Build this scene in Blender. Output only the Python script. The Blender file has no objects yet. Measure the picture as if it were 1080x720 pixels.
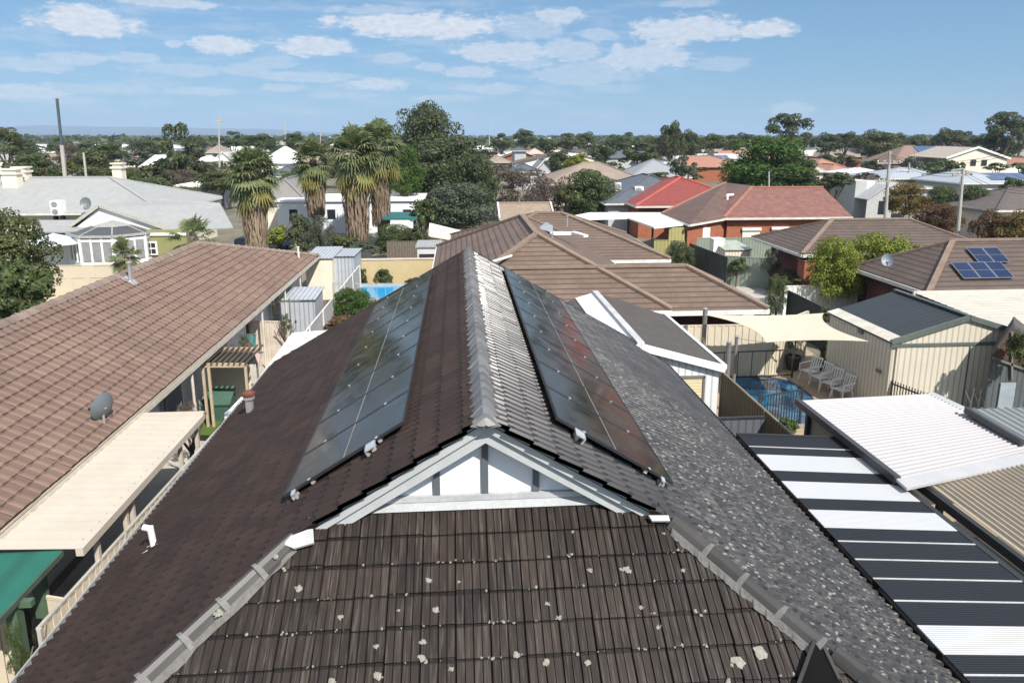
EXPO = .62; SKY_STR = .12; SKY_SAT = 1.0; SKY_GAM = .52; SKY_TINT = (.70, 1.06, 1.40); CLOUD_LO = (3.7, 4.0, 4.5); CLOUD_HI = (4.7, 4.85, 5.1); HAZE = 1.7e-4
import bpy, math, random
import numpy as np
from mathutils import Vector as Vc
from math import radians, sin, cos, atan, tan, pi, sqrt, atan2
random.seed(7); RNG = np.random.default_rng(7)
SC = bpy.context.scene; COL = SC.collection
# ------------------------------------------------------------ camera model (pixels of the 1080x720 photograph)
F, PX, PY, HOR, VX, H = 740., 540., 300., 143., 482., 8.9
PIT = atan((PY-HOR)/F); PSI = atan((PX-VX)*cos(PIT)/F)
_c, _s = cos(PIT), sin(PIT)
FW = (sin(PSI)*_c, cos(PSI)*_c, -_s); RT = (cos(PSI), -sin(PSI), 0.); UP = (sin(PSI)*_s, cos(PSI)*_s, _c)
def ray(x, y):
    a = (x-PX)/F; b = -(y-PY)/F
    return [FW[i]+a*RT[i]+b*UP[i] for i in range(3)]
def G(x, y, z=0.):
    d = ray(x, y); t = (z-H)/d[2]; return Vc((d[0]*t, d[1]*t, z))
def V(x, y, Y):
    d = ray(x, y); t = Y/d[1]; return Vc((d[0]*t, Y, H+d[2]*t))
def PL(x, y, n, p):
    d = Vc(ray(x, y)); n = Vc(n); o = Vc((0, 0, H)); t = (Vc(p)-o).dot(n)/d.dot(n); return o+d*t
# ------------------------------------------------------------ mesh builder
class MB:
    def __init__(s): s.v = []; s.f = []; s.m = []
    def face(s, pts, m=0):
        n = len(s.v); s.v += [tuple(p) for p in pts]; s.f.append(tuple(range(n, n+len(pts)))); s.m.append(m); return s
    def mesh(s, vs, fs, m=0):
        n = len(s.v); s.v += [tuple(p) for p in vs]
        for f in fs: s.f.append(tuple(i+n for i in f)); s.m.append(m)
        return s
    def box(s, x0, y0, z0, x1, y1, z1, m=0):
        x0, x1 = min(x0, x1), max(x0, x1); y0, y1 = min(y0, y1), max(y0, y1); z0, z1 = min(z0, z1), max(z0, z1)
        vs = [(x, y, z) for z in (z0, z1) for y in (y0, y1) for x in (x0, x1)]
        return s.mesh(vs, [(0, 2, 3, 1), (4, 5, 7, 6), (0, 1, 5, 4), (2, 6, 7, 3), (0, 4, 6, 2), (1, 3, 7, 5)], m)
    def beam(s, a, b, w, h, up=(0, 0, 1), m=0):
        a, b = Vc(a), Vc(b); d = (b-a).normalized(); sd = d.cross(Vc(up))
        if sd.length < 1e-4: sd = d.cross(Vc((0, 1, 0)))
        sd.normalize(); u = sd.cross(d); vs = []
        for p in (a, b):
            for i, j in ((-1, -1), (1, -1), (1, 1), (-1, 1)): vs.append(p+sd*(i*w/2)+u*(j*h/2))
        return s.mesh(vs, [(0, 1, 2, 3), (7, 6, 5, 4), (0, 4, 5, 1), (1, 5, 6, 2), (2, 6, 7, 3), (3, 7, 4, 0)], m)
    def tube(s, a, b, r0, r1=None, n=10, m=0):
        r1 = r0 if r1 is None else r1
        a, b = Vc(a), Vc(b); d = (b-a).normalized(); sd = d.cross(Vc((0, 0, 1)))
        if sd.length < 1e-3: sd = Vc((1, 0, 0))
        sd.normalize(); u = sd.cross(d); vs = []
        for p, r in ((a, r0), (b, r1)):
            for i in range(n): t = 2*pi*i/n; vs.append(p+sd*(r*cos(t))+u*(r*sin(t)))
        fs = [(i, (i+1) % n, n+(i+1) % n, n+i) for i in range(n)]+[tuple(range(n-1, -1, -1)), tuple(range(n, 2*n))]
        return s.mesh(vs, fs, m)
    def lathe(s, c, prof, n=16, m=0):   # prof: (r, z)
        vs = []
        for r, z in prof:
            for i in range(n): t = 2*pi*i/n; vs.append((c[0]+r*cos(t), c[1]+r*sin(t), c[2]+z))
        fs = [(k*n+i, k*n+(i+1) % n, (k+1)*n+(i+1) % n, (k+1)*n+i) for k in range(len(prof)-1) for i in range(n)]
        fs += [tuple(range(n-1, -1, -1)), tuple((len(prof)-1)*n+i for i in range(n))]
        return s.mesh(vs, fs, m)
    def slab(s, pts, t, m=0):            # polygon thickened away from its normal
        pts = [Vc(p) for p in pts]; n = Vc((0, 0, 0))
        for i in range(len(pts)): n += (pts[i]-pts[0]).cross(pts[(i+1) % len(pts)]-pts[0])
        n.normalize(); k = len(pts)
        if n.z < -1e-6: pts = pts[::-1]; n = -n
        vs = pts+[p-n*t for p in pts]
        fs = [tuple(range(k)), tuple(range(2*k-1, k-1, -1))]+[(i, k+i, k+(i+1) % k, (i+1) % k) for i in range(k)]
        return s.mesh(vs, fs, m)
    def build(s, name, mats, parent=None, smooth=False, org=None):
        me = bpy.data.meshes.new(name)
        o3 = Vc(org) if org is not None else (Vc(parent['o_']) if parent is not None and 'o_' in parent else Vc((0, 0, 0)))
        va = np.array([tuple(p) for p in s.v], dtype=np.float64)-np.array(o3)
        me.from_pydata(va.tolist(), [], s.f)
        if not isinstance(mats, (list, tuple)): mats = [mats]
        for mt in mats: me.materials.append(mt)
        if len(mats) > 1: me.polygons.foreach_set('material_index', s.m)
        # world-aligned metric UV per face: u along, v up the slope
        uv = me.uv_layers.new(name='UVMap'); me.update()
        nv = len(me.loops); li = np.zeros(nv, dtype=np.int32); me.loops.foreach_get('vertex_index', li)
        lt = np.zeros(len(me.polygons), dtype=np.int32); me.polygons.foreach_get('loop_total', lt)
        nn = np.zeros(len(me.polygons)*3); me.polygons.foreach_get('normal', nn); nn = nn.reshape(-1, 3)
        u = np.stack([-nn[:, 1], nn[:, 0], 0*nn[:, 0]], 1); L = np.linalg.norm(u, axis=1); u[L < 1e-3] = (1, 0, 0); L[L < 1e-3] = 1; u /= L[:, None]
        v = np.cross(nn, u); ur = np.repeat(u, lt, axis=0); vr = np.repeat(v, lt, axis=0); pv = (va+np.array(o3))[li]
        uv.data.foreach_set('uv', np.stack([(ur*pv).sum(1), (vr*pv).sum(1)], 1).ravel())
        if smooth: me.polygons.foreach_set('use_smooth', [True]*len(me.polygons))
        me.update()
        o = bpy.data.objects.new(name, me); COL.objects.link(o); o.parent = parent
        if parent is None: o.location = o3
        elif 'o_' in parent: o['o_'] = parent['o_']
        return o
def tag(o, label=None, cat=None, group=None, kind=None):
    if label: o['label'] = label
    if cat: o['category'] = cat
    if group: o['group'] = group
    if kind: o['kind'] = kind
    return o
def thing(name, label, cat, loc, group=None):
    o = bpy.data.objects.new(name, None); COL.objects.link(o); o.location = loc; o['o_'] = tuple(loc); o.empty_display_size = .3
    return tag(o, label, cat, group)
def copy_tree(o, parent=None):
    c = o.copy(); COL.objects.link(c); c.parent = parent
    for ch in [x for x in o.children]: copy_tree(ch, c)
    return c
# ------------------------------------------------------------ materials
def new_mat(name):
    m = bpy.data.materials.new(name); m.use_nodes = True; nt = m.node_tree; nt.nodes.clear()
    out = nt.nodes.new('ShaderNodeOutputMaterial'); b = nt.nodes.new('ShaderNodeBsdfPrincipled'); nt.links.new(b.outputs[0], out.inputs[0])
    return m, nt, b
class NT:
    def __init__(s, nt): s.nt = nt
    def n(s, t, **k):
        x = s.nt.nodes.new(t)
        for a, b in k.items(): setattr(x, a, b)
        return x
    def L(s, a, b): s.nt.links.new(a, b)
    def val(s, sock, v):
        if hasattr(v, 'links') or isinstance(v, bpy.types.NodeSocket): s.L(v, sock)
        else: sock.default_value = v
    def math(s, op, a, b=0., c=None, clamp=False):
        x = s.n('ShaderNodeMath', operation=op); x.use_clamp = clamp; s.val(x.inputs[0], a); s.val(x.inputs[1], b)
        if c is not None: s.val(x.inputs[2], c)
        return x.outputs[0]
    def mix(s, f, a, b, bt='MIX'):
        x = s.n('ShaderNodeMixRGB', blend_type=bt); s.val(x.inputs[0], f)
        for i, q in ((1, a), (2, b)):
            if isinstance(q, bpy.types.NodeSocket): s.L(q, x.inputs[i])
            else: x.inputs[i].default_value = (*q[:3], 1)
        return x.outputs[0]
    def noise(s, vec, scale, detail=4, rough=.6, dist=0.):
        x = s.n('ShaderNodeTexNoise'); x.inputs['Scale'].default_value = scale; x.inputs['Detail'].default_value = detail
        x.inputs['Roughness'].default_value = rough; x.inputs['Distortion'].default_value = dist
        if vec is not None: s.L(vec, x.inputs['Vector'])
        return x.outputs['Fac']
    def ramp(s, f, a, b, c0=(0, 0, 0), c1=(1, 1, 1)):
        x = s.n('ShaderNodeMapRange'); x.interpolation_type = 'SMOOTHSTEP'; s.val(x.inputs[0], f); x.inputs[1].default_value = a; x.inputs[2].default_value = b
        return x.outputs[0]
    def mapv(s, vec, sc=(1, 1, 1), loc=(0, 0, 0)):
        x = s.n('ShaderNodeMapping'); s.L(vec, x.inputs[0]); x.inputs['Scale'].default_value = sc; x.inputs['Location'].default_value = loc; return x.outputs[0]
    def pos(s): return s.n('ShaderNodeNewGeometry').outputs['Position']
    def rnd(s): return s.n('ShaderNodeNewGeometry').outputs['Random Per Island']
    def uv(s): return s.n('ShaderNodeUVMap').outputs[0]
    def sep(s, v):
        x = s.n('ShaderNodeSeparateXYZ'); s.L(v, x.inputs[0]); return x.outputs
    def bump(s, h, b, st=.3, d=.02):
        x = s.n('ShaderNodeBump'); x.inputs['Strength'].default_value = st; x.inputs['Distance'].default_value = d; s.L(h, x.inputs['Height']); s.L(x.outputs[0], b.inputs['Normal'])
MATS = {}
def M(name, col, rough=.7, metal=0., var=.25, vscale=2., spec=.5, col2=None, ribs=None, course=None, islvar=0., bump=0., grime=0.):
    """general painted / mineral surface: colour noise, optional ribs (period, depth) along u, courses (period) along v"""
    if name in MATS: return MATS[name]
    m, nt, b = new_mat(name); q = NT(nt); P = q.pos()
    n1 = q.noise(P, vscale, 5, .65); n2 = q.noise(P, vscale*9, 3, .6)
    f = q.math('ADD', q.math('MULTIPLY', n1, .65), q.math('MULTIPLY', n2, .35))
    f = q.ramp(f, .3, .7)
    c2 = col2 or tuple(x*(1-var) for x in col); c1 = tuple(min(1, x*(1+var*.4)) for x in col)
    c = q.mix(f, c2, c1)
    if grime:
        g = q.ramp(q.noise(q.mapv(P, (.35, .35, .8)), 1.7, 6, .7), .52, .75)
        c = q.mix(q.math('MULTIPLY', g, grime), c, tuple(x*.45 for x in col))
    if islvar:
        r = q.rnd()
        k = q.math('ADD', 1-islvar, q.math('MULTIPLY', r, 2*islvar)); mv = q.n('ShaderNodeVectorMath', operation='SCALE'); q.L(c, mv.inputs[0]); q.L(k, mv.inputs['Scale']); c = mv.outputs[0]
    h = None
    if ribs or course:
        U = q.sep(q.uv())
    if ribs:
        per, dep = ribs
        w = q.math('ABSOLUTE', q.math('SUBTRACT', q.math('FRACT', q.math('DIVIDE', U[0], per)), .5))
        h = q.ramp(w, .28, .46)   # narrow groove at cell edges
        c = q.mix(q.math('MULTIPLY', h, dep), c, tuple(x*.35 for x in col))
    if course:
        per, dep = course[:2]
        fr = q.math('FRACT', q.math('DIVIDE', U[1], per)); ln = q.math('LESS_THAN', fr, course[2] if len(course) > 2 else .14)
        c = q.mix(q.math('MULTIPLY', ln, dep), c, tuple(x*.3 for x in col))
        cell = q.n('ShaderNodeTexWhiteNoise'); cell.noise_dimensions = '2D'
        cv = q.n('ShaderNodeCombineXYZ'); q.L(q.math('FLOOR', q.math('DIVIDE', U[0], .3)), cv.inputs[0]); q.L(q.math('FLOOR', q.math('DIVIDE', U[1], per)), cv.inputs[1]); q.L(cv.outputs[0], cell.inputs['Vector'])
        c = q.mix(q.math('MULTIPLY', cell.outputs['Value'], .3), c, tuple(x*.55 for x in col))
        h = q.math('SUBTRACT', 1., fr)
    q.L(c, b.inputs['Base Color']); b.inputs['Roughness'].default_value = rough; b.inputs['Metallic'].default_value = metal
    b.inputs['Specular IOR Level'].default_value = spec
    if h is not None: q.bump(h, b, .5, .03)
    elif bump: q.bump(n2, b, bump, .01)
    MATS[name] = m; return m
def leafmat(name, c1, c2, c3=None, rough=.55):
    if name in MATS: return MATS[name]
    m, nt, b = new_mat(name); q = NT(nt); r = q.rnd(); P = q.pos()
    c = q.mix(r, c1, c2)
    n = q.ramp(q.noise(P, .9, 3), .4, .65); c = q.mix(q.math('MULTIPLY', n, .6), c, c3 or tuple(x*.6 for x in c1))
    q.L(c, b.inputs['Base Color']); b.inputs['Roughness'].default_value = rough; b.inputs['Specular IOR Level'].default_value = .35
    nt2 = nt.nodes.new('ShaderNodeBsdfTranslucent'); q.L(c, nt2.inputs[0]); mx = nt.nodes.new('ShaderNodeMixShader'); mx.inputs[0].default_value = .34
    out = [x for x in nt.nodes if x.type == 'OUTPUT_MATERIAL'][0]
    q.L(b.outputs[0], mx.inputs[1]); q.L(nt2.outputs[0], mx.inputs[2]); q.L(mx.outputs[0], out.inputs[0])
    MATS[name] = m; return m
def tilemat(name, col, col2, rough, lichen=None, spec=.5, streak=.0, ivar=.25, joint=None, nsc=1.1):
    m, nt, b = new_mat(name); q = NT(nt); P = q.pos(); r = q.rnd()
    n = q.ramp(q.noise(P, nsc, 6, .7), .25, .75); c = q.mix(n, col, col2)
    k = q.math('ADD', 1-ivar, q.math('MULTIPLY', r, 2*ivar)); mv = q.n('ShaderNodeVectorMath', operation='SCALE'); q.L(c, mv.inputs[0]); q.L(k, mv.inputs['Scale']); c = mv.outputs[0]
    sg = q.ramp(q.noise(q.mapv(P, (.9, .35, .9)), 1., 6, .75), .5, .72); c = q.mix(q.math('MULTIPLY', sg, .38), c, tuple(x*.5 for x in col))
    sg2 = q.ramp(q.noise(P, 2.3, 6, .75), .6, .7); c = q.mix(q.math('MULTIPLY', sg2, .22), c, tuple(min(1, x*1.9) for x in col))
    if streak:   # vertical weathering streaks running down the tiles of the front slope
        s1 = q.ramp(q.noise(q.mapv(P, (34, 1.6, 1.6)), 1., 4, .7), .46, .72)
        c = q.mix(q.math('MULTIPLY', s1, streak), c, (.17, .145, .12))
        s2 = q.ramp(q.noise(q.mapv(P, (22, 1.2, 1.2), (5, 3, 1)), 1., 4, .7), .5, .7)
        c = q.mix(q.math('MULTIPLY', s2, .75), c, (.018, .014, .013))
    if joint:
        fr = q.math('FRACT', q.math('DIVIDE', q.math('SUBTRACT', q.sep(P)[2], joint[0]), joint[1])); jl = q.math('SUBTRACT', 1., q.ramp(q.math('ADD', fr, q.math('MULTIPLY', q.math('SUBTRACT', q.noise(P, 14, 3), .5), .16)), joint[2]*.5, joint[2])); c = q.mix(q.math('MULTIPLY', jl, joint[3]), c, (.006, .005, .005))
    if lichen is not None:
        vn = q.n('ShaderNodeTexVoronoi'); vn.inputs['Scale'].default_value = 1.0; vn.inputs['Randomness'].default_value = 1
        dv = q.n('ShaderNodeVectorMath', operation='ADD'); nz = q.n('ShaderNodeTexNoise'); nz.inputs['Scale'].default_value = 16; q.L(P, nz.inputs['Vector'])
        sc = q.n('ShaderNodeVectorMath', operation='SCALE'); q.L(nz.outputs['Color'], sc.inputs[0]); sc.inputs['Scale'].default_value = .035
        q.L(P, dv.inputs[0]); q.L(sc.outputs[0], dv.inputs[1]); q.L(q.mapv(dv.outputs[0], (8, 30, 12)), vn.inputs['Vector'])
        spot = q.math('SUBTRACT', 1., q.ramp(vn.outputs['Distance'], .2, .36))
        mask = lichen(q, P)
        keep = q.math('GREATER_THAN', q.math('ADD', q.sep(vn.outputs['Color'])[0], q.math('MULTIPLY', mask, .75)), 1.12)
        film = q.math('MULTIPLY', q.ramp(q.noise(q.mapv(P, (3.5, 17, 3.5)), 1.6, 6, .75), .46, .66), mask)
        c = q.mix(q.math('MULTIPLY', film, .3), c, (.12, .118, .112))
        lf = q.math('MULTIPLY', spot, keep); c = q.mix(q.math('MULTIPLY', lf, .75), c, (.22, .22, .20))
        rr = q.math('ADD', rough, q.math('MULTIPLY', q.math('MAXIMUM', lf, film), .4), clamp=True); q.L(rr, b.inputs['Roughness'])
    else: b.inputs['Roughness'].default_value = rough
    q.L(c, b.inputs['Base Color']); b.inputs['Specular IOR Level'].default_value = spec
    q.bump(q.noise(P, 60, 3), b, .12, .003)
    return m
# ------------------------------------------------------------ geometry helpers
def tiles(mb, P0, U, Vv, umin, umax, vlen, exp, tw, prof, rise=.03, jit=.004, off=0.):
    P0, U, Vv = Vc(P0), Vc(U).normalized(), Vc(Vv).normalized(); N = U.cross(Vv); k = 0
    while k*exp < vlen-.02:
        v0 = k*exp; v1 = min(v0+exp+.03, vlen+.03); a = max(umin(v0), -99); b = umax(v0)
        i0 = int(math.floor(min(umin(v0), umin(v1))/tw))-1; i1 = int(math.ceil(max(umax(v0), umax(v1))/tw))+1
        for i in range(i0, i1):
            ua, ub = i*tw+off, (i+1)*tw+off
            if ub <= umin(v0)+.02 and ub <= umin(v1)+.02: continue
            if ua >= umax(v0)-.02 and ua >= umax(v1)-.02: continue
            jh = random.gauss(0, jit); jv = random.gauss(0, jit*1.6); js = random.gauss(0, jit)
            vs = []
            for vv, hh in ((v0+jv, None), (v0+jv, rise+jh), (v1, .004)):
                lo, hi = umin(min(max(vv, 0), vlen)), umax(min(max(vv, 0), vlen))
                for t, h in prof:
                    u = min(max(ua+t*tw*.985, lo), hi)
                    z = -.01 if hh is None else h+hh+js*(t-.5)
                    vs.append(P0+U*u+Vv*vv+N*z)
            n = len(prof); fs = [(r*n+j, r*n+j+1, (r+1)*n+j+1, (r+1)*n+j) for r in (0, 1) for j in range(n-1)]
            mb.mesh(vs, fs)
        k += 1
    return mb
PROF_F = [(0, -.02), (.02, .004), (.235, .006), (.25, -.008), (.265, .006), (.475, .004), (.5, -.018), (.525, .004), (.735, .006), (.75, -.008), (.765, .006), (.97, .004), (1, -.02)]
PROF_S = [(0, -.006), (.02, -.004), (.09, .030), (.13, .037), (.21, .040), (.36, .024), (.5, -.006), (.52, -.004), (.59, .030), (.63, .037), (.71, .040), (.86, .024), (1, -.006)]
PROF_SL = [(1-t, h) for t, h in reversed(PROF_S)]
PROF_L = [(0, 0), (.10, .020), (.28, .028), (.48, .018), (.75, .004), (.94, .001), (1, 0)]
def caps(mb, a, b, width, high, length=.42, collar=True, jit=.006, pw=1.7, cmb=None):
    """lapped ridge caps from a (low) to b (high)"""
    a, b = Vc(a), Vc(b); d = (b-a); n = max(1, int(round(d.length/length))); d = d/n; dn = d.normalized(); sd = dn.cross(Vc((0, 0, 1))).normalized(); up = sd.cross(dn)
    for i in range(n):
        p0 = a+d*i; p1 = a+d*(i+1)+dn*.05; j = Vc((random.gauss(0, jit), random.gauss(0, jit), random.gauss(0, jit)*.6))
        for (q0, q1, e) in (((p0, p1, 0),) + (((p0-dn*.01, p0+dn*.05, .014),) if collar else ())):
            vs = []
            for p, w, h in ((q0, width/2+e, high+.022+e), (q1, width/2*.9+e, high+e)):
                for t in (-1, -.82, -.5, -.17, .17, .5, .82, 1):
                    vs.append(p+j+sd*(t*w)+up*(h*(1-abs(t)**pw)-.05+(e if abs(t) == 1 else 0)))
                vs.append(p+j+up*(-.06))
            fs = [(k, 9+k, 9+k+1, k+1) for k in range(7)]+[(0, 1, 2, 3, 4, 5, 6, 7, 8), (17, 16, 15, 14, 13, 12, 11, 10, 9)]
            (cmb if (cmb is not None and e) else mb).mesh(vs, [tuple(reversed(f)) for f in fs])
    return mb
def hip_faces(x0, x1, y0, y1, ze, zr, hx=None, hy=None, kind='hip'):
    """roof polygons for an axis-aligned rectangle. kind: hip | gx (ridge along x, gables) | gy"""
    w, d = x1-x0, y1-y0; xm, ym = (x0+x1)/2, (y0+y1)/2
    A, B, C_, D = Vc((x0, y0, ze)), Vc((x1, y0, ze)), Vc((x1, y1, ze)), Vc((x0, y1, ze))
    if kind == 'gx': r0, r1 = Vc((x0, ym, zr)), Vc((x1, ym, zr)); return [[A, B, r1, r0], [C_, D, r0, r1]], (r0, r1)
    if kind == 'hl': r0, r1 = Vc((x0+d*.42, ym, zr)), Vc((x1, ym, zr)); return [[A, B, r1, r0], [C_, D, r0, r1], [D, A, r0]], (r0, r1)
    if kind == 'gy': r0, r1 = Vc((xm, y0, zr)), Vc((xm, y1, zr)); return [[B, C_, r1, r0], [D, A, r0, r1]], (r0, r1)
    if w >= d: h = hx or min(d/2, w*.49); r0, r1 = Vc((x0+h, ym, zr)), Vc((x1-h, ym, zr)); return [[A, B, r1, r0], [B, C_, r1], [C_, D, r0, r1], [D, A, r0]], (r0, r1)
    h = hy or min(w/2, d*.49); r0, r1 = Vc((xm, y0+h, zr)), Vc((xm, y1-h, zr))
    return [[A, B, r0], [B, C_, r1, r0], [C_, D, r1], [D, A, r0, r1]], (r0, r1)
def rotp(p, c, a):
    dx, dy = p[0]-c[0], p[1]-c[1]; return Vc((c[0]+dx*cos(a)-dy*sin(a), c[1]+dx*sin(a)+dy*cos(a), p[2]))
def house(label, cat, x0, x1, y0, y1, ze, zr, wallm, roofm, kind='hip', over=.45, rot=0., wins=(), chim=(), capm=None, name='house', fascia=None, group=None, gutter=True, winm=None):
    """rectangular house; wins: list of (side, t, w, z0, z1); chim: list of (x, y, w, ztop)"""
    c = ((x0+x1)/2, (y0+y1)/2); root = thing(name, label, cat, (c[0], c[1], 0), group)
    R = lambda p: rotp(p, c, rot)
    w = MB(); wx0, wx1, wy0, wy1 = x0+over, x1-over, y0+over, y1-over
    for a, b in (((wx0, wy0), (wx1, wy0)), ((wx1, wy0), (wx1, wy1)), ((wx1, wy1), (wx0, wy1)), ((wx0, wy1), (wx0, wy0))):
        w.face([R((a[0], a[1], 0)), R((b[0], b[1], 0)), R((b[0], b[1], ze-.05)), R((a[0], a[1], ze-.05))])
    if kind == 'gx':
        for x in (wx0, wx1): w.face([R((x, y0, ze-.05)), R((x, y1, ze-.05)), R((x, (y0+y1)/2, zr-.12))])
    if kind == 'hl': w.face([R((wx1, y0, ze-.05)), R((wx1, y1, ze-.05)), R((wx1, (y0+y1)/2, zr-.12))])
    if kind == 'gy':
        for y in (wy0, wy1): w.face([R((x0, y, ze-.05)), R((x1, y, ze-.05)), R(((x0+x1)/2, y, zr-.12))])
    w.build('wall', wallm, root)
    fs, (r0, r1) = hip_faces(x0, x1, y0, y1, ze, zr, kind=kind)
    rb = MB()
    for f in fs: rb.slab([R(p) for p in f], .1)
    if kind == 'hip': rb.slab([R((x0, y0, ze-.1)), R((x1, y0, ze-.1)), R((x1, y1, ze-.1)), R((x0, y1, ze-.1))], .03)
    ro = rb.build('roof', roofm, root)
    cp = MB()
    def cpl(a, b): cp.beam(R(a)+Vc((0, 0, .03)), R(b)+Vc((0, 0, .03)), .22, .1)
    cpl(r0, r1)
    if kind == 'hip':
        A, B, C_, D = (x0, y0, ze), (x1, y0, ze), (x1, y1, ze), (x0, y1, ze)
        if (x1-x0) >= (y1-y0): prs = ((A, r0), (D, r0), (B, r1), (C_, r1))
        else: prs = ((A, r0), (B, r0), (C_, r1), (D, r1))
        for a, b in prs: cpl(a, b)
    if kind == 'hl': cpl((x0, y0, ze), r0)
    cp.build('ridge_cap', capm or roofm, ro)
    if gutter:
        g = MB(); fm = fascia or M('gutter_cream', (.62, .6, .54), .5)
        segs = [((x0, y0), (x1, y0)), ((x1, y0), (x1, y1)), ((x1, y1), (x0, y1)), ((x0, y1), (x0, y0))]
        if kind == 'gx': segs = [segs[0], segs[2]]
        if kind == 'gy': segs = [segs[1], segs[3]]
        for a, b in segs: g.beam(R((a[0], a[1], ze-.1)), R((b[0], b[1], ze-.1)), .14, .16)
        g.build('gutter', fm, root)
        if kind in ('gx', 'gy'):
            for f in fs:
                q = [R(p) for p in f]
                for i_, j_ in ((1, 2), (3, 0)): bg = MB(); bg.beam(q[i_], q[j_], .12, .22); bg.build('bargeboard', fm, root)
    for (side, t, ww, z0, z1) in wins:
        if side == 'f': p0 = Vc((wx0+t, wy0, 0)); ax = Vc((1, 0, 0)); nn = Vc((0, -1, 0))
        elif side == 'l': p0 = Vc((wx0, wy0+t, 0)); ax = Vc((0, 1, 0)); nn = Vc((-1, 0, 0))
        else: p0 = Vc((wx1, wy0+t, 0)); ax = Vc((0, 1, 0)); nn = Vc((1, 0, 0))
        fr = MB(); gl = MB()
        def bx(mb, u0, u1, za, zb, d0, d1):
            vs = [R(p0+ax*u+nn*d+Vc((0, 0, z))) for z in (za, zb) for d in (d0, d1) for u in (u0, u1)]
            mb.mesh(vs, [(0, 2, 3, 1), (4, 5, 7, 6), (0, 1, 5, 4), (2, 6, 7, 3), (0, 4, 6, 2), (1, 3, 7, 5)])
        bx(fr, 0, ww, z0, z0+.08, -.02, .06); bx(fr, 0, ww, z1-.08, z1, -.02, .06); bx(fr, 0, .07, z0+.08, z1-.08, -.02, .05); bx(fr, ww-.07, ww, z0+.08, z1-.08, -.02, .05); bx(fr, ww/2-.025, ww/2+.025, z0+.08, z1-.08, -.02, .045)
        bx(gl, .07, ww-.07, z0+.08, z1-.08, .004, .02)
        wf = fr.build('window', winm or MAT['wht'], root); gl.build('pane', MAT['glass'], wf)
    for (cx, cy, cw, zt) in chim:
        ch = MB(); zb = ze+.2; p = R((cx, cy, 0))
        ch.box(p.x-cw/2, p.y-cw/2, zb, p.x+cw/2, p.y+cw/2, zt-.15); ch.box(p.x-cw/2-.09, p.y-cw/2-.09, zt-.15, p.x+cw/2+.09, p.y+cw/2+.09, zt)
        ch.box(p.x-cw/2-.05, p.y-cw/2-.05, zt-.5, p.x+cw/2+.05, p.y+cw/2+.05, zt-.42)
        ch.build('chimney', wallm if cat == 'villa' else M('chimney_brick', (.55, .5, .42), .8), ro)
    return root
MAT = {}
# ============================================================ camera, light, sky
cam = bpy.data.cameras.new('camera'); co = bpy.data.objects.new('camera', cam); COL.objects.link(co); SC.camera = co
cam.sensor_width = 36; cam.lens = F*36/1080; cam.shift_y = (PY-360)/1080; cam.clip_end = 30000; cam.clip_start = .1
co.location = (0, 0, H); co.rotation_euler = Vc(FW).to_track_quat('-Z', 'Y').to_euler()
SUN_EL, SUN_AZ = radians(45), radians(150)      # azimuth clockwise from +Y (the view): behind the camera, to the right
sd_ = Vc((sin(SUN_AZ)*cos(SUN_EL), cos(SUN_AZ)*cos(SUN_EL), sin(SUN_EL)))
sl = bpy.data.lights.new('sun', 'SUN'); sl.energy = 4.5; sl.angle = radians(.53); sl.color = (1, .94, .85)
so = bpy.data.objects.new('sun', sl); COL.objects.link(so); so.rotation_euler = (-sd_).to_track_quat('-Z', 'Y').to_euler(); so.location = (20, -20, 60)
W = bpy.data.worlds.new('World'); SC.world = W; W.use_nodes = True; wn = W.node_tree; wn.nodes.clear(); q = NT(wn)
wo = q.n('ShaderNodeOutputWorld'); bg = q.n('ShaderNodeBackground'); q.L(bg.outputs[0], wo.inputs[0])
sky = q.n('ShaderNodeTexSky'); sky.sky_type = 'NISHITA'; sky.sun_disc = False; sky.sun_elevation = SUN_EL; sky.sun_rotation = SUN_AZ
sky.altitude = 0; sky.air_density = 1.0; sky.dust_density = .15; sky.ozone_density = 4.0
tc = q.n('ShaderNodeTexCoord').outputs['Generated']; sx, sy, sz = q.sep(tc)
az = q.math('ARCTAN2', sx, sy); el = q.math('ARCSINE', sz)
pc = q.n('ShaderNodeCombineXYZ'); q.L(az, pc.inputs[0]); q.L(el, pc.inputs[1]); pv = pc.outputs[0]
def azel(x, y):
    d = Vc(ray(x, y)).normalized(); return atan2(d.x, d.y), math.asin(d.z)
CL = [(92, 20, 52, 15, 1.), (80, 60, 30, 7, .55), (30, 67, 35, 7, .5), (20, 95, 42, 7, .75), (238, 45, 30, 10, .95), (333, 46, 42, 11, .9), (290, 63, 30, 8, .4), (445, 24, 100, 14, 1.), (395, 10, 60, 6, .45),
      (530, 52, 60, 12, .75), (590, 16, 30, 10, .75), (395, 87, 34, 8, .75), (495, 74, 36, 7, .6), (185, 72, 50, 7, .42), (100, 93, 60, 6, .4), (415, 61, 25, 7, .5), (255, 72, 30, 7, .45),
      (722, 28, 62, 16, .85), (808, 29, 34, 9, .95), (682, 57, 56, 15, .72), (600, 50, 40, 12, .6), (760, 66, 34, 8, .35), (833, 112, 24, 9, .5), (620, 75, 60, 14, .45),
      (330, 80, 60, 6, .5), (520, 92, 50, 6, .5), (215, 95, 40, 5, .5), (145, 60, 26, 6, .5), (60, 105, 50, 4, .45), (300, 92, 26, 5, .5), (455, 70, 20, 5, .5), (560, 66, 30, 6, .5), (360, 100, 40, 4, .4), (470, 103, 40, 4, .4), (630, 35, 24, 7, .5), (180, 2, 60, 5, .7), (650, 92, 40, 6, .3), (550, 25, 50, 14, .45), (183, 45, 8, 5, .6), (730, 2, 30, 5, .4)]
nzv = q.mapv(pv, (1, 2.2, 1))
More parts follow.
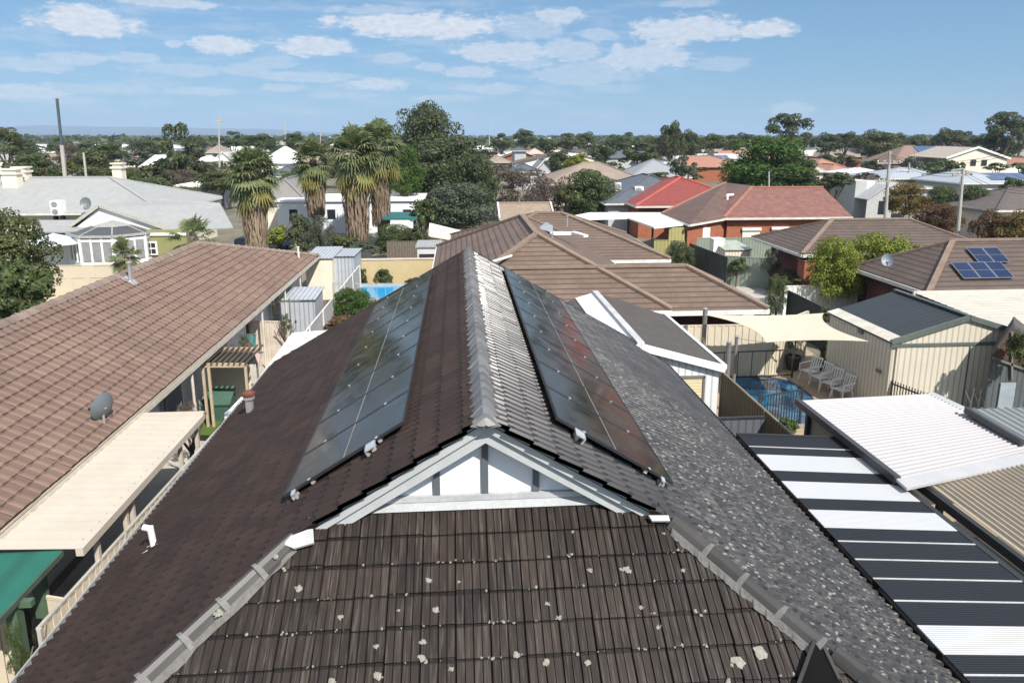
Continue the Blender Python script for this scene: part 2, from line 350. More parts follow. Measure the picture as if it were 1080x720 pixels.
nA = q.noise(nzv, 26, 7, .62, .3); nB = q.noise(q.mapv(pv, (1, 2.6, 1), (3, 1, 0)), 75, 5, .6)
dens = None
for (cx, cy, rx, ry, a) in CL:
    u, v = azel(cx, cy+ry*.25); x = q.mapv(pv, (F/rx/1.06, F/ry/1.06, 0), (-u*F/rx/1.06, -v*F/ry/1.06, 0))
    ln = q.n('ShaderNodeVectorMath', operation='LENGTH'); q.L(x, ln.inputs[0])
    dd = q.math('MULTIPLY', q.math('SUBTRACT', 1.0, ln.outputs['Value'], clamp=False), 1.0)
    dd = q.math('MULTIPLY_ADD', dd, .8, .0); dd = q.math('MAXIMUM', dd, -.6)
    dd = q.math('MULTIPLY', q.ramp(q.math('ADD', dd, q.math('MULTIPLY', q.math('SUBTRACT', q.math('ADD', q.math('MULTIPLY', nA, .7), q.math('MULTIPLY', nB, .3)), .5), 1.75)), .0, .36), a)
    dens = dd if dens is None else q.math('MAXIMUM', dens, dd)
# thin veil on the left half of the low sky, broken by noise
veil = q.math('MULTIPLY', q.ramp(q.noise(q.mapv(pv, (1, 5, 1)), 11, 6, .65), .42, .75), q.math('SUBTRACT', 1., q.ramp(az, .12, .42)))
veil = q.math('MULTIPLY', veil, .42)
hi = q.n('ShaderNodeVectorMath', operation='SCALE'); q.L(tc, hi.inputs[0]); q.L(q.math('DIVIDE', 1., q.math('MAXIMUM', sz, .08)), hi.inputs['Scale'])
high = q.math('MULTIPLY', q.ramp(q.noise(hi.outputs[0], 1.5, 6, .6), .36, .60), q.ramp(el, .26, .4))
dens = q.math('MAXIMUM', q.math('MAXIMUM', dens, veil), q.math('MULTIPLY', high, .75))
dens = q.math('MULTIPLY', dens, q.ramp(el, .0, .03))
hs = q.n('ShaderNodeHueSaturation'); hs.inputs['Saturation'].default_value = SKY_SAT; hs.inputs['Value'].default_value = 1.0; q.L(sky.outputs[0], hs.inputs['Color'])
gm_ = q.n('ShaderNodeGamma'); q.L(hs.outputs[0], gm_.inputs[0]); gm_.inputs[1].default_value = SKY_GAM
skc = q.mix(1., gm_.outputs[0], SKY_TINT, 'MULTIPLY')
lum = q.ramp(nB, .3, .75)
ccol = q.mix(lum, CLOUD_LO, CLOUD_HI); ccol = q.mix(q.ramp(el, .26, .42), ccol, (8.6, 8.7, 9.0))  # high clouds above the view, brightened to add fill light
fin = q.mix(q.math('MULTIPLY', dens, .9), skc, ccol)
q.L(fin, bg.inputs[0]); bg.inputs[1].default_value = SKY_STR
SC.view_settings.view_transform = 'Standard'; SC.view_settings.look = 'None'; SC.view_settings.exposure = EXPO; SC.view_settings.gamma = 1
SC.render.engine = 'CYCLES'; SC.cycles.use_denoising = True; SC.cycles.max_bounces = 6; SC.cycles.diffuse_bounces = 3; SC.cycles.glossy_bounces = 3
SC.cycles.transmission_bounces = 4; SC.cycles.transparent_max_bounces = 8; SC.cycles.volume_bounces = 0; SC.cycles.sample_clamp_indirect = 6
try: SC.cycles.denoiser = 'OPENIMAGEDENOISE'
except Exception: pass
# ============================================================ shared materials
MAT['wht'] = M('white_paint', (.78, .78, .76), .45, var=.08)
MAT['cream'] = M('cream_render', (.74, .68, .56), .75, var=.12, grime=.15)
m, nt, b = new_mat('window_glass'); b.inputs['Base Color'].default_value = (.02, .025, .03, 1); b.inputs['Roughness'].default_value = .06; b.inputs['Specular IOR Level'].default_value = .6; MAT['glass'] = m
MAT['zinc'] = M('galvanised_steel', (.5, .51, .52), .38, .6, var=.2)
MAT['grey'] = M('grey_steel_sheet', (.40, .43, .47), .5, 0, var=.12, ribs=(.2, .5))
MAT['corr'] = M('light_corrugated_roof', (.36, .365, .355), .5, 0, var=.15, ribs=(.152, .35), grime=.25)
MAT['brick'] = M('red_brick', (.34, .115, .06), .85, var=.3, course=(.086, .45, .2), vscale=3)
MAT['dkbrick'] = M('dark_brick', (.14, .045, .035), .85, var=.3, course=(.086, .4, .2))
MAT['brown'] = M('brown_tile_roof', (.165, .115, .086), .75, var=.28, course=(.31, .85, .24), vscale=.8, col2=(.12, .08, .06), grime=.25)
MAT['brown2'] = M('dark_brown_tile_roof', (.115, .083, .066), .75, var=.28, course=(.31, .85, .24), vscale=.8, col2=(.08, .056, .046), grime=.2)
MAT['browncap'] = M('brown_ridge', (.23, .165, .125), .8, var=.3)
MAT['red'] = M('terracotta_roof', (.26, .115, .09), .75, var=.3, course=(.31, .6, .2), vscale=2.2, col2=(.13, .065, .052), grime=.4)
MAT['redb'] = M('bright_red_roof', (.25, .055, .042), .65, var=.25, course=(.31, .6, .2), col2=(.22, .045, .035), grime=.3)
MAT['slate'] = M('dark_grey_roof', (.10, .115, .14), .6, var=.2, course=(.31, .35, .14))
MAT['gdark'] = M('dark_fence_steel', (.075, .085, .08), .6, var=.2, ribs=(.2, .4))
MAT['gcream'] = M('cream_fence_steel', (.70, .63, .50), .6, var=.1, ribs=(.2, .45))
MAT['green'] = M('green_sheet', (.02, .17, .115), .5, var=.15, ribs=(.76, .35))
MAT['wood'] = M('weathered_timber', (.19, .16, .12), .85, var=.4, vscale=6, ribs=(.11, .7))
MAT['post'] = M('grey_post', (.16, .15, .14), .7)
MAT['dark'] = M('dark_void', (.02, .02, .02), .9)
MAT['trunk'] = M('bark', (.14, .10, .07), .9, var=.5, vscale=8)
# ============================================================ ground, hills, haze
gm, nt, b = new_mat('ground_mix'); q = NT(nt); P = q.pos()
n = q.ramp(q.noise(P, .045, 5, .6), .42, .6); c = q.mix(n, (.15, .135, .105), (.09, .095, .05)); n2 = q.ramp(q.noise(P, .5, 5, .7), .4, .65)
c = q.mix(q.math('MULTIPLY', n2, .5), c, (.24, .21, .17)); q.L(c, b.inputs['Base Color']); b.inputs['Roughness'].default_value = .95
g = MB(); R_ = 9000; g.face([(-R_, -200, 0), (R_, -200, 0), (R_, R_*1.3, 0), (-R_, R_*1.3, 0)])
tag(g.build('ground', gm), kind='structure')
def sheet(name, pts, z, mt, **k):
    mb = MB(); mb.face([(p[0], p[1], z) for p in pts]); return tag(mb.build(name, mt), kind='structure', **k)
hm, nt, b = new_mat('hill_scrub'); q = NT(nt); P = q.pos()
n = q.ramp(q.noise(P, .004, 6, .65), .4, .6); c = q.mix(n, (.04, .05, .04), (.08, .085, .065)); q.L(c, b.inputs['Base Color']); b.inputs['Roughness'].default_value = 1
mb = MB(); N_ = 140; rows = []
for j in range(7):
    row = []
    for i in range(N_+1):
        px = -260+i*11.; dist = 6200+j*330
        prof = np.interp(px, [-260, 0, 60, 130, 200, 270, 330, 380, 430, 1300], [150, 134.5, 133, 134.5, 135, 136.5, 139, 141.5, 144, 146])
        h = (HOR-prof)*dist/757+8.9
        h += (sin(px*.05)+sin(px*.13+2)*.6+sin(px*.31)*.3)*3.5
        h *= sin(pi*min(1, j/5.)/2) if j < 6 else .6
        p = V(px, HOR, dist); row.append((p.x, dist, max(h, -6)))
    rows.append(row)
vs = [p for r_ in rows for p in r_]; mb.mesh(vs, [(j*(N_+1)+i, j*(N_+1)+i+1, (j+1)*(N_+1)+i+1, (j+1)*(N_+1)+i) for j in range(6) for i in range(N_)])
tag(mb.build('hills', hm, smooth=True), kind='structure')
vm = bpy.data.materials.new('haze_air'); vm.use_nodes = True; nt = vm.node_tree; nt.nodes.clear(); o_ = nt.nodes.new('ShaderNodeOutputMaterial'); vp = nt.nodes.new('ShaderNodeVolumePrincipled')
vp.inputs['Color'].default_value = (.55, .74, 1, 1); vp.inputs['Density'].default_value = HAZE; vp.inputs['Anisotropy'].default_value = 0.0; nt.links.new(vp.outputs[0], o_.inputs['Volume'])
hb = MB(); hb.box(-9500, -250, -7, 9500, 12500, 160); tag(hb.build('haze', vm), kind='stuff')
# ============================================================ the main tiled house
XC, ZE, ZR, HW = .25, 2.6, 6.0, 5.48; KS = (ZR-ZE)/HW; KF = KS; YG, ZG = 6.9, 4.8
yfront = lambda z: 6.80 if z > 4.83 else YG-(ZG-z)/KF
YR = 19.4; yrear = lambda z: YR-(z-ZE)/(ZR-ZE)*1.5
def lich_side(q, P):
    x, y, z = q.sep(P); # strongest low on the slope near the camera, fading towards the far eave
    a = q.math('SUBTRACT', 1., q.ramp(q.math('ADD', y, q.math('MULTIPLY', x, .55)), 14.2, 17.2)); bnd = q.ramp(x, 2.2, 3.0)
    m1 = q.math('MULTIPLY', a, bnd); m2 = q.math('MULTIPLY', q.math('SUBTRACT', 1., q.ramp(y, 12., 15.)), .55)
    return q.math('MULTIPLY', q.math('MAXIMUM', m1, q.math('MULTIPLY', m2, bnd)), q.ramp(x, .2, .5))
TL = tilemat('dark_roof_tile_left', (.036, .0225, .0185), (.025, .016, .0135), .6, ivar=.2, spec=.3, joint=(ZE, .31*.527, .26, .5))
TR = tilemat('dark_roof_tile_right', (.046, .039, .035), (.027, .024, .023), .27, lichen=lich_side, ivar=.25, spec=.75, joint=(ZE, .31*.527, .24, .85))
TF = tilemat('weathered_front_tile', (.029, .0195, .0155), (.0155, .0115, .0100), .6, streak=.38, ivar=.38, spec=.3, joint=(ZE, .312*.527, .15, .9))
CAPM = tilemat('ridge_cap_concrete', (.06, .055, .052), (.036, .033, .032), .5, ivar=.35)
CAPR = tilemat('main_ridge_cap', (.19, .19, .195), (.13, .13, .135), .42, ivar=.25)
MORT = M('bedding_mortar', (.155, .15, .14), .95, var=.3, vscale=20, bump=.5)
house_main = thing('tiled_house', 'dark tiled foreground house with white gable and solar panels on both roof slopes', 'house', (XC, 11, 0))
w = MB(); w.box(XC-HW+.55, 3.6, 0, XC+HW-.55, YR-.3, 2.48); w.slab([(XC-HW+.55, YR-.3, 2.4), (XC+HW-.55, YR-.3, 2.4), (XC, YR-.3, ZR-.2)], .2) if False else None
w.mesh([(XC-HW+.3, YR-.32, 2.45), (XC+HW-.3, YR-.32, 2.45), (XC, YR-1.75, ZR-.15), (XC-HW+.3, YR-.2, 2.45), (XC+HW-.3, YR-.2, 2.45), (XC, YR-1.6, ZR-.15)], [(0, 1, 2), (5, 4, 3), (0, 3, 4, 1), (1, 4, 5, 2), (2, 5, 3, 0)])
w.build('wall', MAT['brick'], house_main)
ca = 1/sqrt(1+KS*KS); sa = KS*ca; LS = HW/ca
zl = lambda v: ZE+v*sa
mr = MB(); tiles(mr, (XC+HW, 0, ZE), (0, 1, 0), (-ca, 0, sa), lambda v: yfront(zl(v)), lambda v: yrear(zl(v)), LS, .31, .30, PROF_S, rise=.036)
right_roof = mr.build('roof', TR, house_main)
ml = MB(); tiles(ml, (XC-HW, 0, ZE), (0, -1, 0), (ca, 0, sa), lambda v: -yrear(zl(v)), lambda v: -yfront(zl(v)), LS, .31, .30, PROF_SL, rise=.036)
left_roof = ml.build('roof', TL, house_main)
cf = 1/sqrt(1+KF*KF); sf = KF*cf; YF0 = YG-(ZG-ZE)/KF; LF = (ZG-ZE)/sf+.12
mf = MB(); hwf = lambda v: min(HW, (ZR-min(ZE+v*sf, ZG+.0))/KS)+.0
tiles(mf, (XC, YF0, ZE), (1, 0, 0), (0, cf, sf), lambda v: -hwf(v), lambda v: hwf(v), LF, .312, .335, PROF_F, rise=.03, jit=.006)
front_roof = mf.build('roof', TF, house_main)
ul = MB()   # roof deck below the tiles
d_ = .03
pR = [(XC+HW, yfront(ZE), ZE-d_), (XC+HW, YR, ZE-d_), (XC, YR-1.5, ZR-d_), (XC, 6.86, ZR-d_), ((ZR-4.8)/KS+XC, 6.86, 4.8-d_), ((ZR-4.8)/KS+XC, 6.90, 4.8-d_)]
ul.face(pR); ul.face([(2*XC-p[0], p[1], p[2]) for p in reversed(pR)])
ul.face([(XC-HW, YF0, ZE-d_), (XC+HW, YF0, ZE-d_), (XC+1.95, 6.9, ZG-d_), (XC+1.95, 7.1, ZG-d_+.05), (XC-1.95, 7.1, ZG-d_+.05), (XC-1.95, 6.9, ZG-d_)])
ul.build('roof_deck', MAT['dark'], house_main)
rc = MB(); caps(rc, (XC, 6.77, ZR+.01), (XC, YR-1.45, ZR+.01), .30, .14, .26, jit=.003, pw=1.25); rc.build('ridge_cap', CAPR, house_main)
ek = MB(); ek.lathe((XC, 7.0, ZR-.01), [(.001, .02)], 3) if False else None
# rounded, lighter end cap over the gable apex
for i in range(1):
    vs = []; n_ = 9
    for j, (yy, rr) in enumerate(((6.72, .02), (6.735, .07), (6.77, .125), (6.85, .14))):
        for k in range(n_): t = -1+2*k/(n_-1); vs.append((XC+rr*t, yy, ZR-.01+rr*.8*(1-abs(t)**1.2)))
    ek.mesh(vs, [(j*n_+k, (j+1)*n_+k, (j+1)*n_+k+1, j*n_+k+1) for j in range(3) for k in range(n_-1)])
ek.build('ridge_end_cap', M('pale_end_cap', (.25, .25, .24), .7), house_main, smooth=True)
# hips
def split_build(mb, nv, name, mt, par):
    for k in range(len(mb.v)//nv):
        m2 = MB(); m2.v = mb.v[k*nv:(k+1)*nv]; fs = [f for f in mb.f if k*nv <= f[0] < (k+1)*nv]; m2.f = [tuple(i-k*nv for i in f) for f in fs]; m2.m = [0]*len(fs); m2.build(name, mt, par)
for sgn, nm in ((1, 'r'), (-1, 'l')):
    hp = MB(); zt, zb = 4.72, 4.03 if sgn > 0 else 2.7
    at = lambda z: Vc((XC+sgn*(ZR-z)/KS, YG-(ZG-z)/KF, z+.045))
    cl_ = MB(); caps(hp, at(zb), at(zt), .22, .13, .43 if sgn < 0 else .4, jit=.008, cmb=cl_); hc = hp.build('hip_cap', CAPM, house_main); split_build(cl_, 18, 'cap_collar', M('collar_mortar', (.17, .165, .155), .6, var=.3, vscale=15, bump=.4), hc)
    a, b_ = at(zb), at(zt); n_ = 46
    dv = (b_-a).normalized(); sdv = dv.cross(Vc((0, 0, 1))).normalized()
    for side in (-1, 1):
        pts = []; mo = MB()
        for i in range(n_+1):
            p = a+(b_-a)*(i/n_); wj = .125+random.random()*.03
            pts.append((p+sdv*(side*.09)-Vc((0, 0, .0)), p+sdv*(side*wj)-Vc((0, 0, .055+.02*random.random()))))
        for i in range(n_): mo.face([pts[i][0], pts[i+1][0], pts[i+1][1], pts[i][1]] if side > 0 else [pts[i][1], pts[i+1][1], pts[i+1][0], pts[i][0]])
        mo.build('mortar', MORT, house_main)
# broken lower end of the right hip: dark valley and tumbled caps
z0 = 3.86; at = lambda z, o=0.: Vc((XC+(ZR-z)/KS, YG-(ZG-z)/KF, z+.045))
vb = MB(); A_ = at(4.03)
nF = Vc((0, -sf, cf)); pF = Vc((XC, YF0, ZE))
tri = [PL(x, y, nF, pF+nF*.10) for x, y in ((862, 668), (842, 722), (832, 760), (905, 760), (885, 716))]
vb.slab(tri, .05); vb.build('dark_gap_sheet', M('gap_darkness', (.008, .008, .008), .95, spec=.05), house_main)  # black sheet laid on the tiles, painting the darkness of the valley gap
rim = MB(); rim.beam(tri[0], tri[1], .03, .03); rim.beam(tri[0], tri[4], .035, .03); rim.build('valley_rim', M('lead_rim', (.035, .033, .03), .8, bump=.4), house_main)
cb = MB(); caps(cb, at(3.45)+Vc((.16, -.05, .02)), at(3.98)+Vc((.10, .0, .02)), .2, .12, .30, jit=.02); cb.build('hip_cap', CAPM, house_main)
# gable end
gz = lambda x, z0=ZR: z0-abs(x-XC)*KS
YGF = 7.15; gp = MB()
gp.mesh([(XC-2.0, YGF, 4.7), (XC+2.0, YGF, 4.7), (XC, YGF, ZR-.08), (XC-2.0, YGF+.05, 4.7), (XC+2.0, YGF+.05, 4.7), (XC, YGF+.05, ZR-.08)], [(0, 1, 2), (5, 4, 3), (0, 3, 4, 1)])
gab = gp.build('gable_panel', M('white_gable_sheet', (.70, .73, .77), .5, var=.04), house_main)
bt = MB(); BM = M('grey_gable_batten', (.10, .11, .125), .55, var=.1)
zbar = V(512, 521.5, YGF).z
for px in (460.5, 511.5, 565):
    x = V(px, 500, YGF).x; zt = gz(x)-.12
    b1 = MB(); b1.box(x-.035, YGF-.035, zbar+.035, x+.035, YGF-.002, zt); b1.build('batten', BM, house_main)
b1 = MB(); xx = (ZR-.12-zbar)/KS; b1.box(XC-xx, YGF-.05, zbar-.035, XC+xx, YGF-.002, zbar+.03); b1.build('rail', M('pale_gable_rail', (.42, .43, .44), .6), house_main)
fl = MB(); xx2 = (ZR-.1-zbar)/KS+.25
fl.mesh([(XC-xx2+.1, YGF-.012, zbar-.03), (XC+xx2-.1, YGF-.012, zbar-.03), (XC+xx2+.12, YGF-.14, ZG+.105), (XC-xx2-.12, YGF-.14, ZG+.105)], [(3, 2, 1, 0)])
fl.build('apron_flashing', M('white_apron', (.40, .42, .43), .6, var=.2, vscale=5), house_main)
BB = M('pale_barge_board', (.42, .44, .45), .5, var=.1, vscale=4)
for sgn in (-1, 1):
    for (yy, th, dz, hh, nmm) in ((6.96, .06, -.012, .235, 'bargeboard'), (6.90, .035, -.0, .115, 'bargeboard_trim')):
        mb = MB(); L_ = 2.02; x1 = XC+sgn*L_; z0_, z1_ = ZR+dz, ZR+dz-L_*KS
        pts = [(XC, z0_), (x1, z1_), (x1-sgn*.02, z1_-hh), (XC, z0_-hh*1.17)]
        vs = [(p[0], yy-th/2, p[1]) for p in pts]+[(p[0], yy+th/2, p[1]) for p in pts]
        mb.mesh(vs, [(0, 1, 2, 3), (7, 6, 5, 4), (0, 4, 5, 1), (1, 5, 6, 2), (2, 6, 7, 3), (3, 7, 4, 0)])
        mb.build(nmm, BB, house_main)
    sf_ = MB(); sf_.mesh([(XC, 6.9, ZR-.12), (XC+sgn*1.95, 6.9, ZR-.12-1.95*KS), (XC+sgn*1.95, 7.15, ZR-.12-1.95*KS), (XC, 7.15, ZR-.12)], [(0, 1, 2, 3)]); sf_.build('soffit', MAT['wht'], house_main)
wf = MB(); p = [PL(x, y, nF, pF+nF*.12) for x, y in ((303, 566), (330, 556), (331, 572), (310, 578), (300, 574))]; wf.slab(p, .03); wf.build('lead_flashing', M('white_lead', (.42, .43, .43), .6, var=.15, vscale=9, bump=.5), house_main)
wf = MB(); p = [PL(x, y, nF, pF+nF*.12) for x, y in ((684, 543), (705, 543), (707, 549), (688, 549))]; wf.slab(p, .03); wf.build('lead_flashing', M('white_lead', ()), house_main)
# eaves gutters
GM_ = M('pale_gutter', (.42, .43, .43), .45, .2, var=.15)
for sgn in (-1, 1):
    g_ = MB(); xg = XC+sgn*(HW+.075)
    g_.box(xg-.075, YF0, ZE-.16, xg+.075, YR, ZE-.15); g_.box(xg+sgn*.065, YF0, ZE-.15, xg+sgn*.08, YR, ZE-.03); g_.box(xg-sgn*.08, YF0, ZE-.15, xg-sgn*.065, YR, ZE-.05)
    g_.build('gutter', GM_ if sgn < 0 else M('dark_gutter', (.03, .03, .033), .5), house_main)
g_ = MB()
for sgn in (-1, 1): g_.beam((XC+sgn*HW, YR+.03, ZE-.04), (XC, YR-1.47, ZR-.02), .05, .18)
g_.build('rear_bargeboard', M('dark_barge', (.05, .045, .045), .6), house_main)
# lichen patches big enough to see one by one, on the front slope
LM = M('pale_lichen', (.30, .29, .245), .95, var=.35, vscale=30, bump=.6)
lb = MB()
def blob(p, n, r):
    n = Vc(n).normalized(); u = n.orthogonal().normalized(); v = n.cross(u); k = 11; ph = random.random()*9
    ring = [p+u*(r*cos(t)*(1+.45*random.uniform(-1, 1)))+v*(r*sin(t)*(1+.45*random.uniform(-1, 1)))-n*.006 for t in [2*pi*i/k for i in range(k)]]
    inner = [p+(x-p)*.6+n*(.002+.003*random.random()) for x in ring]
    n0 = ring+inner+[p+n*.004]
    lb.mesh(n0, [(i, (i+1) % k, k+(i+1) % k, k+i) for i in range(k)]+[(k+i, k+(i+1) % k, 2*k) for i in range(k)])
big = [(802, 687, .075), (779, 697, .075), (661, 600, .05), (622, 601, .03), (577, 636, .03), (676, 640, .025), (694, 660, .03), (720, 601, .03), (545, 690, .04), (576, 698, .045), (620, 698, .035), (740, 648, .022), (230, 646, .055), (291, 586, .035), (315, 620, .045), (359, 650, .035), (398, 712, .05), (453, 612, .04), (460, 643, .045), (484, 613, .02), (397, 681, .03), (420, 643, .02), (446, 693, .05), (476, 705, .03), (446, 676, .035), (350, 718, .04), (768, 719, .03), (700, 562, .02), (604, 560, .02), (531, 655, .025), (590, 651, .03)]
for x, y, r_ in [(b_[0]+dx_, b_[1]+dy_, b_[2]*k_) for b_ in big for dx_, dy_, k_ in ((0, 0, .72), (random.uniform(-4, 4)*b_[2]*18, random.uniform(-1, 1)*b_[2]*30, .5), (random.uniform(-7, 7)*b_[2]*18, random.uniform(-1.5, 1)*b_[2]*30, .3), (random.uniform(-6, 6)*b_[2]*18, random.uniform(-2, 2)*b_[2]*25, .22))]:
    if x < 330 and y < 660 and x < 20+(720-y)*.0+310-(y-575)*.95: blob(PL(x, y, nF, pF+nF*.145), nF+Vc((-.2, 0, 0)), r_)
    else: blob(PL(x, y, nF, pF+nF*.038), nF, r_)
for k in range(1, 13):      # small crusts along the course joints
    v = k*.312
    for i in range(70):
        if random.random() < .55+.3*sin(i*.7+k*2.1):
            u = random.uniform(-1, 1)*hwf(v)*.96; blob(pF+Vc((u, 0, 0))+Vc((0, cf, sf))*(v+random.gauss(.004, .009))+nF*.036, nF, random.choice((.005, .007, .009, .012, .016)))
tag(lb.build('lichen', LM, front_roof), kind='stuff')
# ============================================================ solar arrays
pm, nt, b = new_mat('solar_cells'); q = NT(nt); P = q.pos()
U_ = q.sep(q.uv())
gl = q.math('GREATER_THAN', q.math('ABSOLUTE', q.math('SUBTRACT', q.math('FRACT', q.math('DIVIDE', U_[0], .166)), .5)), .492)
g2 = q.math('GREATER_THAN', q.math('ABSOLUTE', q.math('SUBTRACT', q.math('FRACT', q.math('DIVIDE', U_[1], .083)), .5)), .488)
c = q.mix(q.math('MAXIMUM', gl, g2), (.016, .014, .012), (.04, .037, .034))
du = q.ramp(q.noise(P, 1.6, 5, .7), .4, .7); c = q.mix(q.math('MULTIPLY', du, .25), c, (.09, .08, .06))
q.L(c, b.inputs['Base Color']); q.L(q.math('ADD', .09, q.math('MULTIPLY', du, .16)), b.inputs['Roughness']); b.inputs['Specular IOR Level'].default_value = .45; b.inputs['Specular Tint'].default_value = (1, .86, .72, 1); b.inputs['Coat Weight'].default_value = .0; b.inputs['Coat Roughness'].default_value = .06
FR = M('panel_frame_dark', (.05, .05, .055), .4, .5, var=.1); CL_ = M('clamp_alu', (.75, .75, .74), .3, .6)
def panel_mesh(w, l, name, parent, tf, split=True, frame=FR, cellm=None):
    """w along u, l along v; tf maps (u,v,n)->world"""
    fr = MB(); t = .022
    def bx(mb, u0, u1, v0, v1, n0, n1):
        vs = [tf(u, v, n) for n in (n0, n1) for v in (v0, v1) for u in (u0, u1)]
        mb.mesh(vs, [(0, 2, 3, 1), (4, 5, 7, 6), (0, 1, 5, 4), (2, 6, 7, 3), (0, 4, 6, 2), (1, 3, 7, 5)])
    bx(fr, 0, w, 0, t, 0, .036); bx(fr, 0, w, l-t, l, 0, .036); bx(fr, 0, t, t, l-t, 0, .035); bx(fr, w-t, w, t, l-t, 0, .035)
    gl_ = MB(); bx(gl_, t, w-t, t, l-t, .005, .031)
    if split: sp = MB(); bx(sp, t, w-t, l/2-.005, l/2+.005, .0315, .0345)
    pn = fr.build(name, frame, parent); gl_.build('cells', cellm or pm, pn)
    if split: sp.build('centre_strip', M('pale_strip', (.30, .30, .28), .5), pn)
    return pn
def roof_array(sgn, label, x_in, x_out, y0, n, lab2=None):
    root = thing('solar_array', label, 'solar panels', (x_in, y0, 5.3), 'rows of solar panels on the near roof')
    zz = lambda x: ZR-abs(x-XC)*KS
    vdir = Vc((-sgn*ca, 0, sa)); udir = Vc((0, 1, 0)) if sgn > 0 else Vc((0, -1, 0)); nn = Vc((sgn*sa, 0, ca))
    base = Vc((x_out, y0, zz(x_out))); wid = 1.10 if sgn > 0 else 1.07; Ln = abs(x_out-x_in)/ca
    for i in range(n):
        yb = y0+i*wid; o = Vc((x_out, yb if sgn > 0 else yb+wid-.018, zz(x_out)))
        tf = lambda u, v, m_, o=o: o+udir*u+vdir*v+nn*(.125+m_)
        panel_mesh(wid-.018, Ln, 'solar_panel', root, tf)
    for f in (.22, .78):
        r = MB(); o = Vc((x_out, 0, zz(x_out)))+vdir*(Ln*f)+nn*.10; r.beam(o+Vc((0, y0+.02, 0)), o+Vc((0, y0+n*wid+.02, 0)), .045, .045, up=nn); r.build('rail', CL_, root)
    for i in range(n+1):
        for f in (.22, .78):
            cl = MB(); o = Vc((x_out, y0+i*wid-.009, zz(x_out)))+vdir*(Ln*f)+nn*.168; cl.beam(o-vdir*.016, o+vdir*.016, .03, .012, up=nn); cl.build('clamp', CL_, root)
    return root
aR = roof_array(1, 'row of solar panels on the right slope of the near dark roof', 1.05, 2.50, 7.74, 9)
aL = roof_array(-1, 'row of solar panels on the left slope of the near dark roof', -.60, -2.05, 7.84, 9)
for root, px, xb, yb_, sgn in ((aL, 396, -1.0, 7.80, -1), (aL, 327, -1.93, 7.80, -1), (aR, 609, 1.32, 7.70, 1), (aR, 681, 2.36, 7.70, 1)):
    n = Vc((sgn*sa, 0, ca)); p = Vc((xb, yb_, ZR-abs(xb-XC)*KS))+n*.13; f = .85 if px in (396, 609) else .35; b_ = MB(); v = Vc((-sgn*ca, 0, sa)); y = Vc((0, 1, 0))
    b_.beam(p+y*.06+n*.02, p-y*.13*f+n*.0, .15*f, .018, up=n); b_.beam(p+y*.08-v*.085*f-n*.03, p-y*.10*f-v*.085*f-n*.05, .025, .11*f, up=n); b_.beam(p+y*.1-n*.05, p-y*.05*f-n*.06, .05*f, .05, up=n)
    b_.build('end_bracket', CL_, root)
# vents and flue on the near roof
def tube_thing(name, label, cat, parts):
    root = None
    for (nm, mb, mt, org) in parts:
        if root is None: root = thing(name, label, cat, org)
        mb.build(nm, mt, root)
    return root
pbase = PL(163, 577, (-sa, 0, ca), (XC, 0, ZR))
st = MB(); st.tube(pbase-Vc((0, 0, .05)), pbase+Vc((-.03, 0, .33)), .045, n=14); st.tube(pbase+Vc((-.03, 0, .30)), pbase+Vc((-.13, 0, .33)), .043, n=12)
fs_ = MB(); nL = Vc((-sa, 0, ca)); uL = Vc((ca, 0, sa)); o = pbase+nL*.035
fs_.slab([o-uL*.17-Vc((0, .13, 0)), o+uL*.10-Vc((0, .11, 0)), o+uL*.10+Vc((0, .12, 0)), o-uL*.17+Vc((0, .13, 0))], .012)
tube_thing('vent_pipe', 'short bent white vent pipe near the left gutter of the dark roof', 'vent', [('pipe', st, MAT['wht'], pbase), ('flashing', fs_, MAT['wht'], pbase)])
pb = PL(264, 436, nL, (XC, 0, ZR)); s1 = MB(); s1.tube(pb-Vc((0, 0, .05)), pb+Vc((0, 0, .36)), .085, n=16)
s2 = MB(); s2.lathe(pb+Vc((0, 0, .34)), [(.12, 0), (.12, .05), (.10, .06)], 18); s3 = MB(); s3.lathe(pb+Vc((0, 0, .41)), [(.11, 0), (.135, .02), (.135, .07), (.05, .12)], 18)
s4 = MB(); o = pb+nL*.035; s4.slab([o-uL*.22-Vc((0, .14, 0)), o+uL*.1-Vc((0, .14, 0)), o+uL*.1+Vc((0, .14, 0)), o-uL*.22+Vc((0, .14, 0))], .012)
tube_thing('flue', 'round steel flue with a rusty cap at the left edge of the dark roof', 'flue', [('pipe', s1, MAT['zinc'], pb), ('collar', s2, MAT['zinc'], pb), ('cap', s3, M('rust', (.16, .05, .035), .9, var=.4, vscale=12), pb), ('flashing', s4, MAT['zinc'], pb)])
# ============================================================ near ground surfaces
conc = M('pale_concrete', (.42, .40, .36), .9, var=.15, grime=.25); pav = M('warm_paving', (.36, .27, .18), .85, var=.15, vscale=3, grime=.2); sand = M('cream_paving', (.66, .57, .44), .85, var=.1)
lawn = M('lawn_grass', (.06, .12, .025), .9, var=.4, vscale=10, bump=.5); soil = M('garden_soil', (.13, .10, .07), .95, var=.4)
sheet('side_yard', [(-8, 5), (-5.2, 5), (-5.0, 24), (-8.5, 34)], .01, conc)
sheet('back_yard', [(-5.0, 19.2), (4.5, 19.2), (4.5, 24), (-2, 45), (-9, 45), (-8.5, 34)], .008, soil)
sheet('pool_paving', [(8.0, 13.5), (13.6, 13.5), (14.8, 28.5), (7.6, 28.5)], .012, pav)
sheet('driveway', [G(722, 285), G(750, 280), G(835, 318), G(846, 345), G(790, 345), G(740, 300)], .012, conc)
sheet('side_path', [(5.4, 3), (9, 3), (8.2, 19), (5.4, 19)], .006, conc)
sheet('court', [(-24, 34), (-12, 34), (-12, 45), (-26, 45)], .012, sand)
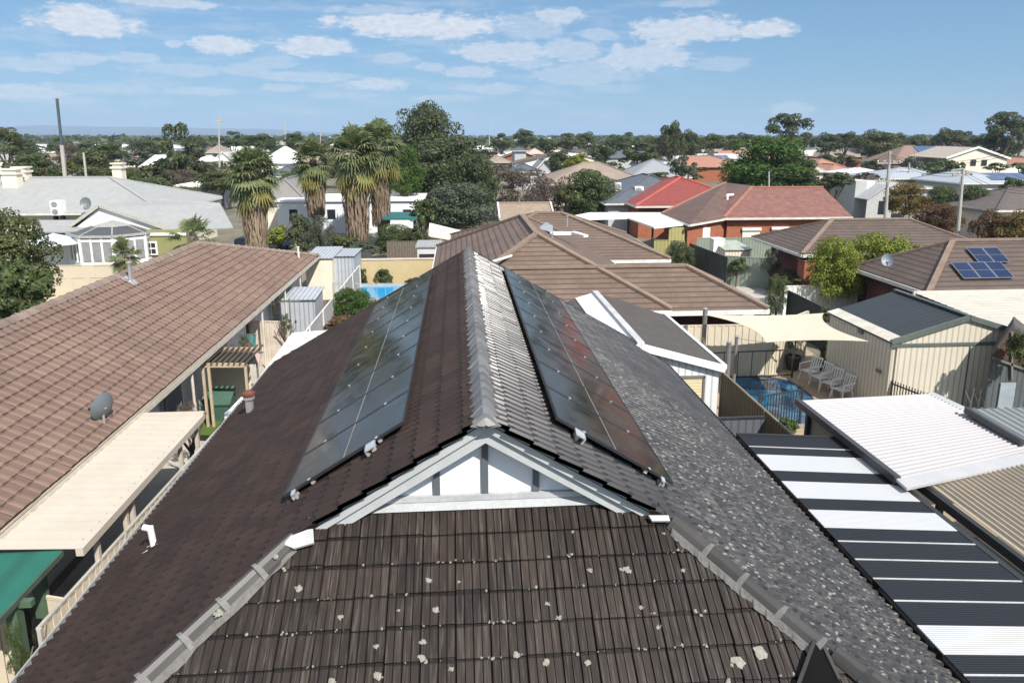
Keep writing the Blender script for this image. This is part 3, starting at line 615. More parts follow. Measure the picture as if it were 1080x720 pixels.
sheet('left_garden', [(-40, 5), (-14.8, 5), (-14.8, 33.9), (-40, 33.9)], .006, lawn)
# ============================================================ left neighbour: long brown tiled house
XE, XR, YA, YB = -7.62, -10.95, 5.5, 38.2; ZE2, ZR2 = 2.55, 4.5
LB = tilemat('brown_roof_tile', (.20, .135, .105), (.165, .108, .086), .7, ivar=.12, spec=.3, joint=(2.55, .29*.505, .2, .3), nsc=.5)
nb = thing('long_house', 'long low house with a reddish brown tiled roof, on the left beyond the cream fence', 'house', (-11, 20, 0))
XW = 2*XR-XE
w = MB(); w.box(XW+.7, YA, 0, XE-.75, YB-.8, ZE2-.1); w.build('wall', M('pale_house_wall', (.55, .55, .56), .8, var=.15), nb)
kk = (ZR2-ZE2)/(XE-XR); ck = 1/sqrt(1+kk*kk); sk = kk*ck; LL = (XE-XR)/ck; HD = 8.0
m_ = MB(); tiles(m_, (XE, 0, ZE2), (0, 1, 0), (-ck, 0, sk), lambda v: YA, lambda v: YB-HD*v/LL, LL, .29, .26, PROF_L, rise=.03, jit=.003)
m_.build('roof', LB, nb)
kh = (ZR2-ZE2)/HD; ch = 1/sqrt(1+kh*kh)
m_ = MB(); tiles(m_, (XR, YB, ZE2), (-1, 0, 0), (0, -ch, kh*ch), lambda v: -(XE-XR)*(1-v/(HD/ch)), lambda v: (XE-XR)*(1-v/(HD/ch)), HD/ch, .30, .30, PROF_L, rise=.034)
m_.slab([(XR, YA, ZR2-.04), (XR, YB-HD, ZR2-.04), (XW, YB, ZE2), (XW, YA, ZE2)], .05); m_.slab([(XE, YA, ZE2-.05), (XE, YB, ZE2-.05), (XR, YB-HD, ZR2-.05), (XR, YA, ZR2-.05)], .04)
m_.slab([(XW, YA, ZE2-.08), (XE, YA, ZE2-.08), (XE, YB, ZE2-.08), (XW, YB, ZE2-.08)], .03)
m_.build('roof', LB, nb)
m_ = MB(); caps(m_, (XR, YA, ZR2), (XR, YB-HD, ZR2), .34, .12, .42); caps(m_, (XE, YB, ZE2+.03), (XR, YB-HD, ZR2), .34, .12, .42); m_.build('ridge_cap', M('brown_cap', (.24, .18, .15), .8, var=.3, islvar=.15), nb)
gc = M('cream_gutter', (.60, .55, .47), .5)
m_ = MB(); m_.box(XE, YA, ZE2-.14, XE+.13, YB, ZE2-.12); m_.box(XE+.115, YA, ZE2-.12, XE+.13, YB, ZE2-.0); m_.box(XE-.03, YA, ZE2-.2, XE-.002, YB, ZE2-.04); m_.box(XW, YB, ZE2-.14, XE+.13, YB+.13, ZE2-.02); m_.build('gutter', gc, nb)
m_ = MB(); m_.box(XE-.75, YA, ZE2-.22, XE-.03, YB-.1, ZE2-.2); m_.build('eave_soffit', M('soffit_cream', (.6, .55, .45), .8), nb)
for i, y in enumerate((19.2, 23.5, 27., 31.)):
    f_ = MB(); f_.box(XE-.76, y, .9, XE-.70, y+1.4, 2.15); wf = f_.build('window', MAT['wht'], nb); f_ = MB(); f_.box(XE-.699, y+.07, .97, XE-.69, y+1.33, 2.08); f_.build('pane', MAT['glass'], wf)
for y in (19.5, 26.8, 30.5, 33.5): f_ = MB(); f_.tube((XE-.06+.1, y, 0), (XE-.06+.1, y, 2.4), .04, n=8); f_.build('downpipe', gc, nb)
# roof pipe and dish
nS = Vc((sk, 0, ck)); p = PL(138, 297, nS, (XE, 0, ZE2)); s_ = MB(); s_.tube(p-Vc((0, 0, .05)), p+Vc((0, 0, .62)), .055, n=12); s2 = MB(); s2.lathe(p+Vc((0, 0, .6)), [(.09, 0), (.09, .05), (.03, .07)], 12)
s3 = MB(); s3.slab([p+Vc((a*.2, b*.2, .05-a*.2*kk)) for a, b in ((-1, -1), (1, -1), (1, 1), (-1, 1))], .02)
tube_thing('vent_pipe', 'thin grey vent pipe standing near the ridge of the brown roof', 'vent', [('pipe', s_, MAT['zinc'], p), ('cap', s2, MAT['zinc'], p), ('flashing', s3, MAT['zinc'], p)])
p = PL(315, 272, nS, (XE, 0, ZE2)); s_ = MB(); s_.tube(p-Vc((0, 0, .05)), p+Vc((0, 0, .55)), .05, n=10); s2 = MB(); s2.lathe(p+Vc((0, 0, .53)), [(.07, 0), (.07, .05)], 10)
tube_thing('vent_pipe', 'short cream vent pipe at the far end of the brown roof', 'vent', [('pipe', s_, MAT['cream'], p), ('cap', s2, MAT['cream'], p)])
def dish(label, p, r, az_, tilt, col, sc=1.):
    root = thing('satellite_dish', label, 'satellite dish', p); d = MB(); n = 20; rr = 5; cx = Vc((0, 0, 0)); f = Vc((sin(az_)*cos(tilt), cos(az_)*cos(tilt), sin(tilt))); sd = f.cross(Vc((0, 0, 1))).normalized(); up = sd.cross(f)
    c = Vc(p)+Vc((0, 0, .42*sc)); vs = [c-f*.09*sc]
    for k in range(1, rr+1):
        for i in range(n): t = 2*pi*i/n; a = r*k/rr; vs.append(c+sd*(a*cos(t)*.82)+up*(a*sin(t))+f*(-.09*sc+.1*sc*(k/rr)**2))
    fs = [(0, 1+i, 1+(i+1) % n) for i in range(n)]+[(1+(k-1)*n+i, 1+k*n+i, 1+k*n+(i+1) % n, 1+(k-1)*n+(i+1) % n) for k in range(1, rr) for i in range(n)]
    d.mesh(vs, fs); d.mesh([v-f*.012 for v in vs], [tuple(reversed(x)) for x in fs]); d.build('reflector', col, root, smooth=True)
    m1 = MB(); m1.tube(p, Vc(p)+Vc((0, 0, .34*sc)), .028*sc, n=8); m1.tube(Vc(p)+Vc((0, 0, .3*sc)), c-f*.1*sc, .03*sc, n=8); m1.build('mast', MAT['zinc'], root)
    a1 = MB(); e = c+f*.42*sc-up*(r*.75); a1.beam(c-up*r*.95, e, .025*sc, .03*sc); a1.build('feed_arm', MAT['post'], root); l1 = MB(); l1.tube(e-f*.02, e-f*.10*sc+up*.05*sc, .032*sc, .02*sc, n=8); l1.build('feed_horn', MAT['dark'], root)
    return root
DG = M('grey_dish', (.13, .15, .165), .45, var=.1)
dish('dark grey satellite dish mounted on the edge of the brown roof', PL(110, 447, nS, (XE, 0, ZE2)), .33, radians(-62), radians(14), DG)
# ============================================================ cream patio roof attached to the brown house
pr = thing('patio_roof', 'cream ribbed patio roof along the side of the brown tiled house', 'patio roof', (-7, 13, 0)); zc = 2.42
m_ = MB(); y = 10.65; kx = -.03
while y < 16.1:
    y1 = min(y+.27, 16.15); m_.slab([(-7.5, y, zc+.05), (-6.22, y, zc), (-6.22, y1-.05, zc), (-7.5, y1-.05, zc+.05)], .01)
    m_.slab([(-7.5, y1-.05, zc+.075), (-6.22, y1-.05, zc+.025), (-6.22, y1, zc+.025), (-7.5, y1, zc+.075)], .03); y += .27
CR = M('cream_sheet', (.50, .45, .38), .55, var=.08, vscale=1.2); m_.build('sheeting', CR, pr)
m_ = MB(); m_.box(-6.22, 10.65, zc-.14, -6.1, 16.15, zc-.0); m_.box(-7.52, 16.15, zc-.12, -6.1, 16.24, zc+.07); m_.build('fascia', CR, pr)
for y in (11.3, 12.35, 12.62, 15.0, 16.0): m_ = MB(); m_.box(-6.3, y, 0, -6.22, y+.08, zc-.03); m_.build('post', CR, pr)
# ============================================================ green cover, near left
gr = thing('patio_roof', 'green sheet canopy roof in front of the cream patio roof', 'patio roof', (-7.2, 9.5, 0))
A_, B_, C_, D_ = G(-120, 588, 2.40), G(65, 580, 2.40), G(-10, 660, 2.36), G(-330, 700, 2.36)
m_ = MB(); m_.slab([A_, B_, C_, D_], .03); m_.build('sheeting', M('green_canopy', (.012, .12, .085), .55, var=.12, ribs=(.76, .3)), gr)
m_ = MB(); m_.beam(B_-Vc((0, 0, .05)), C_-Vc((0, 0, .05)), .05, .09); m_.build('edge_beam', M('dull_green', (.07, .10, .075), .6), gr)
for (x, yy) in ((-6.55, 9.55), (-6.75, 10.5)):
    m_ = MB(); m_.box(x-.08, yy-.08, 0, x+.08, yy+.08, 2.25); m_.box(x-.5, yy-.05, 2.2, x+.28, yy+.05, 2.3); m_.build('post', M('green_post', (.07, .12, .075), .7, var=.2), gr)
# ============================================================ fences on the left
def ribfence(name, label, a, b, h, mt, capmt=None, group=None, posts=True, rib=.2, z0=0.):
    a, b = Vc((a[0], a[1], z0)), Vc((b[0], b[1], z0)); root = thing(name, label, 'fence', (a+b)/2, group); d = (b-a); L = d.length; d.normalize(); nn = Vc((d.y, -d.x, 0)); m_ = MB(); n = max(1, int(L/rib))
    for i in range(n):
        p = a+d*(L*i/n); q_ = a+d*(L*(i+.68)/n); r_ = a+d*(L*(i+1)/n)
        for (u, v, o) in ((p, q_, .0), (q_, r_, .022)):
            uu, vv = u+nn*o, v+nn*o; m_.mesh([uu, vv, vv+Vc((0, 0, h)), uu+Vc((0, 0, h)), uu-nn*.012, vv-nn*.012, vv-nn*.012+Vc((0, 0, h)), uu-nn*.012+Vc((0, 0, h))], [(0, 1, 2, 3), (7, 6, 5, 4), (3, 2, 6, 7), (0, 3, 7, 4), (1, 5, 6, 2)])
    m_.mesh([a-nn*.012, b-nn*.012, b-nn*.012+Vc((0, 0, h)), a-nn*.012+Vc((0, 0, h)), a-nn*.02, b-nn*.02, b-nn*.02+Vc((0, 0, h)), a-nn*.02+Vc((0, 0, h))], [(0, 1, 2, 3), (7, 6, 5, 4)])
    m_.build('sheeting', mt, root); m_ = MB(); m_.beam(a+Vc((0, 0, h+.015)), b+Vc((0, 0, h+.015)), .05, .045); m_.build('top_rail', capmt or mt, root)
    if posts:
        k = max(1, int(L/2.4))
        for i in range(k+1): m_ = MB(); p = a+d*(L*i/k)+nn*.03; m_.beam(p, p+Vc((0, 0, h+.03)), .05, .05); m_.build('post', capmt or mt, root)
    return root
CF = M('cream_ribbed_fence', (.66, .59, .46), .6, var=.08)
ribfence('fence', 'cream ribbed metal fence running along the gutter of the near dark roof', (-6.3, 9.6), (-6.02, 17.2), 1.75, CF, M('fence_rail_grey', (.5, .48, .44), .6))
gt = thing('gate', 'cream panelled gate between the green canopy and the cream fence', 'gate', (-6.5, 10.2, 0))
for (p, q_) in (((-6.85, 10.55), (-6.35, 10.4)), ((-6.9, 10.2), (-7.3, 9.2))):
    m_ = MB(); a, b = Vc((*p, 0)), Vc((*q_, 0)); n = 3
    for i in range(n): u = a+(b-a)*(i/n); v = a+(b-a)*((i+.94)/n); m_.beam(u+Vc((0, 0, .85)), v+Vc((0, 0, .85)), .02, 1.6)
    m_.beam(a+Vc((0, 0, 1.68)), b+Vc((0, 0, 1.68)), .04, .05); m_.build('gate_leaf', CF, gt)
m_ = MB(); m_.box(-6.93, 10.3, 0, -6.87, 10.36, 1.75); m_.box(-6.96, 10.25, 1.0, -6.84, 10.36, 1.12); m_.build('latch_post', MAT['dark'], gt)
ribfence('fence', 'inner cream picket strip below the patio roof posts', (-6.55, 8), (-6.42, 14.6), 1.05, CF, posts=False, rib=.12)
# white narrow roof behind the flue
wr = thing('lean_to', 'narrow white flat roof along the far left edge of the dark roof', 'roof', (-5.6, 18, 0)); m_ = MB()
pts = [G(238, 440, 2.42), G(258, 420, 2.42), G(309, 351, 2.42), G(352, 348, 2.42), G(372, 352, 2.42), (-4.9, 19.0, 2.42), (-5.2, 14.9, 2.42)]
m_.slab(pts, .06); m_.build('sheeting', M('bright_white_sheet', (.62, .62, .60), .5, var=.05), wr)
m_ = MB()
for a, b in ((0, 1), (1, 2), (2, 3)): m_.beam(Vc(pts[a])-Vc((0, 0, .06)), Vc(pts[b])-Vc((0, 0, .06)), .06, .14)
m_.build('gutter', M('lean_gutter', (.6, .6, .58), .5), wr)
m_ = MB(); m_.box(-5.55, 18.5, 0, -5.0, 20.4, 2.3); m_.build('wall', M('grey_wall', (.35, .36, .38), .8), wr)
dp = thing('downpipe_elbow', 'white pipe end beside the rusty flue', 'pipe', G(241, 437, 2.3)); m_ = MB(); m_.beam(G(241, 438, 2.45), G(257, 421, 2.5), .12, .12); m_.build('pipe', MAT['wht'], dp); m_ = MB(); m_.beam(G(240, 439, 2.44), G(243, 436, 2.46), .15, .15); m_.build('collar', MAT['zinc'], dp)
# yard clutter on the left
sheet('turf_mat', [G(204, 458, .3), G(222, 459, .3), G(240, 437, .3), G(214, 438, .3)], .3, M('turf', (.08, .135, .022), .9, var=.3, vscale=30))
ct = thing('storage_box', 'dark green plastic storage box with sloping lid beside the flue', 'box', G(232, 436, 0.6)); a = G(232, 440, .3)
m_ = MB(); m_.mesh([(a.x-.42, a.y-.3, .1), (a.x+.42, a.y-.3, .1), (a.x+.42, a.y+.5, .1), (a.x-.42, a.y+.5, .1), (a.x-.40, a.y-.32, .85), (a.x+.40, a.y-.32, .85), (a.x+.34, a.y+.5, 1.1), (a.x-.34, a.y+.5, 1.1)], [(0, 3, 2, 1), (0, 1, 5, 4), (1, 2, 6, 5), (2, 3, 7, 6), (3, 0, 4, 7)])
m_.build('body', M('dark_green_plastic', (.045, .10, .075), .5, var=.15), ct); m_ = MB(); m_.slab([(a.x-.46, a.y-.38, .87), (a.x+.46, a.y-.38, .87), (a.x+.38, a.y+.54, 1.14), (a.x-.38, a.y+.54, 1.14)], .05); m_.build('lid', M('green_plastic_lid', (.07, .14, .105), .45), ct)
# pergola of thin posts
pg = thing('pergola', 'small timber pergola frame with battens in the side yard beside the green box', 'pergola', G(210, 440, 0)); TW = M('pale_timber', (.48, .38, .27), .8, var=.3)
a, b = G(212, 385, 2.2), G(260, 385, 2.2)
for k, pxx in enumerate((214, 220, 259)): m_ = MB(); p = G(pxx, 388, 2.15); m_.beam((p.x, p.y, 0), (p.x, p.y, 2.15), .07, .07); m_.build('post', TW, pg)
m_ = MB(); m_.beam(a, b, .08, .12); m_.beam(a+Vc((0, 1.6, 0)), b+Vc((0, 1.6, 0)), .08, .12); m_.build('beam', TW, pg)
m_ = MB()
for i in range(9): u = a+(b-a)*(i/8.); m_.beam(u+Vc((0, -.1, .08)), u+Vc((0, 1.8, .08)), .04, .05)
m_.build('battens', M('brown_batten', (.10, .08, .05), .8), pg)
# dark awning over the outdoor table, shade cloth and pale panels under the eave
aw = thing('awning', 'dark flat shade awning between the brown house and the pergola', 'awning', G(245, 378, 2)); m_ = MB(); m_.slab([G(213, 383, 2.1), G(272, 383, 2.05), G(268, 372, 2.05), G(232, 371, 2.1)], .03); m_.build('cloth', M('black_cloth', (.02, .02, .025), .7), aw)
m_ = MB()
for x, y in ((214, 383), (271, 383)): m_ = MB(); p = G(x, y, 2.0); m_.beam((p.x, p.y, 0), p, .05, .05); m_.build('leg', MAT['post'], aw)
sc_ = thing('shade_cloth', 'grey cloth hanging from the gutter of the brown house', 'cloth', G(180, 430, 1.5)); m_ = MB(); top = [G(171, 404, 2.3), G(176, 400, 2.3), G(181, 396, 2.3), G(187, 392, 2.3)]; n = 4
bot = [G(176, 441, 1.15), G(180, 439, 1.1), G(186, 437, 1.15), G(194, 435, 1.2)]; rows = []
for j in range(6):
    t = j/5.; rows.append([top[i]*(1-t)+bot[i]*t+Vc((.05*sin(i*2.+j), 0, 0)) for i in range(4)])
vs = [p for r_ in rows for p in r_]; fs = [(j*4+i, j*4+i+1, (j+1)*4+i+1, (j+1)*4+i) for j in range(5) for i in range(3)]
m_.mesh(vs, fs); m_.mesh([v+Vc((-.015, 0, 0)) for v in vs], [f[::-1] for f in fs]); m_.build('cloth', M('grey_cloth', (.14, .145, .16), .9, var=.2), sc_, smooth=True)
def wallbox(name, label, cat, xl, xr, ytop, Y, mt, depth=.12, capm=None, z0=0., grp=None):
    a, b = V(xl, ytop, Y), V(xr, ytop, Y); root = thing(name, label, cat, ((a.x+b.x)/2, Y, z0), grp); m_ = MB(); h = (a.z+b.z)/2
    m_.box(a.x, Y, z0, b.x, Y+depth, h); m_.build('panel', mt, root); m_ = MB(); m_.box(a.x-.03, Y-.03, h, b.x+.03, Y+depth+.03, h+.05); m_.build('coping', capm or mt, root); return root
ribfence('fence', 'cream fence panel behind the pergola in the side yard', (V(222, 395, 22.9).x, 22.9), (V(264, 395, 22.9).x, 22.9), 1.35, CF, posts=False)
ribfence('fence', 'pale pinkish ribbed fence behind the potted plants in the side yard', (G(262, 340, 1.8).x-.4, 27.5), (G(300, 340, 1.8).x, 27.2), 1.75, M('pink_cream_fence', (.62, .54, .46), .6))
# grey tin sheds in the alley
def shed(label, x0, x1, y0, y1, z0, z1, wm, rm, name='garden_shed', door=None, doorm=None, cat='shed'):
    root = thing(name, label, cat, ((x0+x1)/2, (y0+y1)/2, 0)); m_ = MB(); m_.mesh([(x0, y0, 0), (x1, y0, 0), (x1, y1, 0), (x0, y1, 0), (x0, y0, z0), (x1, y0, z0), (x1, y1, z1), (x0, y1, z1)], [(0, 1, 5, 4), (1, 2, 6, 5), (2, 3, 7, 6), (3, 0, 4, 7)]); m_.build('wall', wm, root)
    m_ = MB(); m_.slab([(x0-.08, y0-.1, z0+.03), (x1+.08, y0-.1, z0+.03), (x1+.08, y1+.08, z1+.04), (x0-.08, y1+.08, z1+.04)], .05); m_.build('roof', rm, root)
    if door:
        u0, u1, h = door; m_ = MB(); m_.box(u0, y0-.03, .05, u1, y0-.002, h); dd = m_.build('door', doorm or wm, root); m_ = MB(); m_.box(u1-.14, y0-.06, h*.48, u1-.09, y0-.03, h*.56); m_.build('handle', MAT['dark'], dd)
    return root
a = V(295, 307, 30.5); b = V(331, 307, 30.5); shed('blue grey tin garden shed beside the gutter of the brown house', a.x, b.x, 30.5, 32.4, 1.9, 2.0, MAT['grey'], MAT['grey'], door=(a.x+.2, (a.x+b.x)/2, 1.75))
a = V(292, 352, 24.3); b = V(318, 352, 24.3); shed('low grey tin cabinet in front of the blue grey shed', a.x, b.x, 24.3, 25.4, 1.0, 1.1, MAT['grey'], MAT['grey'])
a = V(322, 278, 38.5); b = V(350, 278, 38.5); shed('cream walled outhouse at the far end of the brown house', a.x, b.x, 38.5, 42, 2.35, 2.4, MAT['cream'], MAT['grey'])
a = V(350, 276, 39.5); b = V(373, 276, 39.5); shed('pale blue grey tin shed behind the cream outhouse', a.x, b.x, 39.5, 42.5, 2.3, 2.2, MAT['grey'], MAT['grey'])
p0, p1 = G(262, 416, 1.8), G(372, 275, 1.8)
ribfence('fence', 'long grey steel fence with white cap between the alley and the back garden', (-5.75, 20.9), (-5.55, 39), 1.8, M('grey_fence', (.42, .43, .44), .55, var=.1), M('white_rail', (.7, .7, .68), .5))
cz = thing('clothes_airer', 'thin dark metal clothes post in front of the blue grey shed', 'clothes line', G(307, 345, .8)); a = G(307, 345, 1.0); m_ = MB(); m_.tube((a.x, a.y, 0), (a.x, a.y, 2.25), .03, n=8); m_.build('post', MAT['post'], cz); m_ = MB(); m_.beam((a.x-.45, a.y, 2.1), (a.x+.45, a.y, 2.12), .04, .04); m_.build('crossbar', MAT['post'], cz)
# ============================================================ back garden, pool, walls behind the near house
sandw = M('sandy_wall', (.50, .40, .22), .85, var=.1); wl = thing('garden_wall', 'sandy yellow garden wall behind the blue pool', 'wall', G(420, 298, 0)); a = G(380, 300, 0); b = G(472, 300, 0); m_ = MB(); m_.box(a.x-.3, a.y, 0, b.x+3, a.y+.2, 1.5); m_.build('panel', sandw, wl); m_ = MB(); m_.box(a.x-.35, a.y-.04, 1.5, b.x+3, a.y+.24, 1.57); m_.build('coping', M('pink_coping', (.6, .5, .42), .8), wl)
ribfence('fence', 'weathered paling fence above the sandy wall', (G(392, 280, 1.9).x, 47.0), (G(460, 280, 1.9).x, 47.0), 1.95, MAT['wood'], posts=False)
ribfence('fence', 'dark green steel fence in front of the palm trunks', (V(345, 280, 45.5).x, 45.5), (V(392, 280, 45.5).x, 45.5), 1.55, MAT['gdark'])
pa, pb_ = G(358, 302, .05), G(433, 301, .05); pc_, pd_ = G(425, 317, .05), G(374, 317, .05)
m_ = MB(); m_.face([pd_, pc_, pb_, pa]); pl_ = m_.build('pool_water', M('pool_blue', (.03, .32, .62), .12, var=.12, vscale=2), None); tag(pl_, kind='structure')
pr_ = thing('pool_surround', 'pale concrete rim around the blue swimming pool', 'pool edge', (pa+pc_)/2); m_ = MB()
for a, b in ((pa, pb_), (pb_, pc_), (pc_, pd_), (pd_, pa)): m_.beam(a+Vc((0, 0, .03)), b+Vc((0, 0, .03)), .3, .1)
m_.build('coping', conc, pr_)
def barfence(name, label, a, b, h, mt, sp=.12, z0=0., r=.012, posts=2.4, spike=0.):
    a, b = Vc((a[0], a[1], z0)), Vc((b[0], b[1], z0)); root = thing(name, label, 'fence', (a+b)/2); d = b-a; L = d.length; n = int(L/sp); m_ = MB()
    for i in range(n+1): p = a+d*(i/n); m_.beam(p+Vc((0, 0, .08)), p+Vc((0, 0, h+spike)), r*2, r*2)
    m_.build('bars', mt, root); m_ = MB(); m_.beam(a+Vc((0, 0, h)), b+Vc((0, 0, h)), .035, .04); m_.build('rail', mt, root); m_ = MB(); m_.beam(a+Vc((0, 0, .12)), b+Vc((0, 0, .12)), .035, .04); m_.build('rail', mt, root)
    k = max(1, int(L/posts)); 
    for i in range(k+1): m_ = MB(); p = a+d*(i/k); m_.beam(p, p+Vc((0, 0, h+.08)), .06, .06); m_.build('post', mt, root)
    return root
BK = M('black_metal', (.025, .028, .03), .5)
barfence('pool_fence', 'thin bar fence in front of the blue swimming pool', (pd_.x-1, pd_.y-.7), (pc_.x+1, pc_.y-.7), 1.15, M('pale_bar', (.35, .42, .45), .5), sp=.45)
# raised garden bed edge
gb = thing('garden_bed', 'dark timber edged garden bed beyond the white flat roof', 'garden bed', G(360, 350, .4)); a, b = G(333, 350, .4), G(398, 350, .4); m_ = MB(); m_.box(a.x, a.y, 0, b.x+1.5, a.y+.1, .45); m_.box(a.x, a.y+1.2, 0, b.x+1.5, a.y+1.3, .45); m_.box(a.x, a.y+.1, 0, a.x+.1, a.y+1.2, .45); m_.build('edging', MAT['post'], gb); m_ = MB(); m_.box(a.x+.1, a.y+.1, .1, b.x+1.5, a.y+1.2, .36); m_.build('soil', soil, gb)
# ============================================================ right side: striped patio roof of the near house
sp = thing('patio_roof', 'dark patio roof with white translucent strips beside the near roof', 'patio roof', (7.1, 10, 0))
zx = lambda x: 2.72+(2.55-2.72)*(x-5.80)/(8.10-5.80)
yl = [6.2, 7.06, 7.62, 8.24, 8.82, 9.42, 10.0, 10.62, 10.97, 11.55, 11.98, 12.55, 12.98, 13.12]
DK, WT, seamL = M('dark_patio_sheet', (.013, .015, .020), .6, var=.1, spec=.3, ribs=(.038, .35)), M('opal_sheet', (.52, .53, .54), .4, var=.03, ribs=(.038, .2)), M('seam_pale', (.5, .5, .5), .5)
def strip(y0, y1, mt, nm, dz=0.):
    m_ = MB(); m_.slab([(5.82, y0, zx(5.82)+dz), (8.10, y0, zx(8.10)+dz), (8.10, y1, zx(8.10)+dz), (5.82, y1, zx(5.82)+dz)], .02); return m_.build(nm, mt, sp)
yb = lambda y: y
YS = [px_y for px_y in ()]
def Yr(y): # Y on the right edge of the patio roof for an image row
    return PL(905, y, (zx(5.82)-zx(8.10), 0, 8.10-5.82), (8.10, 0, zx(8.10))).y
bands = []
for (xr, y0, y1) in ((912, 499, 483), (946, 528, 511), (985, 559, 541)):   # right hand ends of the white strips
    n_ = (zx(5.82)-zx(8.10), 0, 8.10-5.82); p0_ = (8.10, 0, zx(8.10)); bands.append((PL(xr, y0, n_, p0_).y, PL(xr, y1, n_, p0_).y))
n_ = (zx(5.82)-zx(8.10), 0, 8.10-5.82); p0_ = (8.10, 0, zx(8.10)); bands.append((PL(1040, 690, n_, p0_).y, PL(1040, 660, n_, p0_).y))
bands.sort(); cur = 5.0
for a, b in bands:
    strip(cur, a-.004, DK, 'dark_sheet'); strip(a, b, WT, 'white_sheet', .004); cur = b+.004
strip(cur, 13.45, DK, 'dark_sheet')
m_ = MB()
for xx_, yy_ in ((1040, 635), (1025, 612), (1005, 592), (985, 573), (880, 474), (1040, 712)):
    y = PL(xx_, yy_, n_, p0_).y; m_.slab([(5.82, y-.012, zx(5.82)+.012), (8.10, y-.012, zx(8.10)+.012), (8.10, y+.012, zx(8.10)+.012), (5.82, y+.012, zx(5.82)+.012)], .01)
m_.build('seam_flashing', seamL, sp)
m_ = MB(); m_.box(8.1, 5, 2.42, 8.2, 13.5, 2.56); m_.build('gutter', BK, sp)
m_ = MB(); m_.beam((5.8, 13.47, zx(5.8)-.03), (8.2, 13.47, zx(8.2)-.03), .05, .12); m_.build('end_fascia', BK, sp)
for y in (6, 9.8, 13.3): m_ = MB(); m_.box(7.98, y-.05, 0, 8.08, y+.05, 2.45); m_.build('post', BK, sp)
ribfence('fence', 'dark boundary fence below the right gutter of the striped patio roof', (8.75, 4.5), (8.72, 13.4), 1.75, M('bfence', (.06, .055, .05), .8, var=.2))
# brown paling fence towards the pool
ribfence('fence', 'olive brown ribbed fence running back beside the white garage', (8.0, 19.9), (7.98, 13.7), 1.8, M('olive_fence', (.15, .125, .075), .7, var=.15), M('olive_rail', (.22, .19, .13), .6), rib=.16)
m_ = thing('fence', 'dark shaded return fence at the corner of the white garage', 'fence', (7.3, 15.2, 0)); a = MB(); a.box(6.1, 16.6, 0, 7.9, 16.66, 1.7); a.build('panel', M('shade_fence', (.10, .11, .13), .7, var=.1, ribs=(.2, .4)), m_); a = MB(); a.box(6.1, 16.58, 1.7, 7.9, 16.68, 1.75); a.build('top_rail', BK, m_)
# white garage with dark gable roof
gg = thing('garage', 'white weatherboard garage with dark shingle roof and beige roller door, behind the near roof', 'garage', (5.8, 22, 0))
YG0 = 18.5; er = V(765, 387, YG0); ap = V(676, 364, YG0); el_ = Vc((2*ap.x-er.x, YG0, er.z)); YG1 = 25.2
er1, ap1, el1 = [Vc((p.x, YG1, p.z)) for p in (er, ap, el_)]
m_ = MB(); m_.slab([er, er1, ap1, ap], .06); m_.slab([ap, ap1, el1, el_], .06); m_.build('roof', M('shingle', (.085, .075, .068), .85, var=.2, course=(.14, .25, .15)), gg)
m_ = MB(); t = (ap-er)*.0; f = lambda a, b, k: a+(b-a)*k
up_ = Vc((0, 0, .03)); m_.slab([ap+up_, ap1+up_, f(ap1, el1, .30)+up_, f(ap, el_, .30)+up_], .03); m_.build('translucent_strip', M('strip_white', (.72, .72, .72), .5, var=.1), gg)
m_ = MB(); m_.beam(ap+up_*2, ap1+up_*2, .2, .06); m_.build('ridge_cap', M('strip_grey', (.5, .5, .49), .5), gg)
m_ = MB(); m_.beam(er-Vc((0, .02, .05)), ap-Vc((0, .02, .05)), .08, .2); m_.beam(ap-Vc((0, .02, .05)), el_-Vc((0, .02, .05)), .08, .2); m_.beam(er, er1, .1, .12); m_.build('bargeboard', MAT['wht'], gg)
WB = M('white_board', (.66, .68, .70), .6, var=.06, ribs=(.2, .35)); m_ = MB(); xl_, xr_ = el_.x+.1, er.x-.12
m_.mesh([(xl_, YG0+.12, 0), (xr_, YG0+.12, 0), (xr_, YG0+.12, er.z-.05), (ap.x, YG0+.12, ap.z-.1), (xl_, YG0+.12, el_.z-.05), (xr_, YG1-.1, 0), (xr_, YG1-.1, er.z-.05)], [(0, 1, 2, 3, 4), (1, 5, 6, 2)]); m_.build('wall', WB, gg)
da, db = V(716, 397, YG0+.1), V(741, 397, YG0+.1); m_ = MB(); m_.box(da.x-1.1, YG0+.06, .02, db.x, YG0+.11, da.z-.04); dr = m_.build('roller_door', M('roller_beige', (.62, .54, .34), .6, var=.05, course=(.09, .35, .2)), gg)
m_ = MB(); m_.box(db.x, YG0+.03, 0, db.x+.06, YG0+.11, da.z); m_.box(da.x-1.1, YG0+.03, da.z-.04, db.x+.06, YG0+.11, da.z+.02); m_.build('door_frame', MAT['post'], gg)
pp = thing('pipe', 'white upright pipe in front of the white garage corner', 'pipe', (7.1, 17.2, 0)); p = G(752, 425, 1.2); m_ = MB(); m_.tube((p.x, p.y, 0), (p.x, p.y, 1.9), .05, n=10); m_.build('tube', MAT['wht'], pp); m_ = MB(); m_.lathe((p.x, p.y, 1.88), [(.065, 0), (.065, .06), (.02, .1)], 10); m_.build('cap', MAT['zinc'], pp)
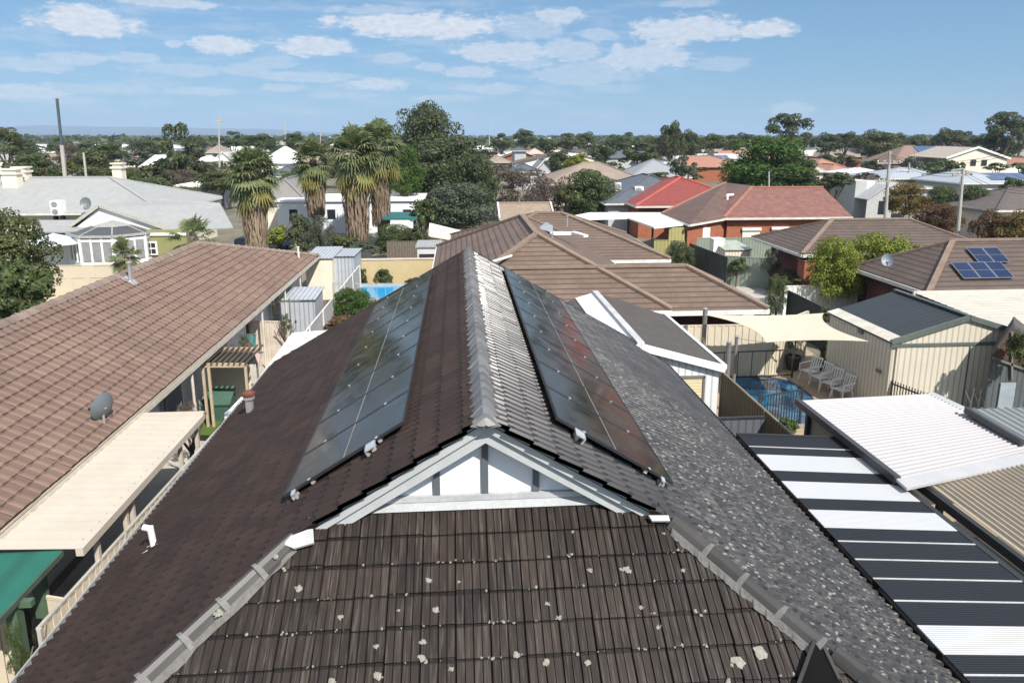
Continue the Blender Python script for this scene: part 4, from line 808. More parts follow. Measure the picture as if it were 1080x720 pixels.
# big brown tiled house behind
bh = thing('brown_house', 'large low house with several brown tiled hips directly behind the near roof', 'house', (4, 31, 0)); BR = MAT['brown']
def block(x0, x1, y0, y1, ze, zr, wallm=MAT['dkbrick'], wo=.55):
    fs, (r0, r1) = hip_faces(x0, x1, y0, y1, ze, zr); m_ = MB()
    for f_ in fs: m_.slab(f_, .09)
    ro = m_.build('roof', BR, bh); m_ = MB(); A, B, C2, D = (x0, y0, ze), (x1, y0, ze), (x1, y1, ze), (x0, y1, ze)
    prs = ((A, r0), (D, r0), (B, r1), (C2, r1)) if (x1-x0) >= (y1-y0) else ((A, r0), (B, r0), (C2, r1), (D, r1))
    for a, b in prs+((r0, r1),): m_.beam(Vc(a)+Vc((0, 0, .04)), Vc(b)+Vc((0, 0, .04)), .26, .1)
    m_.build('hip_cap', MAT['browncap'], ro); m_ = MB()
    for a, b in (((x0, y0), (x1, y0)), ((x1, y0), (x1, y1)), ((x0, y1), (x0, y0))): m_.beam((a[0], a[1], ze-.11), (b[0], b[1], ze-.11), .13, .17)
    m_.build('gutter', M('white_gutter', (.68, .67, .64), .5), bh); m_ = MB(); m_.box(x0+.55, y0+wo, 0, x1-.55, y1-.55, ze-.1); m_.build('wall', wallm, bh)
    m_ = MB(); m_.box(x0+.05, y0+.05, ze-.2, x1-.05, y1-.05, ze-.17); m_.build('soffit', M('soffit_w', (.55, .52, .48), .8), bh)
block(-1.2, 11.45, 24.55, 29.4, 2.6, 3.8, wo=1.0); block(-1.25, 7.8, 24.6, 40.6, 2.62, 4.85); block(-.5, 11.0, 35.4, 45.5, 2.6, 4.5)
sk_ = thing('skylight', 'opened flat white roof box on top of the brown house', 'skylight', V(577, 241, 33)); a = V(580, 245, 32.5); m_ = MB(); m_.beam(V(580, 246, 32.5), V(604, 246, 32.5), .25, .14); m_.beam(V(604, 245, 32.5), V(618, 249, 31.5), .25, .10); m_.build('frame', MAT['wht'], sk_); m_ = MB(); m_.slab([V(567, 241, 33.5), V(583, 245, 32.3), V(583, 238, 33.5), V(576, 234, 35)], .05); m_.build('lid', MAT['zinc'], sk_)
for (x, y, l) in ((582, 253, 'nearest small round vent pipe on the ridge of the brown house'), (598, 233, 'slim grey vent pipe behind the white roof box on the brown house'), (596, 268, 'small squat vent pipe low on the front slope of the brown house')):
    p = V(x, y, {582: 31., 598: 36., 596: 28.9}[x]); m_ = MB(); m_.tube(p-Vc((0, 0, .3)), p+Vc((0, 0, .25)), .05, n=8); t_ = thing('vent_pipe', l, 'vent', p); m_.build('pipe', MAT['zinc'], t_); m_ = MB(); m_.lathe(p+Vc((0, 0, .22)), [(.08, 0), (.08, .06)], 8); m_.build('cap', MAT['zinc'], t_)
pole = thing('aerial_pole', 'pale pole lying across the left brown slope behind the near ridge', 'pole', V(505, 275, 25)); m_ = MB(); m_.tube(V(500, 282, 24.6), V(555, 265, 29.3), .05, n=8); m_.build('pole', MAT['wht'], pole); m_ = MB(); m_.tube(V(555, 265, 29.3), V(562, 268, 29.), .03, n=6); m_.build('tip', MAT['zinc'], pole)
# ============================================================ pool garden on the right
wp = thing('pool_surround', 'curved pale coping around the dark blue pool', 'pool edge', G(810, 415, 0))
kid = [(762, 402), (770, 397), (790, 395), (805, 397), (822, 400), (832, 402), (845, 409), (856, 418), (862, 432), (850, 448), (815, 452), (790, 440), (772, 425), (762, 412)]
K = [G(x, y, .02) for x, y in kid]; cK = sum(K, Vc((0, 0, 0)))/len(K)
m_ = MB(); n = len(K); out_ = [cK+(p-cK)*1.07 for p in K]
for i in range(n): j = (i+1) % n; m_.mesh([K[i], K[j], out_[j], out_[i]]+[p+Vc((0, 0, .06)) for p in (K[i], K[j], out_[j], out_[i])], [(7, 6, 5, 4), (0, 4, 5, 1), (3, 2, 6, 7)][0:3])
m_.build('coping', M('pool_coping', (.30, .24, .18), .8), wp)
m_ = MB(); m_.face([p+Vc((0, 0, .02)) for p in reversed(K)])
mt_, nt, b = new_mat('deep_pool_water'); q = NT(nt); P = q.pos(); n1 = q.ramp(q.noise(P, 1.1, 4, .6, .6), .42, .62); c = q.mix(n1, (.008, .03, .075), (.02, .13, .24)); q.L(c, b.inputs['Base Color']); b.inputs['Roughness'].default_value = .04; q.bump(q.noise(P, 5, 3), b, .15, .02)
tag(m_.build('pool_water', mt_), kind='structure')
sheet('sunlit_path', [G(798, 388), G(808, 375), G(817, 375), G(812, 388), G(826, 400), G(808, 397)], .03, M('sun_path', (.42, .34, .24), .85, var=.1))
ribfence('fence', 'cream ribbed fence under the gutter of the big brown house', (6.9, 24.5), (11.6, 24.42), 2.02, M('pool_cream_fence', (.55, .49, .38), .65, var=.08), rib=.25)
bw = ribfence('fence', 'cream ribbed boundary fence behind the potted plants', (11.6, 24.42), (13.9, 26.3), 2.0, M('pool_cream_fence', (.55, .49, .38), .65, var=.08), rib=.25)
barfence('pool_fence', 'black bar fence crossing in front of the dark blue pool', G(800, 433, .7)[:2], G(845, 425, .7)[:2], 1.15, BK, sp=.11)
barfence('pool_fence', 'thin dark rail fence in front of the cream fence by the pool', (8.6, 24.0), (12.4, 24.2), 1.1, BK, sp=.5)
barfence('pool_fence', 'black spiked fence in front of the big cream shed', G(938, 405, 1.2)[:2], G(990, 425, 1.2)[:2], 1.25, BK, sp=.1, spike=.12)
sf2 = thing('shade_sail', 'cream four cornered shade sail stretched beside the dark blue pool', 'shade sail', G(830, 345, 2.6)); m_ = MB()
cs = [G(744, 332, 2.75), G(869, 330, 2.7), G(917, 360, 2.5), G(808, 361, 2.4)]; n = 14; vs = []
for j in range(n+1):
    for i in range(n+1):
        u, v = i/n, j/n; uu = u+(.5-u)*.30*(4*v*(1-v))*.9; vv = v+(.5-v)*.12*(4*u*(1-u))
        p = (cs[0]*(1-uu)+cs[1]*uu)*(1-vv)+(cs[3]*(1-uu)+cs[2]*uu)*vv; p = p-Vc((0, 0, .05*(4*u*(1-u))*(4*v*(1-v)))); vs.append(p)
fs = [(j*(n+1)+i, j*(n+1)+i+1, (j+1)*(n+1)+i+1, (j+1)*(n+1)+i) for j in range(n) for i in range(n)]
m_.mesh(vs, [f_[::-1] for f_ in fs]); m_.mesh([p-Vc((0, 0, .006)) for p in vs], fs); m_.build('cloth', M('sail_cloth', (.52, .46, .36), .85, var=.05), sf2, smooth=True)
m_ = MB()
for a, b in ((cs[0], G(744, 327, 2.8)), (cs[1], G(873, 330, 2.8)), (cs[2], G(919, 361, 2.6)), (cs[3], G(778, 357, 2.2))): m_.tube(a, b, .012, n=5)
m_.build('tension_wire', MAT['zinc'], sf2)
for (x, yt, zt, l) in ((744, 326, 2.85, 'farthest grey timber post holding the shade sail'), (777, 355, 2.2, 'slimmer grey timber post behind the dark blue pool'), (769, 361, 2.35, 'nearest thick grey timber post at the left of the dark blue pool')):
    p = G(x, yt, zt); t_ = thing('post', l, 'post', (p.x, p.y, 0)); m_ = MB(); m_.tube((p.x, p.y, 0), (p.x, p.y, zt), .085 if x != 777 else .06, n=10); m_.build('shaft', MAT['post'], t_); m_ = MB(); m_.lathe((p.x, p.y, zt), [(.09, 0), (.09, .03), (.03, .06)], 10); m_.build('cap', MAT['zinc'], t_)
def pot(label, x, y, s=1.):
    p = G(x, y, 0); r_ = thing('potted_plant', label, 'plant', p); m_ = MB(); m_.lathe(p, [(.17*s, .01), (.25*s, .22*s), (.28*s, .5*s), (.31*s, .52*s), (.31*s, .58*s), (.26*s, .58*s), (.25*s, .5*s)], 16); m_.build('pot', M('dark_pot', (.05, .03, .028), .5), r_)
    m_ = MB(); m_.tube(p+Vc((0, 0, .48*s)), p+Vc((.03, 0, 1.2*s)), .03*s, .02*s, n=6); m_.build('stem', MAT['trunk'], r_); return p, r_
POTS = [pot('round dark pot with a tall plant against the fence under the shade sail', 836, 390), pot('smaller dark pot with a plant beside the cream shed wall', 868, 391, .75)]
# plastic chairs
def chair():
    r_ = thing('plastic_chair', 'x', 'chair', (0, 0, 0), 'white plastic chairs by the cream shed'); WP = M('white_plastic', (.72, .71, .68), .4)
    m_ = MB(); m_.slab([(-.24, -.24, .42), (.24, -.24, .42), (.21, .22, .40), (-.21, .22, .40)], .02); m_.build('seat', WP, r_)
    m_ = MB()
    for i in range(5): x = -.18+i*.09; m_.beam((x, .22, .42), (x*1.15, .36, .86), .045, .015, up=(0, 1, 0))
    m_.beam((-.24, .36, .86), (.24, .36, .86), .05, .06); m_.build('backrest', WP, r_)
    for sx in (-1, 1):
        m_ = MB(); m_.beam((sx*.27, -.24, .64), (sx*.26, .30, .66), .05, .025); m_.beam((sx*.27, -.24, .64), (sx*.25, -.26, .4), .04, .03); m_.build('armrest', WP, r_)
        for sy in (-1, 1): m_ = MB(); m_.tube((sx*.22, sy*.2, .41), (sx*.27, sy*.27, 0), .022, n=6); m_.build('leg', WP, r_)
    return r_
c0 = chair(); labs = ['farthest left white plastic chair in the row by the cream shed', 'second white plastic chair from the left by the cream shed', 'third white plastic chair from the left by the cream shed', 'rightmost white plastic chair in the row by the cream shed']
for i, (x, y) in enumerate(((12.85, 23.75), (12.9, 23.1), (12.95, 22.45), (13.0, 21.8))):
    o = c0 if i == 0 else copy_tree(c0); o.location = (x, y, 0.02); o.rotation_euler = (0, 0, radians(-72+random.uniform(-12, 12))); o['label'] = labs[i]
# big cream shed
cg = thing('large_shed', 'big cream steel shed with dark green gable roof beside the shade sail', 'shed', G(990, 400, 1)); Y0 = 20.; eL = V(940, 361, Y0); aP = V(1023, 335, Y0); eR = Vc((2*aP.x-eL.x, Y0, eL.z)); Y1 = G(872, 329, eL.z).y
SD = M('dark_shed_roof', (.028, .034, .038), .55, var=.12, ribs=(.25, .3)); bk = lambda p: Vc((p.x, Y1, p.z))
m_ = MB(); m_.slab([eL, aP, bk(aP), bk(eL)], .06); m_.slab([aP, eR, bk(eR), bk(aP)], .06); m_.build('roof', SD, cg)
m_ = MB(); m_.slab([eL+Vc((-.02, 0, .02)), f(eL, aP, .16)+Vc((0, 0, .02)), f(bk(eL), bk(aP), .16)+Vc((0, 0, .02)), bk(eL)+Vc((-.02, 0, .02))], .02); m_.build('roof_edge_strip', M('pale_edge', (.58, .54, .46), .6), cg)
GR2 = M('grey_green_trim', (.10, .12, .11), .5); m_ = MB(); m_.beam(eL, aP, .08, .16); m_.beam(aP, eR, .08, .16); m_.beam(bk(aP)+Vc((0, 0, .05)), aP+Vc((0, 0, .05)), .14, .05); m_.box(eL.x, Y0-.03, eL.z-.16, eR.x, Y0+.03, eL.z-.06); m_.build('trim', GR2, cg)
CS = M('cream_shed_sheet', (.56, .515, .42), .6, var=.05, ribs=(.19, .4)); m_ = MB(); xa, xb = eL.x+.08, eR.x-.08
m_.mesh([(xa, Y0+.06, 0), (xb, Y0+.06, 0), (xb, Y0+.06, eL.z-.03), (aP.x, Y0+.06, aP.z-.08), (xa, Y0+.06, eL.z-.03), (xa, Y1-.06, 0), (xa, Y1-.06, eL.z-.03), (xb, Y1-.06, 0), (xb, Y1-.06, eL.z-.03)], [(0, 1, 2, 3, 4), (5, 0, 4, 6), (1, 7, 8, 2), (7, 5, 6, 8)]); m_.build('wall', CS, cg)
dv_ = V(1021, 380, Y0).x; m_ = MB(); m_.box(xa+.15, Y0+.0, .05, dv_-.02, Y0+.05, eL.z-.17); m_.build('door', CS, cg); m_ = MB(); m_.box(dv_+.02, Y0+.0, .05, xb-.1, Y0+.05, eL.z-.17); m_.build('door', CS, cg); m_ = MB(); m_.box(dv_-.02, Y0-.02, .05, dv_+.02, Y0+.05, eL.z-.16); m_.build('door_frame', GR2, cg)
p = V(907, 350, 22); lx = xa; m_ = MB(); pp_ = PL(928, 391, (1, 0, 0), (lx, 0, 0)); m_.box(lx-.08, pp_.y-.1, pp_.z-.05, lx-.005, pp_.y+.12, pp_.z+.04); pp_ = PL(909, 349, (1, 0, 0), (lx, 0, 0)); m_.box(lx-.08, pp_.y-.12, pp_.z-.08, lx-.005, pp_.y+.12, pp_.z+.07); tag(m_.build('wall_light', MAT['post'], cg))
# white ribbed carport roof
WR = thing('carport', 'white ribbed carport roof with dark gutter in front of the cream shed', 'carport', (9.8, 14, 0)); zc = 2.7
pts = [G(843, 422, 2.7), G(980, 415, 2.62), G(1100, 472, 2.62), G(950, 505, 2.7)]
def ribsheet(mb, A, B, C3, D, per, r=.03):   # A->B far edge, D->C near edge; ribs parallel to A->B
    L = ((D-A).length+(C3-B).length)/2; n = int(L/per)
    for i in range(n):
        t0, t1, t2 = i/n, (i+.62)/n, (i+1)/n; N = Vc((0, 0, 1))
        a0, b0, a1, b1, a2, b2 = f(A, D, t0), f(B, C3, t0), f(A, D, t1), f(B, C3, t1), f(A, D, t2), f(B, C3, t2)
        mb.slab([a0, b0, b1, a1], .01); am, bm = (a1+a2)/2, (b1+b2)/2
        mb.mesh([a1, b1, bm+N*r, am+N*r, b2, a2], [(0, 1, 2, 3), (3, 2, 4, 5)][::1]); 
m_ = MB(); ribsheet(m_, pts[0], pts[1], pts[2], pts[3], .125, .028); m_.build('sheeting', M('white_deck', (.40, .385, .39), .45, var=.05), WR)
m_ = MB(); m_.beam(pts[0]+Vc((-.06, 0, -.02)), pts[3]+Vc((-.06, 0, -.02)), .12, .15); m_.build('gutter', M('char_gutter', (.05, .05, .055), .5), WR)
m_ = MB(); m_.beam(pts[1]+Vc((.05, 0, -.02)), pts[2]+Vc((.05, 0, -.02)), .2, .08); m_.slab([pts[3]+Vc((-.1, -.02, .02)), pts[2]+Vc((.2, -.0, .02)), pts[2]+Vc((.2, -.32, .0)), pts[3]+Vc((-.1, -.34, .0))], .05); m_.build('flashing', M('pale_grey_flash', (.42, .42, .43), .5, var=.1), WR)
m_ = MB(); m_.box(8.35, 11.9, 0, 8.42, 15.2, 2.45); m_.build('side_wall', M('olive_cream', (.34, .33, .25), .7, var=.08), WR); m_ = MB()
for y in (12, 15.2): m_ = MB(); m_.box(8.24, y-.05, 0, 8.34, y+.05, 2.6); m_.build('post', BK, WR)
BRR = thing('patio_roof', 'brownish beige ribbed roof at the right edge, nearer than the white carport', 'patio roof', (10, 10, 0))
P4 = [G(960, 493, 2.62), G(1130, 482, 2.56), G(1130, 640, 2.5), G(1080, 592, 2.5)]
A, B, C3, D = G(958, 492, 2.62), G(1200, 480, 2.56), Vc((G(1200, 480, 2.56).x, 6.2, 2.5)), Vc((8.62, 6.2, 2.5)); m_ = MB(); D = Vc((8.62, 7.2, 2.55)); B.y = A.y+.0; 
dirv = (G(1080, 580, 2.52)-A)
# ribs run towards lower right: parallel to the left gutter line
m_ = MB(); nr = 34; Lx = 4.3; 
for i in range(nr):
    x0_, x1_, x2_ = 8.62+Lx*i/nr, 8.62+Lx*(i+.55)/nr, 8.62+Lx*(i+1)/nr
    if True:
        y0_, y1_ = 6.2, A.y-.02
        z = 2.56; m_.slab([(x0_, y0_, z), (x1_, y0_, z), (x1_, y1_, z+.04), (x0_, y1_, z+.04)], .01)
        xm_ = (x1_+x2_)/2; m_.mesh([(x1_, y0_, z), (x1_, y1_, z+.04), (xm_, y1_, z+.085), (xm_, y0_, z+.045), (x2_, y1_, z+.04), (x2_, y0_, z)], [(0, 3, 2, 1), (3, 5, 4, 2), (0, 5, 3), (1, 2, 4)])
m_.build('sheeting', M('beige_deck', (.34, .29, .22), .6, var=.12, grime=.3), BRR); m_ = MB(); m_.box(8.5, 6.2, 2.40, 8.6, A.y+.02, 2.56); m_.build('gutter', BK, BRR); m_ = MB()
for y in (7, 11): m_ = MB(); m_.box(8.62, y, 0, 8.72, y+.1, 2.4); m_.build('post', BK, BRR)
GRR = thing('patio_roof', 'grey ribbed roof on the right between the white carport and the dark shed', 'patio roof', (13, 13.5, 0)); A = G(1020, 431, 2.8); m_ = MB(); Lx = 5.; nr = 26; y0_ = 12.6
for i in range(nr):
    x0_, x1_, x2_ = A.x+Lx*i/nr, A.x+Lx*(i+.6)/nr, A.x+Lx*(i+1)/nr; z = 2.74
    m_.slab([(x0_, y0_, z), (x1_, y0_, z), (x1_, A.y, z+.05), (x0_, A.y, z+.05)], .01); xm_ = (x1_+x2_)/2; m_.mesh([(x1_, y0_, z), (x1_, A.y, z+.05), (xm_, A.y, z+.09), (xm_, y0_, z+.04), (x2_, A.y, z+.05), (x2_, y0_, z)], [(0, 3, 2, 1), (3, 5, 4, 2), (0, 5, 3), (1, 2, 4)])
m_.build('sheeting', M('grey_deck', (.23, .245, .24), .5, var=.1), GRR); m_ = MB(); m_.beam((A.x-.03, 12.6, 2.72), (A.x-.03, A.y, 2.78), .08, .14); m_.build('fascia', M('char_gutter', ()), GRR)
# dark tin shed at the right edge
ds = thing('tin_shed', 'dark grey ribbed shed with rusty gable at the right edge', 'shed', G(1065, 420, 1)); Yd = 19.1; k4_ = Vc((V(1046, 374, 19.1).x/19.1*.75, .75, 0)); a, b, c_ = V(1046, 374, Yd), V(1069, 341, Yd), V(1110, 372, Yd)
m_ = MB(); m_.mesh([(a.x, Yd, 0), (c_.x, Yd, 0), (c_.x, Yd, c_.z), (b.x, Yd, b.z), (a.x, Yd, a.z), (a.x+k4_.x, Yd+.75, 0), (a.x+k4_.x, Yd+.75, a.z)], [(0, 1, 2, 3, 4), (5, 0, 4, 6)]); m_.build('wall', M('dark_tin', (.09, .10, .105), .55, var=.15, ribs=(.18, .5)), ds)
m_ = MB(); k4 = Vc((a.x/Yd*.75, .75, 0)); m_.slab([a, b, b+k4, a+k4], .05); m_.slab([b, c_, c_+k4, b+k4], .05); m_.build('roof', M('old_roof', (.08, .07, .065), .8, var=.3), ds)
m_ = MB(); m_.mesh([V(1047, 375, Yd-.02), V(1090, 390, Yd-.02), V(1090, 360, Yd-.02), V(1068, 344, Yd-.02)], [(0, 1, 2, 3)]); m_.build('gable_infill', M('rusty_brown', (.09, .05, .035), .85, var=.4, vscale=5), ds)
m_ = MB(); m_.beam(V(1047, 377, Yd-.05), V(1100, 396, Yd-.05), .05, .07); m_.beam(V(1067, 350, Yd-.05), V(1067, 400, Yd-.05), .05, .06); m_.build('trim', MAT['post'], ds)
a = V(1056, 400, Yd-.03); b = V(1072, 400, Yd-.03); m_ = MB(); m_.box(a.x, Yd-.05, .02, b.x, Yd-.005, a.z-.12); m_.build('door', M('pale_door', (.30, .34, .37), .6), ds)
fch = thing('folded_chairs', 'pale folded garden chairs leaning on the cream shed door', 'chairs', G(1035, 430, 0)); m_ = MB(); p = V(1035, 425, 19.6)
for dx in (-.25, 0, .2): m_.beam((p.x+dx-.2, 19.5, .05), (p.x+dx+.15, 19.85, 1.1), .04, .04); m_.beam((p.x+dx+.2, 19.5, .05), (p.x+dx-.12, 19.85, 1.0), .04, .04)
m_.build('frame', M('worn_white', (.5, .47, .42), .7), fch); m_ = MB(); m_.beam((p.x-.4, 19.6, .5), (p.x+.35, 19.62, .55), .05, .04); m_.build('slats', M('worn_white', ()), fch)
# flat white roof right
fw_ = thing('veranda_roof', 'flat cream white roof sheet behind the big cream shed', 'roof', G(1050, 325, 2.6)); m_ = MB(); y = 21.2; xs0, xs1 = 17.4, 27
a, b = G(955, 309, 2.72), G(1090, 307, 2.72)
for i in range(14):
    y0_ = a.y-(a.y-20.5)*i/14; y1_ = a.y-(a.y-20.5)*(i+1)/14; x0_ = 18.3-.5*i/14; m_.slab([(x0_, y1_, 2.7), (27, y1_, 2.7), (27, y0_-.03, 2.7), (x0_, y0_-.03, 2.7)], .02); m_.slab([(x0_, y0_-.03, 2.73), (27, y0_-.03, 2.73), (27, y0_, 2.73), (x0_, y0_, 2.73)], .03)
m_.build('sheeting', M('cream_white_deck', (.52, .49, .43), .5, var=.1, grime=.2), fw_); m_ = MB(); m_.box(18.2, a.y, 2.6, 27, a.y+.1, 2.78); m_.build('fascia', M('cream_white_deck', ()), fw_)
# house with solar panels on the right (D) and house C
hD = house('brown tiled hip roof with five solar panels, at the right edge', 'house', 19.2, 32, 26.7, 32.6, 2.6, 4.28, MAT['dkbrick'], MAT['brown2'], capm=MAT['browncap'], over=.6)
nD = Vc((0, -(4.28-2.6)/2.95, 1)).normalized(); vD = Vc((0, nD.z, -nD.y)); 
def arr2(label, xs, ys, n):
    o0 = PL(xs[0], ys[1], nD, (25, 26.7, 2.6)); root = thing('solar_array', label, 'solar panels', o0)
    pa, pb2 = PL(xs[0], ys[1], nD, (25, 26.7, 2.6)), PL(xs[1], ys[1], nD, (25, 26.7, 2.6)); pt = PL(xs[0]-5, ys[0], nD, (25, 26.7, 2.6)); wdt = (pb2.x-pa.x)/n; L = (pt.y-pa.y)/nD.z
    for i in range(n):
        o = Vc((pa.x+i*wdt, pa.y, pa.z))+nD*.1
        panel_mesh(wdt-.02, L, 'solar_panel', root, lambda u, v, m2, o=o: o+Vc((u, 0, 0))+vD*v+nD*m2, split=True, frame=M('silver_frame', (.28, .28, .29), .4, .3), cellm=M('blue_cells', (.018, .028, .07), .15, var=.2))
    return root
arr2('lower row of three blue solar panels on the right brown roof', (1015, 1070), (279, 296), 3); arr2('upper row of two blue solar panels on the right brown roof', (1031, 1065), (263.5, 279), 2)
dish('small pale satellite dish on the left slope of the roof with solar panels', V(935, 284, 29), .3, radians(-150), radians(25), M('pale_dish', (.20, .23, .27), .5))
hC = house('brown tiled hip roof house with red brick corner behind the yellow green hedge', 'house', 18.6, 30, 36.3, 43, 2.6, 4.05, MAT['dkbrick'], MAT['brown2'], capm=MAT['browncap'], over=.9)
bp = thing('brick_pier', 'bright red brick pier at the corner of the brown roofed house', 'pier', G(857, 300, 0)); a = V(849, 276, 36.4); b = V(860, 276, 36.4); m_ = MB(); m_.box(a.x, 36.4, 0, b.x, 37.2, a.z); m_.build('shaft', MAT['brick'], bp); m_ = MB(); m_.box(a.x-.05, 36.35, a.z, b.x+.05, 37.25, a.z+.08); m_.build('cap', MAT['browncap'], bp)
# fences around driveway
ribfence('fence', 'dark green steel fence along the driveway behind the brown house', G(728, 257, 1.8)[:2], G(768, 272, 1.8)[:2], 1.8, MAT['gdark'])
ribfence('fence', 'pale ribbed fence in front of the red brick house', G(765, 270, 1.8)[:2], G(812, 273, 1.8)[:2], 1.8, M('sage_fence', (.24, .28, .23), .6, var=.1))
ribfence('fence', 'sage green fence below the red brick wall', (V(735, 255, 47).x, 47), (V(830, 255, 47).x, 47), 1.95, M('sage_fence', ()))
wfn = ribfence('fence', 'white picket fence behind the big cream shed', G(828, 302, 1.5)[:2], G(905, 301, 1.5)[:2], 1.5, M('white_picket', (.66, .66, .60), .7, var=.1), rib=.25)
ribfence('fence', 'dark fence running from the white pickets to the cream shed roof', G(832, 307, 1.8)[:2], G(872, 326, 1.8)[:2], 1.8, MAT['gdark'])
vsh = thing('parked_car', 'maroon brown car behind the white picket fence', 'car', G(893, 312, .3)); c0_ = G(893, 312, .2); m_ = MB()
def carbody(mb, c, L, W_, H_, ax=Vc((1, 0, 0))):
    ay = Vc((-ax.y, ax.x, 0)); prof = [(-.5, .3), (-.5, .62), (-.46, .7), (-.34, .74), (-.22, 1.), (.12, 1.), (.27, .72), (.46, .64), (.5, .5), (.5, .3)]; vs = []
    for s_, k_ in ((-1, .5), (1, .5)):
        for x, z in prof: vs.append(c+ax*(x*L)+ay*(s_*W_*(k_ if z < .75 else .4))+Vc((0, 0, z*H_)))
    n = len(prof); mb.mesh(vs, [tuple(range(n)), tuple(range(2*n-1, n-1, -1))]+[(i, i+n, (i+1) % n+n, (i+1) % n) for i in range(n)])
def car(root, c, paint, ax=Vc((1, 0, 0)), L=4.4, W_=1.75, H_=1.45):
    c = Vc((c.x, c.y, 0)); ay = Vc((-ax.y, ax.x, 0)); m_ = MB(); carbody(m_, c, L, W_, H_, ax); bd = m_.build('body', paint, root)
    for s_ in (-1, 1):
        m_ = MB(); w_ = [c+ax*(x*L)+ay*(s_*W_*k_)+Vc((0, 0, z*H_)) for x, z, k_ in ((-.31, .76, .475), (.22, .76, .475), (.11, .96, .425), (-.21, .96, .425))]; m_.mesh(w_, [(0, 1, 2, 3)] if s_ < 0 else [(3, 2, 1, 0)]); m_.build('side_window', MAT['glass'], root)
        for x in (-.3, .31): m_ = MB(); o = c+ax*(x*L)+Vc((0, 0, .32)); m_.tube(o+ay*(s_*W_*.5-s_*.2), o+ay*(s_*W_*.5+s_*.02), .32, n=16); m_.build('wheel', M('tyre', (.02, .02, .02), .8), root)
    m_ = MB(); w_ = [c+ax*(x*L)+ay*(y_*W_)+Vc((0, 0, z*H_)) for x, y_, z in ((.265, -.42, .755), (.265, .42, .755), (.13, .37, .99), (.13, -.37, .99))]; m_.mesh(w_, [(0, 1, 2, 3)]); m_.build('windscreen', MAT['glass'], root)
car(vsh, c0_, M('maroon_paint', (.10, .05, .045), .3))

# laundry and clutter in the side yard
for (l, x, y, Y, w_, h_, c) in (('white sheet hanging under the eave of the brown house', 238, 352, 26.5, .9, .8, (.6, .6, .62)), ('teal garment hanging near the pink ribbed fence', 265, 353, 25.2, .35, .55, (.08, .22, .20)), ('reddish garment hanging next to the teal garment', 261, 362, 25.0, .3, .5, (.4, .12, .10)), ('pale cloth draped lowest beside the dark awning', 271, 372, 23.6, .4, .5, (.6, .48, .45))):
    p = V(x, y, Y); t_ = thing('laundry', l, 'clothes', p); m_ = MB(); vs = []; n = 6
    for j in range(5):
        for i in range(n+1): vs.append(p+Vc((w_*(i/n-.5)*(1-.08*j), .05*sin(i*1.7+j), -h_*j/4.)))
    fs = [(j*(n+1)+i, j*(n+1)+i+1, (j+1)*(n+1)+i+1, (j+1)*(n+1)+i) for j in range(4) for i in range(n)]
    m_.mesh(vs, [q_[::-1] for q_ in fs]); m_.mesh([v+Vc((0, .012, 0)) for v in vs], fs); m_.build('cloth', M('laundry_%d' % x, c, .85), t_, smooth=True); m_ = MB(); m_.beam(p+Vc((-w_*.55, .02, .01)), p+Vc((w_*.55, .02, .01)), .03, .03); m_.build('line', MAT['post'], t_)
# small things behind the driveway fences
tk = thing('water_tank', 'white square tank standing behind the dark driveway fence', 'tank', V(759, 262, 44)); a, b = V(753, 253, 44), V(764, 253, 44); m_ = MB(); m_.box(a.x, 44, 0, b.x, 44.8, a.z); m_.build('body', MAT['wht'], tk); m_ = MB(); m_.box(a.x-.04, 43.96, a.z, b.x+.04, 44.84, a.z+.06); m_.build('lid', MAT['wht'], tk)
a = V(765, 262, 43); b = V(792, 262, 43); shed('low shed with a pale greenish roof behind the driveway fence', a.x, b.x, 43, 45.5, a.z-.1, a.z+.1, MAT['gcream'], M('pale_green_roof', (.36, .40, .33), .6))
bn = thing('heater_tank', 'small grey tank standing on the terracotta roof edge', 'tank', V(801, 222, 53.2))
for (l, x, y) in (('left grey heater drum on the terracotta roof above the gutter', 787, 221), ('right grey heater drum on the terracotta roof above the gutter', 801, 222)):
    if x == 801: t_ = bn; t_['label'] = l; t_['o_'] = tuple(t_.location)
    else: t_ = thing('heater_tank', l, 'tank', V(x, y, 53.2))
    p = V(x, y, 53.2); m_ = MB(); m_.tube(p+Vc((-.25, 0, 0)), p+Vc((.25, 0, 0)), .22, n=12); m_.build('drum', M('heater_grey', (.22, .23, .24), .5), t_); m_ = MB(); m_.beam(p+Vc((-.3, 0, -.22)), p+Vc((.3, 0, -.22)), .3, .06); m_.build('cradle', MAT['post'], t_)
# ============================================================ houses further off
def fh(label, xl, xr, ye, yr, ze, depth, wallm, roofm, kind='hip', name='house', **k):
    Y0 = G((xl+xr)/2, ye, ze).y; x0, x1 = V(xl, ye, Y0).x, V(xr, ye, Y0).x
    zr = V((xl+xr)/2, yr, Y0+(depth/2 if kind != 'gy' else .5)).z; zr = max(zr, ze+.5)
    return house(label, 'house', x0, x1, Y0, Y0+depth, ze, zr, wallm, roofm, kind=kind, name=name, **k), Y0
cw = M('cream_wall_far', (.72, .66, .54), .8, var=.08); ww_ = M('white_wall_far', (.78, .77, .74), .8, var=.06); gw = M('grey_wall_far', (.42, .43, .43), .8, var=.12); br = MAT['brick']
GRF = MAT['corr']; WRF = M('white_tin_roof', (.80, .80, .79), .5, var=.05); BRF = MAT['brown']; TRF = M('tan_roof', (.27, .215, .17), .8, var=.2, vscale=.4); RRF = MAT['redb']; DRF = MAT['slate']
